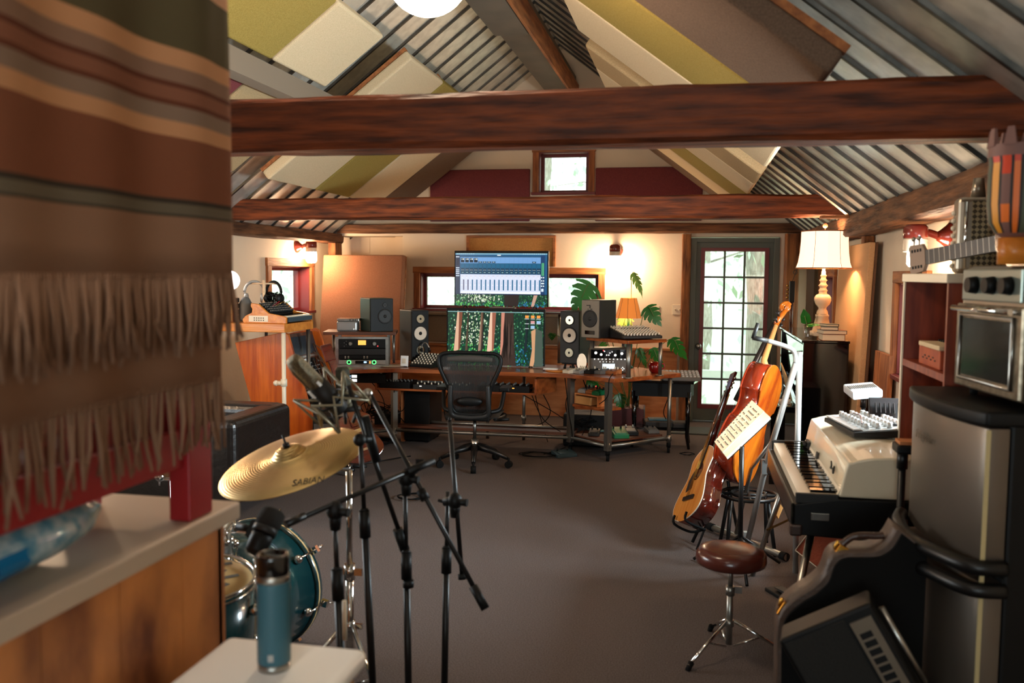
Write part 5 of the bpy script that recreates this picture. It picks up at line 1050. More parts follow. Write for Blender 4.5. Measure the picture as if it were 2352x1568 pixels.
# B: centre stand holding long boom with grey microphone
tB,bB=mstand('tall black stand in the middle whose long boom slants down to the right',(930,1100),(938,1568),3.12,3.08,(.66,),cl=1)
boom(tB,bB,D(852,908,3.2),D(1115,1398,2.95),.0085,D(933,1098,3.11),(.90,1.0,.015))
mb=MB(); mb.sm=True; p=D(940,1072,3.1)-bB; mb.cyl(p,p+Vector((.0,0,.0))+ (D(950,1090,3.1)-D(940,1072,3.1)),.02); p2=D(966,1125,3.08)-bB; mb.cyl(p2,p2+(D(978,1147,3.07)-D(966,1125,3.08)),.017); mb.box(p.x+.04,p.y,p.z+.015,.03,.01,.03); mb.build('boom_collar','black',tB)
mb=MB(); mb.sm=True; p=D(938,1340,3.09)-bB; mb.cyl(p+Vector((0,0,-.012)),p+Vector((0,0,.012)),.019); mb.build('clip_ring','black',tB)
# C: right stand with short vertical boom
tC,bC=mstand('black stand at the right of the group with its boom hanging vertically',(1028,1128),(1021,1568),3.3,3.26,(.62,),legs=(.25,2.3,4.4))
boom(tC,bC,D(1033,968,3.28),D(1062,1330,3.24),.0085,D(1045,1150,3.26),(.965,1.0,.015))
mb=MB(); mb.sm=True; a=D(1020,1152,3.27)-bC; b_=D(1052,1148,3.25)-bC; mb.cyl(a,b_,.016); mb.cyl(D(1006,1148,3.27)-bC,a,.006); mb.cyl(D(1033,968,3.28)-bC,D(1033,958,3.28)-bC,.006); mb.build('cross_clamp','black',tC)
# D: stand with bent arm carrying the large condenser
tD,bD=mstand('black stand left of centre whose arm folds down behind the cymbal edge',(828,1010),(856,1568),3.0,3.02,(.83,),legs=(.9,3.0,5.0))
boom(tD,bD,D(930,1258,3.12),D(800,885,3.02),.0085)
mb=MB(); mb.sm=True; mb.sph(D(826,1010,3.0)-bD,.022); mb.cyl(D(838,955,3.03)-bD,D(866,1060,3.05)-bD,.015); mb.cyl(D(826,1010,3.0)-bD,D(850,1008,3.03)-bD,.013); mb.cyl(D(913,1215,3.10)-bD,D(930,1262,3.12)-bD,.018); mb.build('swivel_joint','black',tD)
# large condenser in shock mount
a=D(768,925,3.05); b_=D(668,822,2.95); t=T('condenser_microphone','large tan grille condenser microphone in a spider shock mount','microphone',a); t.matrix_world=aim(a,b_); L=(b_-a).length
mb=MB(); mb.sm=True; mb.lathe([(0,-.04),(.03,-.035),(.032,0),(.035,.02),(.035,L*.42)],24); mb.build('body','dkgrey',t)
mb=MB(); mb.sm=True; mb.lathe([(.035,L*.42),(.037,L*.43),(.036,L*.9),(.028,L*.985),(.012,L*1.0),(0,L*1.0)],24,Matrix.Diagonal((1,.8,1,1))); mb.build('grille','mesh',t)
mb=MB(); mb.box(0,-.036,L*.36,.02,.006,.03); mb.box(.036,0,L*.46,.006,.01,.02); mb.build('badge','white',t)
mb=MB(); mb.sm=True; mb.tube([(.0,-.03,L*.44),(.0,-.031,L*.8),(.0,-.024,L*.95)],.003,6); mb.build('grille_bar','micg',t)
t2=T('shock_mount','grey spider shock mount with crossing rods','shock mount',a); t2.matrix_world=aim(a,b_)
mb=MB(); mb.sm=True
for k in range(4):
    q0=PI/4+k*PI/2; q1=q0+PI/4; q2=q0+PI/2
    f=lambda q,r,z:(r*math.cos(q),r*math.sin(q),z)
    mb.tube([f(q0,.105,-.055),f(q1,.055,.04),f(q2,.105,-.055)],.0055,6); mb.tube([f(q0,.11,.085),f(q1,.06,.0),f(q2,.11,.085)],.0055,6)
    mb.cyl(f(q0,.105,-.055),f(q0,.11,.085),.004)
mb.build('wire_cage','micg',t2)
mb=MB(); mb.sm=True; mb.tube([(.05*math.cos(k*2*PI/20),.05*math.sin(k*2*PI/20),.015) for k in range(20)],.005,6,closed=True); mb.build('inner_ring','black',t2)
# grey pencil-like condenser upright
a=D(792,945,3.15); b_=D(786,842,3.15); t=T('condenser_microphone','grey flat topped condenser microphone in a round shock mount','microphone',a); t.matrix_world=aim(a,b_); L=(b_-a).length
mb=MB(); mb.sm=True; mb.lathe([(0,0),(.022,0),(.03,.03),(.032,L*.45),(.03,L*.5)],20); mb.build('body','micg',t); mb=MB(); mb.sm=True; mb.lathe([(.03,L*.5),(.032,L*.55),(.028,L*.93),(.02,L),(0,L)],6,sm=False); mb.build('grille',pbr('olive_mesh',S(84,82,66),.5,.4,S(60,58,48),200,detail=1),t)
t2=T('shock_mount','dark ring shock mount around the grey microphone','shock mount',a); t2.matrix_world=aim(a,b_)
for z in (.0,.045): mb=MB(); mb.sm=True; mb.lathe([(.05,z),(.056,z+.004),(.056,z+.014),(.05,z+.018),(.05,z)],28); mb.build('ring','dkgrey',t2)
mb=MB(); mb.sm=True
for k in range(6): a_=k*PI/3; mb.cyl((.053*math.cos(a_),.053*math.sin(a_),.01),(.035*math.cos(a_+.4),.035*math.sin(a_+.4),.055),.0025,n=5); mb.cyl((.05*math.cos(a_),.05*math.sin(a_),0),(.03*math.cos(a_),.03*math.sin(a_),-.04),.006,n=6)
mb.build('elastic_struts','dkgrey',t2)
mb=MB(); mb.sm=True; inv=aim(a,b_).inverted(); e0=inv@D(815,905,3.17); e1=inv@D(845,903,3.2); e2=inv@D(856,925,3.2); mb.tube([e0,e1,e2],[.012,.012,.014],8); mb.sph(e1,.018); mb.build('swivel','steel',t2)
t=T('floor_clutter','small black stand base and folded cable lying on the carpet beyond the stands','stand base',at_z(790,1082,0)); mb=MB(); mb.sm=True; mb.cyl((-.3,0,.02),(.1,-.02,.02),.014); mb.cyl((-.1,.1,.02),(.15,.14,.02),.012); mb.cyl((-.05,.05,.02),(.42,.5,.05),.006); mb.build('base_tubes','blackm',t); t.name='stand_base'
coil('black cable coiled on the carpet beyond the cymbal',-2.0,6.2,.1,3)
# ---------------- throne stool ----------------
t=T('drum_throne','round oxblood vinyl stool on a chrome tripod','stool',(.19,3.92,0))
mb=MB(); mb.sm=True; mb.lathe([(0,.405),(.13,.405),(.148,.415),(.152,.43),(.15,.455),(.135,.475),(.10,.482),(0,.484)],40); mb.build('seat','maroonl',t)
mb=MB(); mb.sm=True; mb.cyl((0,0,.05),(0,0,.3),.0145); mb.cyl((0,0,.3),(0,0,.41),.011); mb.cyl((0,0,.27),(0,0,.31),.02); mb.cyl((0,0,.13),(0,0,.16),.02); mb.build('pole','pipe',t); mb=MB(); mb.box(.035,0,.295,.03,.008,.03); mb.build('wing_nut','steel',t)
for a in (math.atan2(3.76-3.92,.05-.19)+.0,math.atan2(4.29-3.92,.08-.19),math.atan2(4.0-3.92,.44-.19)-.25): st_leg(t,a,.02,.155,.26,name='leg',rr=.0075)
# ---------------- Rhodes ----------------
R_=T('electric_piano','black cased electric piano with a cream domed lid','electric piano',(.72,4.265,0),-PI/2)
# local x: -0.575 (far) .. .575 (near); local y: -.3 front .. +.3 back (wall)
mb=MB(); mb.prism([(-.3,.62),(.3,.60),(.33,.78),(.28,.78),(-.13,.775),(-.3,.745)],-.575,.575,XM); mb.build('case','black',R_,bev=.006)
mb=MB(); mb.bx(-.578,.578,-.312,-.30,.66,.75); mb.build('front_rail',pbr('worn_rail',S(50,50,44),.3,.6,S(20,20,18),30),R_,bev=.006)
N=52; mb=MB(); w_=1.10/N
for i in range(N): mb.bx(-.55+i*w_,-.55+(i+.93)*w_,-.285,-.13,.75,.787)
mb.build('white_keys','offw',R_)
o=mb=MB()
for i in range(N):
    if i%7 not in (2,6): mb.bx(-.55+(i+.68)*w_,-.55+(i+1.25)*w_,-.235,-.13,.787,.80)
mb.build('black_keys','gblack',R_)
mb=MB(); mb.prism([(-.295,.75),(-.13,.75),(-.13,.80),(-.295,.80)],-.572,-.552,XM); mb.prism([(-.295,.75),(-.13,.75),(-.13,.79),(-.295,.79)],.552,.572,XM); mb.build('key_block','dkgrey',R_,bev=.003)
# lid
def lidp(u,v): # u along x, v profile
    return None
cr=[(-.13,.78),(-.105,.905),(-.085,.925),(.0,.945),(.12,.95),(.24,.94),(.30,.92),(.31,.78)]
cr=[(p.x,p.y) for p in spl([(a,b_,0) for a,b_ in cr],3)]
mb=MB(); mb.sm=False; mb.prism(cr,-.565,.565,XM); mb.build('lid',pbr('cream_lid',S(214,200,172),.28,0,S(220,208,182),2,coat=.3),R_,bev=.01,seg=3)
mb=MB(); mb.prism([(-.137,.785),(-.112,.785+.05),(-.112,.79)],-.56,.56,XM); mb.build('name_rail','offw',R_)
mb=MB(); mb.box(-.42,-.133,.81,.1,.01,.04,(-.2,0,0)); mb.build('control_plate','dkgrey',R_); mb=MB(); [mb.sph((-.44+.04*k,-.143,.812),.012) for k in range(2)]; mb.build('knobs','black',R_)
mb=MB(); mb.box(-.08,-.131,.822,.045,.006,.03,(-.2,0,0)); mb.build('badge_plate','dkgrey',R_)
mb=MB(); mb.sm=True; mb.tube(spl([(.30,-.123,.872),(.33,-.126,.86),(.31,-.126,.845),(.35,-.124,.852),(.39,-.128,.84),(.37,-.121,.865)],4),.004,5); mb.build('script_badge','blackm',R_)
mb=MB(); mb.box(.577,-.2,.70,.01,.07,.03); mb.box(.577,.1,.69,.008,.06,.04); mb.build('latch','steel',R_,bev=.002); mb=MB(); mb.box(.56,-.29,.64,.05,.05,.05); mb.box(-.56,-.29,.64,.05,.05,.05); mb.build('corner_guard',pbr('corner_metal',S(80,66,60),.4,.8),R_,bev=.01)
for x,y,fx,fy in ((.5,-.22,.72,-.36),(-.5,-.22,-.75,-.36),(.5,.22,.62,.3),(-.5,.22,-.62,.3)): mb=MB(); mb.sm=True; mb.cyl((x,y,.62),(fx,fy,.0),.0165,.013); mb.build('leg','steel',R_)
mb=MB(); mb.cyl((.62,-.3,.3),(.25,.05,.62),.006); mb.cyl((-.62,-.3,.3),(-.25,.05,.62),.006); mb.cyl((.3,.1,.62),(.55,.25,.3),.006); mb.build('brace_rod','gold',R_)
# drum machine on lid
t=keysbox('silver grey synth module crowded with white knobs on the cream lid','__',0,.1,.1,.1,'grey') if False else T('groovebox','silver knob covered groovebox lying on the cream piano lid','synthesizer',(.80,4.32,.957),-PI/2+.16)
mb=MB(); mb.prism([(-.13,0),(.13,0),(.13,.04),(-.13,.022)],-.21,.21,XM); mb.build('body','dkgrey',t,bev=.004)
mb=MB(); [mb.bx(-.2+i*.025,-.181+i*.025,-.125,-.09,.028,.034) for i in range(16)]; mb.prism([(-.085,.026),(.12,.041),(.12,.043),(-.085,.028)],-.2,.2,XM); mb.build('face_plate','silver',t)
mb=MB(); rn=random.Random(1)
for i in range(9):
    for j in range(4): mb.sm=True; y=-.06+.05*j; mb.cyl((-.175+i*.043,y,.033+.04*(j*.05+.02)),(-.175+i*.043,y,.058+.003*j),.012,.010,12)
mb.build('knobs','silver',t); mb=MB(); mb.box(.08,.09,.046,.12,.03,.006); mb.build('display','black',t)
cable('thin red brown lead on the silver groovebox',[(.74,4.36,1.02),(.76,4.28,1.03),(.75,4.16,1.01)],.003,'maroonl')
# stool far: things under piano
t=T('amplifier_cabinet','red brown cabinet with white piping leaning under the electric piano','amplifier',(.80,5.02,.02)); t.rotation_euler=(0,math.radians(32),math.radians(-20)); mb=MB(); mb.bx(-.16,.16,-.11,.11,.0,.34); mb.build('cabinet',pbr('rust_tolex',S(150,66,36),.7,bump=.2,bscale=80,scale=20),t,bev=.008); mb=MB(); [mb.tube([(x,-.112,.004),(x,-.112,.336)],.003,5) for x in (-.158,.158)]; [mb.tube([(-.158,-.112,z),(.158,-.112,z)],.003,5) for z in (.004,.336)]; mb.build('white_piping','offw',t); t.location=(.74,5.02,.09)
t=T('flight_case','black case standing under the far end of the electric piano','case',(.98,5.0,0)); mb=MB(); mb.bx(-.14,.3,-.25,.3,0,.55); mb.build('body','black',t,bev=.01); mb=MB(); mb.bx(-.145,-.14,-.1,.1,.3,.34); mb.build('handle','dkgrey',t)
t=T('wooden_crate','orange wooden crate under the near end of the electric piano','crate',(1.05,4.3,0)); mb=MB(); mb.bx(-.12,.12,-.2,.2,0,.55); mb.build('body','barn',t,bev=.005); mb=MB(); [mb.bx(-.125,-.12,-.2,.2,z,z+.08) for z in (.05,.2,.35)]; mb.build('slats','orangew',t)
# ---------------- keyboard stand ----------------
t=T('keyboard_stand','silver tubular two tier keyboard stand with an empty upper arm','keyboard stand',(.36,5.6,0)); o0=Vector((.36,5.6,0))
V=lambda p:Vector(p)-o0
top=V((.555,5.02,1.19)); 
mb=MB(); mb.sm=True; mb.cyl(V((.14,5.86,.03)),V((.57,5.3,.03)),.02); mb.build('base_tube','pipe',t)
for p,q in (((.14,5.86,.03),(.165,5.827,.03)),((.545,5.333,.03),(.57,5.3,.03))): mb=MB(); mb.cyl(V(p),V(q),.0255); mb.build('end_cap','rubber',t)
mb=MB(); mb.sm=True; mb.box(*(V((.36,5.57,.06))),.04,.04,.06); mb.tube([V((.355,5.45,.05)),V((.44,5.22,.62)),top],.0165,10); mb.build('front_leg','silver',t)
mb=MB(); mb.sm=True; mb.tube([V((.30,5.66,.05)),V((.37,5.5,.5)),V((.46,5.22,.72))],.012,8); mb.build('brace_leg','pipe',t)
mb=MB(); mb.sm=True; mb.tube([V((.60,5.12,.0)),V((.585,5.08,.7)),V((.575,5.04,1.25))],.016,10); mb.build('rear_leg','silver',t)
mb=MB(); mb.box(*V((.432,5.24,.57)),.045,.05,.08); mb.build('clamp','grey',t)
mb=MB(); mb.sm=True; mb.tube(spl([top,V((.545,5.03,1.25)),V((.50,5.03,1.28)),V((.40,5.02,1.31))],5),.013,8); mb.build('upper_arm','silver',t); mb=MB(); mb.sm=True; mb.cyl(V((.40,5.02,1.31)),V((.325,5.0,1.325)),.013); mb.cyl(V((.325,5.0,1.32)),V((.35,5.0,1.405)),.011); mb.build('arm_pad','dkgrey',t)
# music stand
t=T('music_stand','black music stand on a single pole before the cello','music stand',(.295,5.09,0))
mb=MB(); mb.sm=True; mb.cyl((0,0,.1),(-.01,-.05,.72),.014); mb.build('pole','blackm',t)
for a in (.6,2.7,4.8): mb=MB(); mb.sm=True; mb.cyl((0,0,.2),(.28*math.cos(a),.28*math.sin(a),.012),.009); mb.build('leg','blackm',t)
Q=[Vector(at_d(x,y,d)) for x,y,d in ((1641,1014,5.02),(1668,1049,4.90),(1768,956,4.98),(1727,919,5.10))]
nr=(Q[1]-Q[0]).cross(Q[3]-Q[0]).normalized(); nr=nr if nr.y<0 else -nr
c=sum(Q,Vector())/4; o1=Vector((.295,5.09,0)); mb=MB(); 
def hexa(mb,Q,n0,n1,org):
    A=[mb.bm.verts.new(q+nr*n0-org) for q in Q];B=[mb.bm.verts.new(q+nr*n1-org) for q in Q]
    mb._f(A);mb._f(B)
    for i in range(4): mb._f([A[i],A[(i+1)%4],B[(i+1)%4],B[i]])
hexa(mb,Q,-.03,-.024,o1); mb.build('desk_plate','blackm',t)
lq=lambda u,v:(Q[0].lerp(Q[3],v)).lerp(Q[1].lerp(Q[2],v),u)
t=T('music_book','open music book with staves resting on the music stand','book',Q[0]); 
mb=MB(); hexa(mb,Q,-.022,-.004,Q[0]); mb.build('pages','paper',t)
mb=MB(); hexa(mb,[lq(0,0),lq(.72,0),lq(.70,1),lq(0,1)],-.003,.002,Q[0]); mb.build('open_page',pbr('page_tan',S(222,190,152),.8),t)
mb=MB(); rn=random.Random(4)
for k in range(11):
    v=.06+k*.084
    for s5 in range(9):
        u=.08+s5*.065; 
        if rn.random()<.85: a_,b_=lq(u,v),lq(u+.05,v+rn.uniform(-.006,.006)); w2=(Q[3]-Q[0]).normalized()*.0035; mb._f([mb.bm.verts.new(q+nr*.0035-Q[0]) for q in (a_-w2,b_-w2,b_+w2,a_+w2)])
for k in range(16): v=.02+k*.06; a_,b_=lq(-.03,v),lq(.03,v+.01); w2=(Q[3]-Q[0]).normalized()*.003; mb._f([mb.bm.verts.new(q+nr*.004-Q[0]) for q in (a_-w2,b_-w2,b_+w2,a_+w2)])
mb.build('printed_music','ink',t)
# ---------------- cello ----------------
B0=Vector(at_d(1672,1102,5.45)); S0=Vector(at_d(1822,690,5.85)); zz=(S0-B0).normalized(); fr=Vector((-.93,.36,0)); fr=(fr-zz*fr.dot(zz)).normalized(); xx=fr.cross(zz); 
Mt=Matrix.Identity(4); 
for i in range(3): Mt[i][0]=xx[i]; Mt[i][1]=-fr[i]; Mt[i][2]=zz[i]; Mt[i][3]=B0[i]
LL=(S0-B0).length/1.24
t=T('cello','amber varnished cello leaning with its back to the viewer','cello',B0); t.matrix_world=Mt
def cout(sc=1,inset=0):
    ks=[(0,.02),(.02,.10),(.08,.185),(.18,.215),(.29,.195),(.345,.17),(.36,.15),(.42,.118),(.48,.122),(.52,.15),(.535,.165),(.61,.17),(.69,.15),(.735,.10),(.755,.04),(.757,.0)]
    c=spl([(w_,z,0) for z,w_ in ks],3); Rr=[(max(0,p.x-inset)*sc,p.y*sc) for p in c]; return Rr+[(-x,y) for x,y in Rr[::-1]]
mb=MB(); mb.sm=True; mb.prism([(x,y) for x,y in cout(LL,.006)],-.058*LL,.058*LL,XZ); mb.build('ribs','redv',t)
mb=MB(); mb.prism(cout(LL),.056*LL,.066*LL,XZ); mb.build('back','amber',t,bev=.004); mb=MB(); mb.prism(cout(LL),-.066*LL,-.056*LL,XZ); mb.build('front','redv',t,bev=.004)
mb=MB(); mb.sm=True; mb.tube([(0,-.02*LL,.74*LL),(0,-.045*LL,.80*LL),(0,-.05*LL,1.05*LL)],[.03,.02,.015],10); mb.build('neck','maple',t)
mb=MB(); mb.tube([(0,-.12*LL,.50*LL),(0,-.065*LL,1.06*LL)],[.024,.015],8); mb.build('fingerboard','ebony',t)
mb=MB(); mb.sm=True; pb=[(0,-.052,1.05),(0,-.045,1.10),(0,-.025,1.16)]; mb.tube([Vector(p)*LL for p in pb],[.019,.018,.016],8)
sp_=[]; 
for k in range(40): a=k*.36; r_=.034*(1-k/46); sp_.append((0,(-.032+r_*math.cos(a+1.0))*LL,(1.185+r_*math.sin(a+1.0))*LL))
mb.tube([(0,-.025*LL,1.16*LL)]+sp_,[.016]+[.0125-.0001*k for k in range(40)],8); mb.build('scroll','amber',t)
for k in range(4): s_=1 if k%2 else -1; mb=MB(); z=1.065+.022*k; mb.cyl((0,-.045*LL,z*LL),(.055*s_,-.045*LL,z*LL),.006); mb.sph((.062*s_,-.045*LL,z*LL),.014,(.5,1,1)); mb.build('tuning_peg','ebony',t)
mb=MB(); [mb.tube([(x,-.125*LL,.34*LL),(x*.6,-.073*LL,1.05*LL)],.0012,4) for x in (-.02,-.007,.007,.02)]; [mb.tube([(x,-.125*LL,.34*LL),(x*.8,-.09*LL,.17*LL)],.0012,4) for x in (-.02,-.007,.007,.02)]; mb.build('strings','steel',t)
mb=MB(); mb.prism([(-.045,0),(.045,0),(.03,.075),(-.03,.07)],-.006,.006,Matrix(((1,0,0,0),(0,0,1,.335*LL),(0,-1,0,-.06*LL),(0,0,0,1)))); mb.build('bridge','maple',t); mb=MB(); mb.prism([(-.02,.02),(.02,.02),(.03,.19),(-.03,.19)],-.1*LL,-.085*LL,XZ); mb.build('tailpiece','ebony',t)
t=T('stool','black round seat ring stool supporting the cello','stool',(.36,5.52,0)); c=Vector((.0,0,0)); mb=MB(); mb.sm=True; mb.tube([(.17*math.cos(a),.17*math.sin(a),.335) for a in [2*PI*k/28 for k in range(28)]],.012,8,closed=True); mb.tube([(.1*math.cos(a),.1*math.sin(a),.34) for a in [2*PI*k/24 for k in range(24)]],.01,8,closed=True); mb.cyl((-.17,0,.335),(.17,0,.335),.01); mb.cyl((0,-.17,.335),(0,.17,.335),.01); mb.build('seat_ring','blackm',t)
for k in range(4): a=PI/4+k*PI/2; mb=MB(); mb.sm=True; mb.cyl((.15*math.cos(a),.15*math.sin(a),.335),(.2*math.cos(a+.1),.2*math.sin(a+.1),0),.012); mb.build('leg','blackm',t)
# ---------------- acoustic guitar ----------------
B1=Vector(at_d(1583,1205,5.38)); S1=Vector(at_d(1700,868,5.75)); zz=(S1-B1).normalized(); fr=Vector((-.90,-.42,0)); fr=(fr-zz*fr.dot(zz)).normalized(); xx=fr.cross(zz); Mg=Matrix.Identity(4)
for i in range(3): Mg[i][0]=xx[i]; Mg[i][1]=-fr[i]; Mg[i][2]=zz[i]; Mg[i][3]=B1[i]
G=(S1-B1).length/1.02
t=T('acoustic_guitar','acoustic guitar with orange top and dark glossy sides on a floor stand','guitar',B1); t.matrix_world=Mg
go=gout(.5*G,.2*G,.135*G,.15*G)
mb=MB(); mb.sm=True; mb.prism(go,-.05,.055,XZ); mb.build('sides','mahog',t); mb=MB(); mb.prism(go,-.056,-.05,XZ); mb.build('top','spruce',t,bev=.002); mb=MB(); mb.prism(go,.055,.06,XZ); mb.build('back','mahog',t)
mb=MB(); mb.sm=True; mb.tube([(x*1.0,-.053,y) for x,y in go[2:-2]],.0035,5); mb.build('binding','cone',t)
YF=Matrix.Translation((0,-.0572,.33*G))@Matrix.Rotation(PI/2,4,'X'); mb=MB(); mb.lathe([(.05,0),(0,.0005)],30,YF); mb.build('sound_hole','black',t); mb=MB(); mb.lathe([(.06,.0003),(.052,.0006)],30,YF); mb.build('rosette','mahog',t); mb=MB(); mb.box(0,-.062,.15*G,.15,.012,.028); mb.build('bridge','ebony',t,bev=.003)
mb=MB(); mb.prism([(.01,.22),(.09,.2),(.1,.28),(.06,.34),(.045,.3)],-.0585,-.0572,XZ); mb.build('pickguard','ebony',t)
mb=MB(); mb.bx(-.026,.026,-.064,-.058,.345*G,.9*G); mb.build('fretboard','ebony',t); mb=MB(); mb.sm=True; mb.tube([(0,-.045,.49*G),(0,-.05,.88*G)],[.024,.02],10); mb.build('neck','mahog',t); mb=MB(); mb.prism([(-.024,.88*G),(.024,.88*G),(.036,1.03*G),(-.036,1.03*G)],-.058,-.042,XZ); mb.build('headstock','mahog',t)
mb=MB(); [mb.tube([(x,-.07,.15*G),(x*.8,-.066,.88*G)],.0008,4) for x in (-.02,-.012,-.004,.004,.012,.02)]; mb.build('strings','gold',t)
for k in range(6): s_=1 if k%2 else -1; z=.91*G+.035*(k//2); mb=MB(); mb.cyl((.03*s_,-.05,z),(.048*s_,-.05,z),.003); mb.sph((.052*s_,-.05,z),.008,(.6,1,1)); mb.build('tuning_peg','chrome',t)
t=T('guitar_stand','black folding guitar stand under the acoustic guitar','guitar stand',(.10,5.50,0)); og=Vector((.10,5.50,0)); v=lambda p:Vector(p)-og
bb=B1+Vector((0,0,0)); apex=D(1668,1085,5.55)
mb=MB(); mb.sm=True; mb.cyl(v(apex),v(at_z(1590,1245,0.01)),.01); mb.cyl(v(apex),v(at_z(1600,1262,.01)),.007); mb.cyl(v(apex),v((.32,5.75,.01)),.01); mb.cyl(v(apex),v(B1.lerp(S1,.62))+Vector((.06,.05,0)),.009); mb.build('frame','blackm',t)
mb=MB(); mb.sm=True; f0=Vector(at_d(1618,1215,5.4)); 
for e in (-.09,.09): 
    s0=B1+xx*e+Vector((.02,.0,-.02)); mb.tube(spl([v(f0),v(s0+fr*-.03),v(s0+fr*.085),v(s0+fr*.1+zz*.05)],4),.008,8)
mb.build('cradle','rubber',t)
# sustain pedal & floor objects
t=T('sustain_pedal','flat black sustain pedal on the carpet right of the stool','pedal',(.5,4.72,0),.5); mb=MB(); mb.bx(-.05,.05,-.12,.1,0,.02); mb.build('base','black',t,bev=.004); mb=MB(); mb.prism([(-.13,.022),(.05,.03),(.05,.035),(-.13,.045)],-.025,.025,XM); mb.build('lever','dkgrey',t)
# ---------------- upright piano ----------------
t=T('upright_piano','gloss black upright piano against the right wall','piano',(1.03,8.2,0)) # X .86..1.2, Y 7.3..9.1
mb=MB(); mb.bx(-.17,.17,-.9,-.865,0,1.14); mb.bx(-.17,.17,.865,.9,0,1.14); mb.build('side_panel','gblack',t,bev=.004)
mb=MB(); mb.bx(-.185,.175,-.915,.915,1.14,1.16); mb.build('top_lid','gblack',t,bev=.004)
mb=MB(); mb.bx(-.14,.16,-.865,.865,.05,.6); mb.bx(-.10,.16,-.865,.865,.6,1.14); mb.build('case_body','gblack',t)
mb=MB(); mb.box(-.125,0,.90,.015,1.66,.42,(0,-.08,0)); mb.build('front_panel','gblack',t)
mb=MB(); mb.bx(-.40,-.14,-.9,.9,.58,.63); mb.build('key_bed','gblack',t,bev=.005)
mb=MB(); [mb.bx(-.38,-.22,-.6+i*.0235,-.6+(i+.92)*.0235,.63,.65) for i in range(52)]; mb.build('white_keys','offw',t)
mb=MB(); [mb.bx(-.31,-.22,-.6+(i+.7)*.0235,-.6+(i+1.2)*.0235,.65,.66) for i in range(51) if i%7 not in(2,6)]; mb.build('black_keys','gblack',t)
mb=MB(); mb.box(-.205,0,.72,.012,1.5,.14,(0,-.35,0)); mb.build('fallboard','gblack',t)
for y in (-.86,.86): mb=MB(); mb.bx(-.4,-.34,y-.035,y+.035,0,.58); mb.build('front_leg','gblack',t)
t=T('sheet_music','loose folded sheets leaning on the piano front panel','papers',(.78,7.7,.665)); mb=MB(); mb.box(0,0,.12,.01,.3,.22,(.3,-.25,0)); mb.build('sheet','tanf',t); mb=MB(); mb.box(-.02,.25,.1,.01,.2,.2,(-.4,-.25,0)); mb.build('sheet','green_paint',t)
t=T('table_lamp','large table lamp with a glowing cream bell shade on the piano','table lamp',(1.03,7.58,1.161))
mb=MB(); mb.sm=False; mb.lathe([(0,.02),(.105,.02),(.105,.055),(.085,.06),(.055,.17),(.06,.175),(.06,.19),(.045,.195)],4,ang=PI/4,M=Matrix.Rotation(.15,4,'Z')); mb.sm=True
mb.lathe([(.045,.19),(.045,.2),(.04,.22),(.03,.235),(.032,.25),(.055,.275),(.066,.305),(.064,.33),(.05,.35),(.032,.36),(.03,.375),(.036,.385),(.026,.40),(.024,.41),(.038,.425),(.024,.44),(.021,.455),(.032,.468),(.02,.48),(.019,.495),(.027,.505),(.017,.515),(.016,.54),(.012,.545),(.012,.60)],28); mb.build('turned_base','lampw',t)
sh=bpy.data.materials.new('glowing_shade'); sh.use_nodes=True; nt=sh.node_tree; b=nt.nodes['Principled BSDF']; b.inputs['Base Color'].default_value=S(240,222,196); b.inputs['Roughness'].default_value=.8; b.inputs['Emission Color'].default_value=(1,.78,.55,1); b.inputs['Emission Strength'].default_value=1.25
mb=MB(); mb.sm=True; mb.lathe([(.216,.565),(.200,.61),(.188,.69),(.182,.78),(.181,.86)],12,sm=False); mb.bm.faces.ensure_lookup_table(); [mb.bm.faces.remove(f) for f in [f for f in mb.bm.faces if len(f.verts)>4]]; mb.build('lamp_shade',sh,t,solid=.002)
for r_,z in ((.217,.565),(.182,.86)): mb=MB(); mb.tube([(r_*math.cos(a),r_*math.sin(a),z) for a in [2*PI*k/12 for k in range(12)]],.005,6,closed=True); mb.build('shade_trim','barnx',t)
mb=MB(); [mb.tube([((p+.003)*math.cos(a),(p+.003)*math.sin(a),z) for p,z in ((.216,.565),(.200,.61),(.188,.69),(.182,.78),(.181,.86))],.0015,4) for a in [2*PI*k/6 for k in range(6)]]; mb.build('shade_seams','barnx',t)
mb=MB(); mb.cyl((0,0,.6),(0,0,.89),.003); mb.sph((0,0,.905),.02); mb.build('finial','lampw',t)
mb=MB(); mb.sph((0,0,.68),.03); mb.build('bulb',em('lamp_bulb',(1,.62,.34,1),900),t)
bk=[('thick tan paged book at the bottom of the pile on the piano',.17,.24,.05,'barn','paper',0),('second wide book in the pile on the piano',.18,.22,.03,'darkw','paper',.1),('dark bound book near the top of the pile on the piano',.13,.18,.026,'black','paper',-.1),('small green black notebook topmost on the piano pile',.10,.14,.02,pbr('notebook_green',S(40,44,36),.5),'paper',.25)]
z=1.161
for i,(l,w_,d_,h_,m,pg,rz) in enumerate(bk):
    t=T('book',l,'book',(1.08-.02*(i>1),7.395-.0*i,z),rz,None); mb=MB(); mb.bx(-w_/2,w_/2,-d_/2+.12*0,d_/2,0,.003); mb.bx(-w_/2,w_/2,-d_/2,d_/2,h_-.003,h_); mb.bx(w_/2-.004,w_/2,-d_/2,d_/2,.003,h_-.003); mb.build('cover',m,t); mb=MB(); mb.bx(-w_/2+.004,w_/2-.004,-d_/2+.004,d_/2-.004,.003,h_-.003); mb.build('pages',pg,t); z+=h_+.0005
t=T('bud_vase','small clear glass with a leafy cutting on the piano','vase',(.905,7.52,1.161)); mb=MB(); mb.sm=True; mb.lathe([(0,.003),(.028,.003),(.03,.01),(.026,.06),(.024,.1)],20); mb.bm.faces.ensure_lookup_table(); mb.build('glass_body','glass',t,solid=.002)
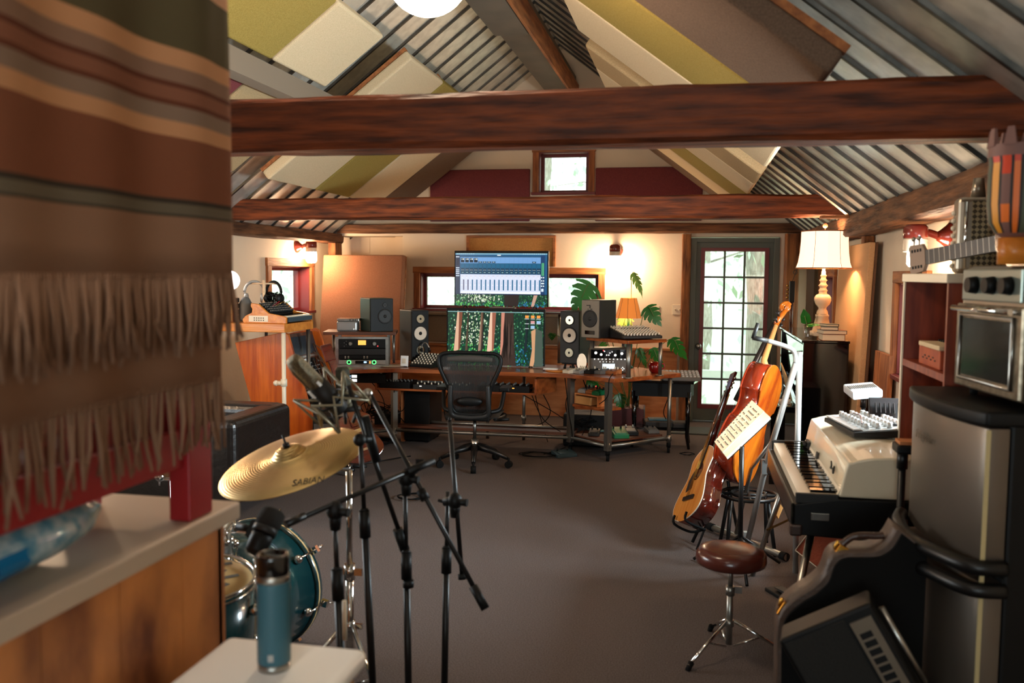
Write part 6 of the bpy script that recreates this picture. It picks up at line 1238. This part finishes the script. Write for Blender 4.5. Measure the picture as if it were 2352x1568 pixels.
mb=MB(); monstera(mb,(0,0,.12),(-.03,-.03,.23),(-.3,-1,.2),.05,.1,1); monstera(mb,(0,0,.1),(.09,-.05,.13),(0,-.6,1),.03,.2,1); mb.build('leaf','leaf',t,solid=.001); mb=MB(); mb.sm=True; mb.tube([(0,0,.02),(.005,0,.1),(-.02,-.02,.18)],.003,6); mb.tube([(0,0,.02),(.0,0,.1),(.06,-.03,.12)],.003,6); mb.build('stem','stem',t)
t=T('hanging_mandolin','dark stringed instrument hanging on a cord right of the door post','instrument',(1.0,9.6,1.30)); mb=MB(); mb.box(0,0,.2,.05,.05,.22); mb.build('headstock','black',t,bev=.005); mb=MB(); mb.cyl((0,0,-.25),(0,0,.1),.016); mb.build('neck','darkw',t); mb=MB(); mb.sm=True; mb.cyl((0,0,.31),(.14,.1,.66),.003,n=5); mb.tube([(.03+.02*math.cos(a),.02,.40+.02*math.sin(a)) for a in [k*PI/6 for k in range(12)]],.003,5,closed=True); mb.build('hanging_cord','black',t); mb=MB(); [mb.sph((-.045,0,.14+.04*k),.012) for k in range(4)]; mb.build('tuning_peg','gold',t)
# pale synth on stand
t=T('drum_pad','pale blue white electronic drum module angled on a black stand','electronic module',(.98,5.45,1.0)); t.rotation_euler=(math.radians(8),math.radians(-6),math.radians(8)); mb=MB(); mb.bx(-.085,.085,-.09,.09,-.025,.025); mb.build('case',pbr('ice_plastic',S(190,206,214),.35),t,bev=.01); mb=MB(); [mb.box(-.075+.011*k,-.0,.026,.005,.07,.003) for k in range(14)]; mb.build('slots','grey',t)
t=T('module_stand','thin black stand holding the pale drum module','stand',(.99,5.47,0)); mb=MB(); mb.sm=True; mb.cyl((0,0,0),(0,0,.93),.012); mb.cyl((0,0,.9),(0,0,.965),.018); mb.cyl((-.12,-.05,.01),(.12,.05,.01),.012); mb.cyl((-.12,.05,.01),(.12,-.05,.01),.012); mb.build('post','blackm',t)
# black gear by shelf
t=T('control_pad','small black ribbed control box mounted behind the piano lid','electronic module',(.90,4.42,1.0)); mb=MB(); mb.box(0,0,.045,.15,.10,.02,(1.1,0,0)); mb.build('case','black',t,bev=.004); mb=MB(); [mb.box(-.05+.02*k,-.03,.05,.004,.02,.05,(1.1-PI/2,0,0)) for k in range(6)]; mb.build('ribs','dkgrey',t)
t=T('clamp_stand','black post with a small wooden plate clamped to the piano edge','stand',(.80,3.60,0)); mb=MB(); mb.sm=True; mb.cyl((0,0,0),(0,0,.98),.014); mb.cyl((0,0,.93),(0,0,1.0),.02); mb.cyl((-.1,0,.012),(.05,0,.012),.012); mb.cyl((0,-.12,.012),(0,.1,.012),.012); mb.build('post','blackm',t); mb=MB(); mb.box(.04,0,1.01,.14,.10,.035); mb.build('clamp_head','black',t,bev=.008); mb=MB(); mb.box(.04,0,1.034,.12,.08,.012); mb.build('wooden_plate','ply',t)
# ---------------- shelf unit ----------------
t=T('shelf_unit','red brown open shelf unit between the window and the fridge','shelf',(1.12,3.80,0)) # X .9..1.34,Y 3.46..4.14
mb=MB(); mb.bx(-.22,.22,.32,.34,0,1.64); mb.bx(-.22,.22,-.34,-.32,0,1.64); mb.build('side_panel','redw',t)
mb=MB(); mb.bx(-.23,.23,-.35,.35,1.64,1.675); mb.build('top_board','offw',t,bev=.003)
mb=MB(); mb.bx(.2,.22,-.32,.32,0,1.64); mb.build('back_panel','redw',t)
for z in (.1,.42,.82,1.28): mb=MB(); mb.bx(-.22,.2,-.32,.32,z,z+.028); mb.build('shelf_board','redw',t)
mb=MB(); mb.bx(-.226,-.22,.318,.342,0,1.64); mb.build('edge_strip','offw',t)
t=T('cigar_box','orange cigar box with a small keyboard on top in the shelf','box',(1.0,3.78,1.309)); mb=MB(); mb.bx(-.08,.1,-.17,.15,0,.075); mb.build('box_body',pbr('cigar_box',S(176,78,36),.6,0,S(150,60,28),12),t,bev=.003); mb=MB(); [mb.box(-.081,-.1+.03*k,.03+.01*(k%2),.002,.018,.006) for k in range(7)]; mb.build('printed_label','ink',t)
t=T('mini_keyboard','cream miniature keyboard lying on the cigar box','keyboard',(1.0,3.77,1.3845)); mb=MB(); mb.bx(-.09,.1,-.18,.13,0,.018); mb.build('case','cream',t,bev=.003); mb=MB(); [mb.bx(-.02,.05,-.17+.03*k,-.155+.03*k,.018,.026) for k in range(10)]; mb.build('black_keys','black',t)
# accordion
t=T('guitar_amplifier','tall chrome edged amplifier with a diamond mesh grille on the shelf top','amplifier',(1.17,3.86,1.676),math.radians(-6)); mb=MB(); mb.bx(-.15,.15,-.06,.06,0,.30); mb.build('cabinet','champ',t,bev=.02,seg=3)
m=pbr('diamond_mesh',S(120,106,80),.4,.7); nt=m.node_tree; b=nt.nodes['Principled BSDF']; tc=nt.nodes.new('ShaderNodeTexCoord'); mp=nt.nodes.new('ShaderNodeMapping'); mp.inputs['Rotation'].default_value=(0,PI/4,0); mp.inputs['Scale'].default_value=(70,70,70); ck=nt.nodes.new('ShaderNodeTexChecker'); ck.inputs['Scale'].default_value=1; ck.inputs[1].default_value=S(150,132,100); ck.inputs[2].default_value=S(70,60,44); nt.links.new(tc.outputs['Object'],mp.inputs[0]); nt.links.new(mp.outputs[0],ck.inputs[0]); nt.links.new(ck.outputs[0],b.inputs['Base Color'])
mb=MB(); mb.bx(-.10,.145,-.064,-.06,.01,.285); mb.build('grille',m,t); mb=MB(); mb.sm=True; mb.cyl((-.12,-.065,.02),(-.12,-.065,.28),.006); mb.cyl((-.145,-.03,.01),(-.145,-.03,.29),.005); mb.build('chrome_strip','chrome',t); mb=MB(); [mb.sph((-.155,0,.03+.03*k),.01) for k in range(8)]; mb.build('button_row','offw',t)
t=T('metal_cup','small tapered metal cup standing on the chrome edged amplifier','cup',(1.10,3.87,1.978)); mb=MB(); mb.sm=True; mb.lathe([(0,0),(.028,0),(.019,.075),(0,.076)],20); mb.build('cup_body','champ',t)
# mandolin on shelf
a=D(2092,598,3.75); b_=D(2275,562,3.35); d=(b_-a).normalized(); 
t=T('travel_guitar','small stringed instrument whose slotted headstock points left over the shelf','guitar',a); MM=Matrix.Identity(4); up=Vector((0,0,1)); up=(up-d*up.dot(d)).normalized(); fr=d.cross(up); fr=fr if fr.y<0 else -fr; up=fr.cross(d); up=up if up.z>0 else -up
for i in range(3): MM[i][0]=d[i]; MM[i][1]=-fr[i]; MM[i][2]=up[i]; MM[i][3]=a[i]
t.matrix_world=MM; Lk=(b_-a).length
mb=MB(); mb.prism([(0,-.05),(.01,-.062),(.075,-.055),(.09,-.03),(.09,.03),(.075,.058),(.01,.06),(0,.05)],-.008,.01,XZ); mb.build('headstock',pbr('grey_headstock',S(150,124,104),.5),t,bev=.002)
mb=MB(); [mb.box(.02+.016*k,-.0085,z,.008,.003,.012) for k in range(4) for z in (-.034,.034)]; mb.build('slots','black',t)
mb=MB(); [mb.cyl((x,0,s_*.055),(x,0,s_*.08),.003) for x in (.025,.055) for s_ in (-1,1)]; [mb.sph((x,0,s_*.085),.010) for x in (.025,.055) for s_ in (-1,1)]; mb.build('tuning_pegs','champ',t)
mb=MB(); mb.bx(.088,Lk+.05,-.006,.02,-.028,.030); mb.build('neck','ebony',t); mb=MB(); [mb.bx(.11+.028*k,.112+.028*k,-.0068,-.006,-.028,.030) for k in range(14)]; mb.build('frets','pipe',t)
mb=MB(); mb.sm=True; mb.prism([(Lk+.05+.16+.17*math.cos(q),.0+.13*math.sin(q)) for q in [2*PI*k/30 for k in range(30)]],-.02,.06,XZ); mb.build('body','mahog',t)
# ---------------- fridge ----------------
ang=math.atan2(.84-.77,-(2.83-3.41)) # lean of front line
F0=Vector((.815,3.08,0)); t=T('refrigerator','brushed champagne retro two door refrigerator with black body','refrigerator',(F0.x,F0.y,0),-PI/2-.0+.12)
# local: x along front (far -> near), y- = outward(front), y+ into wall
XYm=Matrix.Identity(4)
def arc(z0,z1,m,name,w=.60,bul=.035,d0=-.0,d1=.06):
    P=[(-w/2+w*k/16,-bul*math.sin(PI*k/16)**.8) for k in range(17)]; P+=[(w/2,d1),(-w/2,d1)]
    mb=MB(); mb.sm=True; mb.prism(P,z0,z1); return mb.build(name,m,t,bev=.004)
mb=MB(); mb.bx(-.30,.30,.062,.50,.02,1.24); mb.build('body','black',t,bev=.01)
dm=pbr('fridge_door_steel',S(112,102,92),.38,.6,S(106,96,86),3); arc(.05,.765,dm,'lower_door'); arc(.80,1.225,dm,'freezer_door')
mb=MB(); mb.sm=True; P=[(-.31+.62*k/16,-.045*math.sin(PI*k/16)**.8-.012) for k in range(17)]+[(.31,.5),(-.31,.5)]; mb.prism(P,1.23,1.275); mb.build('top_cap','black',t,bev=.01,seg=3)
for nm,z in (('door_handle',.748),('door_handle',.815)):
    mb=MB(); mb.sm=True; mb.tube(spl([(-.29,-.03,z),(-.18,-.075,z),(0,-.1,z-.01),(.18,-.08,z),(.30,-.03,z),(.31,.06,z)],5),.024,8); mb.build(nm,'blackm',t)
mb=MB(); mb.sm=True; mb.tube(spl([(-.26,-.042,.745),(0,-.097,.742),(.26,-.035,.748)],6),.006,6); mb.build('chrome_trim','chrome',t)
mb=MB(); mb.bx(.299,.304,-.008,.004,.05,1.22); mb.build('edge_strip',pbr('cream_edge',S(200,186,140),.4,.3),t)
mb=MB(); mb.sm=True
# script lettering as ribbon strokes
xs=-.2
q=text_mesh('Frigidaire',.045,'script_badge','champ',t,(-.08,-.036,1.13),(PI/2,0,.0)); 
mb=MB(); mb.box(-.235,-.02,.62,.03,.006,.04); mb.build('small_sticker','offw',t)
mb=MB(); [mb.cyl((x,y,0),(x,y,.02),.02) for x in (-.22,.22) for y in (.1,.42)]; mb.build('feet','rubber',t)
# toaster oven
t=T('toaster_oven','scuffed chrome toaster oven standing on the refrigerator','toaster oven',(.90,2.98,1.277),-PI/2+.12)
mb=MB(); mb.bx(-.23,.23,.0,.34,.02,.42); mb.build('housing','champ',t,bev=.03,seg=4)
mb=MB(); mb.bx(-.225,.225,-.012,.0,.03,.30); mb.build('door',pbr('pitted_steel',S(160,148,128),.35,.8,S(120,110,94),40),t,bev=.006)
mb=MB(); mb.bx(-.165,.165,-.016,-.012,.07,.255); mb.build('door_window',pbr('smoked_glass',S(46,44,40),.1),t,bev=.01); 
mb=MB(); mb.sm=True; mb.tube(spl([(-.18,-.016,.06),(-.18,-.016,.265),(.18,-.016,.265),(.18,-.016,.06)],1,closed=True),.007,6,closed=True); mb.build('window_trim','steel',t)
mb=MB(); mb.sm=True; mb.cyl((-.2,-.035,.285),(.2,-.035,.285),.009); mb.cyl((-.19,-.035,.285),(-.19,0,.285),.008); mb.cyl((.19,-.035,.285),(.19,0,.285),.008); mb.build('door_handle','chrome',t)
mb=MB(); mb.bx(-.20,.20,-.008,0,.31,.41); mb.build('control_panel',pbr('teal_grey_panel',S(130,140,132),.3,.6),t,bev=.004)
for x in (-.1,.02,.13): mb=MB(); mb.sm=True; mb.cyl((x,-.008,.36),(x,-.035,.36),.028,.024,20); mb.build('dial','black',t)
mb=MB(); [mb.cyl((x,y,0),(x,y,.022),.012) for x in (-.19,.19) for y in (.04,.3)]; mb.build('feet','rubber',t)
# painted pot / carved totem
t=T('painted_vase','hand painted wooden vessel with orange and grey green bands on the toaster oven','vase',(at_d(2337,400,2.6)[0],at_d(2337,400,2.6)[1],1.70))
mb=MB(); mb.sm=True; mb.lathe([(0,0),(.05,0),(.05,.09),(0,.09)],24); mb.build('wooden_foot','honey',t)
vm=[pbr('paint_orange',S(226,112,36),.5),pbr('paint_amber',S(226,150,40),.5),pbr('paint_greygreen',S(74,82,66),.5),pbr('paint_mauve',S(122,84,76),.6),pbr('paint_red',S(208,64,28),.5),pbr('paint_dark',S(34,24,22),.6)]
mb=MB(); mb.sm=True; pf=[(.035,.09),(.06,.105),(.082,.14),(.09,.20),(.09,.30),(.088,.34),(.092,.36),(.092,.40)]; N_=60
pat=[2,2,5,1,1,1,5,3,3,3,5,0,0,5,2]; 
rings=[[mb.bm.verts.new((r*math.cos(2*PI*k/N_),r*math.sin(2*PI*k/N_),z)) for k in range(N_)] for r,z in pf]
for j,(A_,B_) in enumerate(zip(rings,rings[1:])):
    for k in range(N_):
        p=pat[k%15]; mb.mi=3 if j in (0,6) else (p if j!=5 else (4 if p in (0,1,3) else (0 if p==2 and k%15==7 else p)))
        if p==3 and j in (2,4): mb.mi=4 if j==4 else 0
        mb._f([A_[k],A_[(k+1)%N_],B_[(k+1)%N_],B_[k]])
mb.mi=3
for k in range(8): a=2*PI*k/8+.2; mb.box(.086*math.cos(a),.086*math.sin(a),.425,.018,.04,.06,(0,0,a),taper=.5)
mb.build('painted_body',vm,t); t.scale=(.86,.86,.86)
# ---------------- guitar case + amp ----------------
pts=[(1790,1568),(1786,1500),(1788,1440),(1800,1405),(1832,1375),(1868,1352),(1895,1325),(1908,1290),(1930,1272),(1970,1270),(2010,1268),(2040,1250),(2062,1215)]
PP_=[at_y(x,y,2.98) for x,y in pts]; xs=[(p[0],p[2]) for p in PP_]; xs=[(xs[0][0],.0)]+xs[1:]+[(.745,.80),(.745,0)]
mm=spl([(x,z,0) for x,z in xs[1:-2]],4); prof=[xs[0]]+[(p.x,p.y) for p in mm]+xs[-2:]
t=T('guitar_case','open curved guitar case with brown edge and brass catches beside the refrigerator','instrument case',(0,2.98,0))
mb=MB(); mb.sm=True; mb.prism(prof,0,.14,XZ); mb.build('case_shell',pbr('worn_case_edge',S(70,54,44),.45,0,S(92,72,60),10,bump=.2,bscale=60),t)
mb=MB(); mb.prism([(x+.012 if i<len(prof)-2 else x,z-.012 if i and i<len(prof)-1 else z) for i,(x,z) in enumerate(prof)],-.012,.0,XZ); mb.build('dark_face',pbr('case_black',S(8,8,8),.8,spec=.2),t)
for x,z in (xs[3],xs[8]): 
    mb=MB(); mb.box(x+.01,.05,z-.01,.04,.03,.05,(0,.5,0)); mb.cyl((x-.01,.05,z),(x+.0,.05,z+.03),.006); mb.build('brass_catch','gold',t,bev=.003)
mb=MB(); mb.sm=True; hx=xs[9]; mb.tube(spl([(xs[8][0]+.01,.07,xs[8][1]+.005),(xs[9][0],.07,xs[9][1]+.035),(xs[10][0]+.02,.07,xs[10][1]+.035),(xs[11][0],.07,xs[11][1]+.01)],5),.012,8); mb.build('handle','leather',t)
# amp wedge
t=T('combo_amplifier','black combo amplifier tilted on its corner in front of the guitar case','amplifier',(.50,2.72,0)); t.rotation_euler=(0,math.radians(-31),math.radians(-8)); t.location=(.50,2.66,.06)
mb=MB(); mb.bx(.07,.36,-.0,.13,-.12,.56); mb.build('cabinet','black',t,bev=.01)
mb=MB(); mb.bx(.085,.27,-.006,0,-.10,.545); mb.build('grille_cloth',pbr('charcoal_grille',S(20,20,19),.9,0,S(28,28,26),160,bump=.3,bscale=200,detail=1),t)
mb=MB(); mb.bx(.28,.345,-.008,0,.30,.53); mb.build('vent_panel','champ',t); mb=MB(); [mb.bx(.29,.325,-.012,-.008,.32+.026*k,.337+.026*k) for k in range(7)]; mb.build('vents','black',t)
mb=MB(); mb.sm=True; mb.cyl((.375,.05,.28),(.375,.05,.52),.01); mb.build('handle_bar','steel',t)
mb=MB(); mb.sm=True; mb.cyl((.358,-.004,-.18),(.358,-.004,.28),.004); mb.build('piping','gold',t); mb=MB(); mb.box(.12,-.008,.12,.035,.004,.05); mb.build('badge','silver',t)
# ---------------- counter, foreground ----------------
CX=-1.13
ct=T('bar_counter','rustic pine panelled counter with a pale top in the foreground','counter',(CX,.4,0))
mb=MB(); mb.bx(-.66,.0,-1.6,1.68,1.025,1.07); mb.build('countertop',pbr('pale_top',S(190,170,148),.4),ct,bev=.006)
mb=MB()
y=-1.55
while y<1.60: mb.bx(-.05,-.02,y,min(y+.228,1.615),0,1.024); y+=.23
mb.build('front_panelling',pbr('knotty_pine',S(104,50,20),.5,0,S(206,132,70),3.2,(1,1.6,.8),.1,5,ramp=(.36,.62)),ct)
mb=MB(); mb.bx(-.62,-.02,1.6,1.63,0,1.024); mb.build('end_panel','pine',ct); mb=MB(); mb.bx(-.62,-.6,-1.55,1.6,0,1.024); mb.build('back_panel','pine',ct)
# overhead cabinet that carries the blanket
mb=MB(); mb.sm=True; mb.cyl((-1.06,-.6,2.46),(-1.06,2.1,2.46),.02); mb.cyl((-1.06,2.02,2.46),(-1.06,2.02,3.9),.012); mb.cyl((-1.06,-.4,2.46),(-1.06,-.4,3.8),.012); tag(mb.build('hanging_rod','blackm'),'dark rod from which the striped blanket hangs','rod')
def stripes(name,stops):
    m=bpy.data.materials.new(name); m.use_nodes=True; nt=m.node_tree; b=nt.nodes['Principled BSDF']; b.inputs['Roughness'].default_value=.95; b.inputs['Specular IOR Level'].default_value=.1
    tc=nt.nodes.new('ShaderNodeTexCoord'); sp=nt.nodes.new('ShaderNodeSeparateXYZ'); mr=nt.nodes.new('ShaderNodeMapRange'); mr.inputs[1].default_value=1.2; mr.inputs[2].default_value=2.5; cr=nt.nodes.new('ShaderNodeValToRGB'); cr.color_ramp.interpolation='CONSTANT'
    e=cr.color_ramp.elements; 
    for i,(z,c) in enumerate(stops):
        p=(z-1.2)/1.3
        if i==0: e[0].position=0; e[0].color=S(*[q_*.93 for q_ in c])
        elif i==1: e[1].position=p; e[1].color=S(*[q_*.93 for q_ in c])
        else: k=e.new(p); k.color=S(*[q_*.93 for q_ in c])
    nt.links.new(tc.outputs['Object'],sp.inputs[0]); nt.links.new(sp.outputs[2],mr.inputs[0]); nt.links.new(mr.outputs[0],cr.inputs[0]); nt.links.new(cr.outputs[0],b.inputs['Base Color'])
    n=nt.nodes.new('ShaderNodeTexNoise'); n.inputs['Scale'].default_value=220; bp=nt.nodes.new('ShaderNodeBump'); bp.inputs['Strength'].default_value=.5; bp.inputs['Distance'].default_value=.003; nt.links.new(tc.outputs['Object'],n.inputs['Vector']); nt.links.new(n.outputs['Fac'],bp.inputs['Height']); nt.links.new(bp.outputs[0],b.inputs['Normal']); return m
bs=stripes('striped_wool',[(1.2,(150,112,88)),(1.764,(66,62,52)),(1.772,(112,100,82)),(1.79,(66,56,46)),(1.80,(134,82,58)),(1.926,(204,148,106)),(1.952,(142,116,98)),(1.986,(108,62,44)),(1.996,(142,92,70)),(2.018,(104,60,44)),(2.028,(146,112,92)),(2.063,(204,148,106)),(2.098,(92,82,58)),(2.225,(214,160,122))])
bl=T('blanket','striped wool blanket with fringes hanging at the left foreground','blanket',(-1.05,1.4,0))
rn=random.Random(11)
def bx_(y,z): return .012*math.sin(y*9+z*2)+.008*math.sin(y*23+1)
def wrap(u,x0,y0,y1):
    # fold back past the right end
    L_=y1-y0; s_=u*(L_+.13)
    if s_<L_: return (x0,y0+s_)
    q=(s_-L_)/.13; a=q*PI*.9; return (x0-.03*(1-math.cos(a))*1.0+.012*math.sin(a),y1+.06*math.sin(a)*.9+.02*q)
def sheet(zb,zt,x0,y0,y1,name,m,nu=60,nv=14):
    mb=MB(); 
    def f(u,v):
        x,y=wrap(u,x0,y0,y1); z=zb+(zt-zb)*v; return (x+bx_(y,z),y,z+.0)
    mb.grid(f,nu,nv); return mb.build(name,m,bl,solid=.006)
sheet(1.645,2.46,.03,-.9,.40,'upper_layer',bs)
sheet(1.41,2.40,-.015,-.9,.42,'lower_layer',stripes('plain_wool',[(1.2,(146,108,84)),(2.3,(130,90,70))]))
def fringe(zt,L_,x0,name,y0,y1,n):
    mb=MB(); mb.sm=True
    for k in range(n):
        u=(k+.5)/n; x,y=wrap(u,x0,y0,y1); x+=bx_(y,zt); q=rn.uniform(-.03,.03); l=L_*rn.uniform(.85,1.1)
        mb.tube([(x,y,zt+.01),(x+rn.uniform(-.008,.008),y+q*.4,zt-l*.5),(x+rn.uniform(-.012,.012),y+q,zt-l)],[.0042,.0045,.003],5)
    o=mb.build(name,pbr('fringe_wool',S(138,102,78),.95),bl); o['kind']='stuff'; return o
fringe(1.645,.15,.03,'upper_fringe',-.9,.40,150); fringe(1.41,.15,-.015,'lower_fringe',-.9,.42,110)
# things on counter
t=T('crate','bright red wooden crate standing on the counter under the blanket','crate',(-1.30,1.45,1.071))
mb=MB(); mb.bx(.10,.155,.42,.52,0,.36); mb.bx(-.2,-.15,.42,.52,0,.36); mb.bx(.10,.155,-.9,-.82,0,.36); mb.build('corner_post','redp',t,bev=.004)
mb=MB(); mb.bx(.12,.14,-.82,.42,.13,.22); mb.bx(.12,.14,-.82,.42,.29,.36); mb.bx(-.15,.1,.45,.47,.13,.36); mb.bx(-.2,-.18,-.82,.42,.1,.36); mb.build('rail','redp',t,bev=.003)
mb=MB(); mb.bx(-.18,.12,-.82,.45,.125,.135); mb.build('slatted_base','darkw',t)
for i,(x,y) in enumerate(((-1.24,1.72),(-1.26,1.60),(-1.22,1.46),(-1.25,1.28),(-1.23,1.12))):
    t=T('drinking_glass',['rear clear tumbler in the red crate','second clear tumbler from the rear in the red crate','middle clear tumbler in the red crate','fourth clear tumbler in the red crate','nearest clear tumbler in the red crate'][i],'glass',(x,y,1.207)); mb=MB(); mb.sm=True; mb.lathe([(0,.004),(.03,.004),(.032,.01),(.038,.12)],20); mb.build('glass_body',pbr('clear_tumbler',(1,1,1,1),.02,trans=1) if i==0 else bpy.data.materials['clear_tumbler'],t,solid=.003); mb=MB(); mb.lathe([(.033,.0),(.036,.0),(.0375,.012),(.0345,.012),(.033,.0)],20); mb.build('thick_base','chrome',t)
t=T('plastic_pouch','shiny blue and clear plastic pouch lying on the counter below the red rail','pouch',(-1.27,1.38,1.071)); mb=MB(); mb.sm=True
mb.sph((-.02,.05,.06),.065,(1.25,4.6,.9),28,16)
for v in mb.bm.verts: v.co+=Vector((1,1,1))*noise.noise(v.co*28)*.010; v.co.z=max(v.co.z,.001)
for f in mb.bm.faces: c=f.calc_center_median(); f.material_index=1 if c.y<-.04 and c.z<.07 else (2 if c.y<.06 and c.z<.075 else 0)
mb.build('pouch_body',[pbr('clear_film',S(96,160,190),.15,.1,S(196,218,226),30),pbr('navy_film',S(6,40,96),.25),pbr('blue_film',S(20,120,176),.2)],t)
# white table and bottle
t=T('side_table','white topped square table in the foreground beside the counter','table',(-.90,1.6,0)); mb=MB(); mb.bx(-.175,.18,-.5,.31,.745,.79); mb.build('tabletop','white',t,bev=.02,seg=4); mb=MB(); mb.bx(-.15,.155,-.46,.28,.70,.745); mb.build('apron','tanboard',t)
for x in (-.13,.135):
    for y in (-.44,.26): mb=MB(); mb.bx(x-.02,x+.02,y-.02,y+.02,0,.70); mb.build('leg','tanboard',t)
t=T('insulated_bottle','teal grey insulated steel bottle on the white table','bottle',(-.884,1.765,.7905))
mb=MB(); mb.sm=True; mb.lathe([(0,.0),(.034,0),(.036,.003),(.0365,.018)],36); mb.lathe([(.0365,.205),(.036,.222)],36); mb.build('steel_bands','steel',t)
mb=MB(); mb.sm=True; mb.lathe([(0,.017),(.0368,.0175),(.0372,.02),(.0372,.2),(.0366,.206),(0,.206)],36); mb.build('bottle_body','sage',t)
mb=MB(); mb.sm=True; mb.lathe([(0,.222),(.0355,.222),(.036,.224),(.036,.262),(.034,.268),(.030,.268),(.028,.255),(0,.255)],36); mb.box(0,0,.258,.052,.012,.01); mb.build('lid','gblack',t)
q=Vector((.25,-.97,0)).normalized(); mb=MB(); mb.box(q.x*.0372,q.y*.0372,.038,.012,.0015,.016,(0,0,math.atan2(q.y,q.x)+PI/2)); mb.build('logo_plate','silver',t); t.scale=(.97,.97,.96)
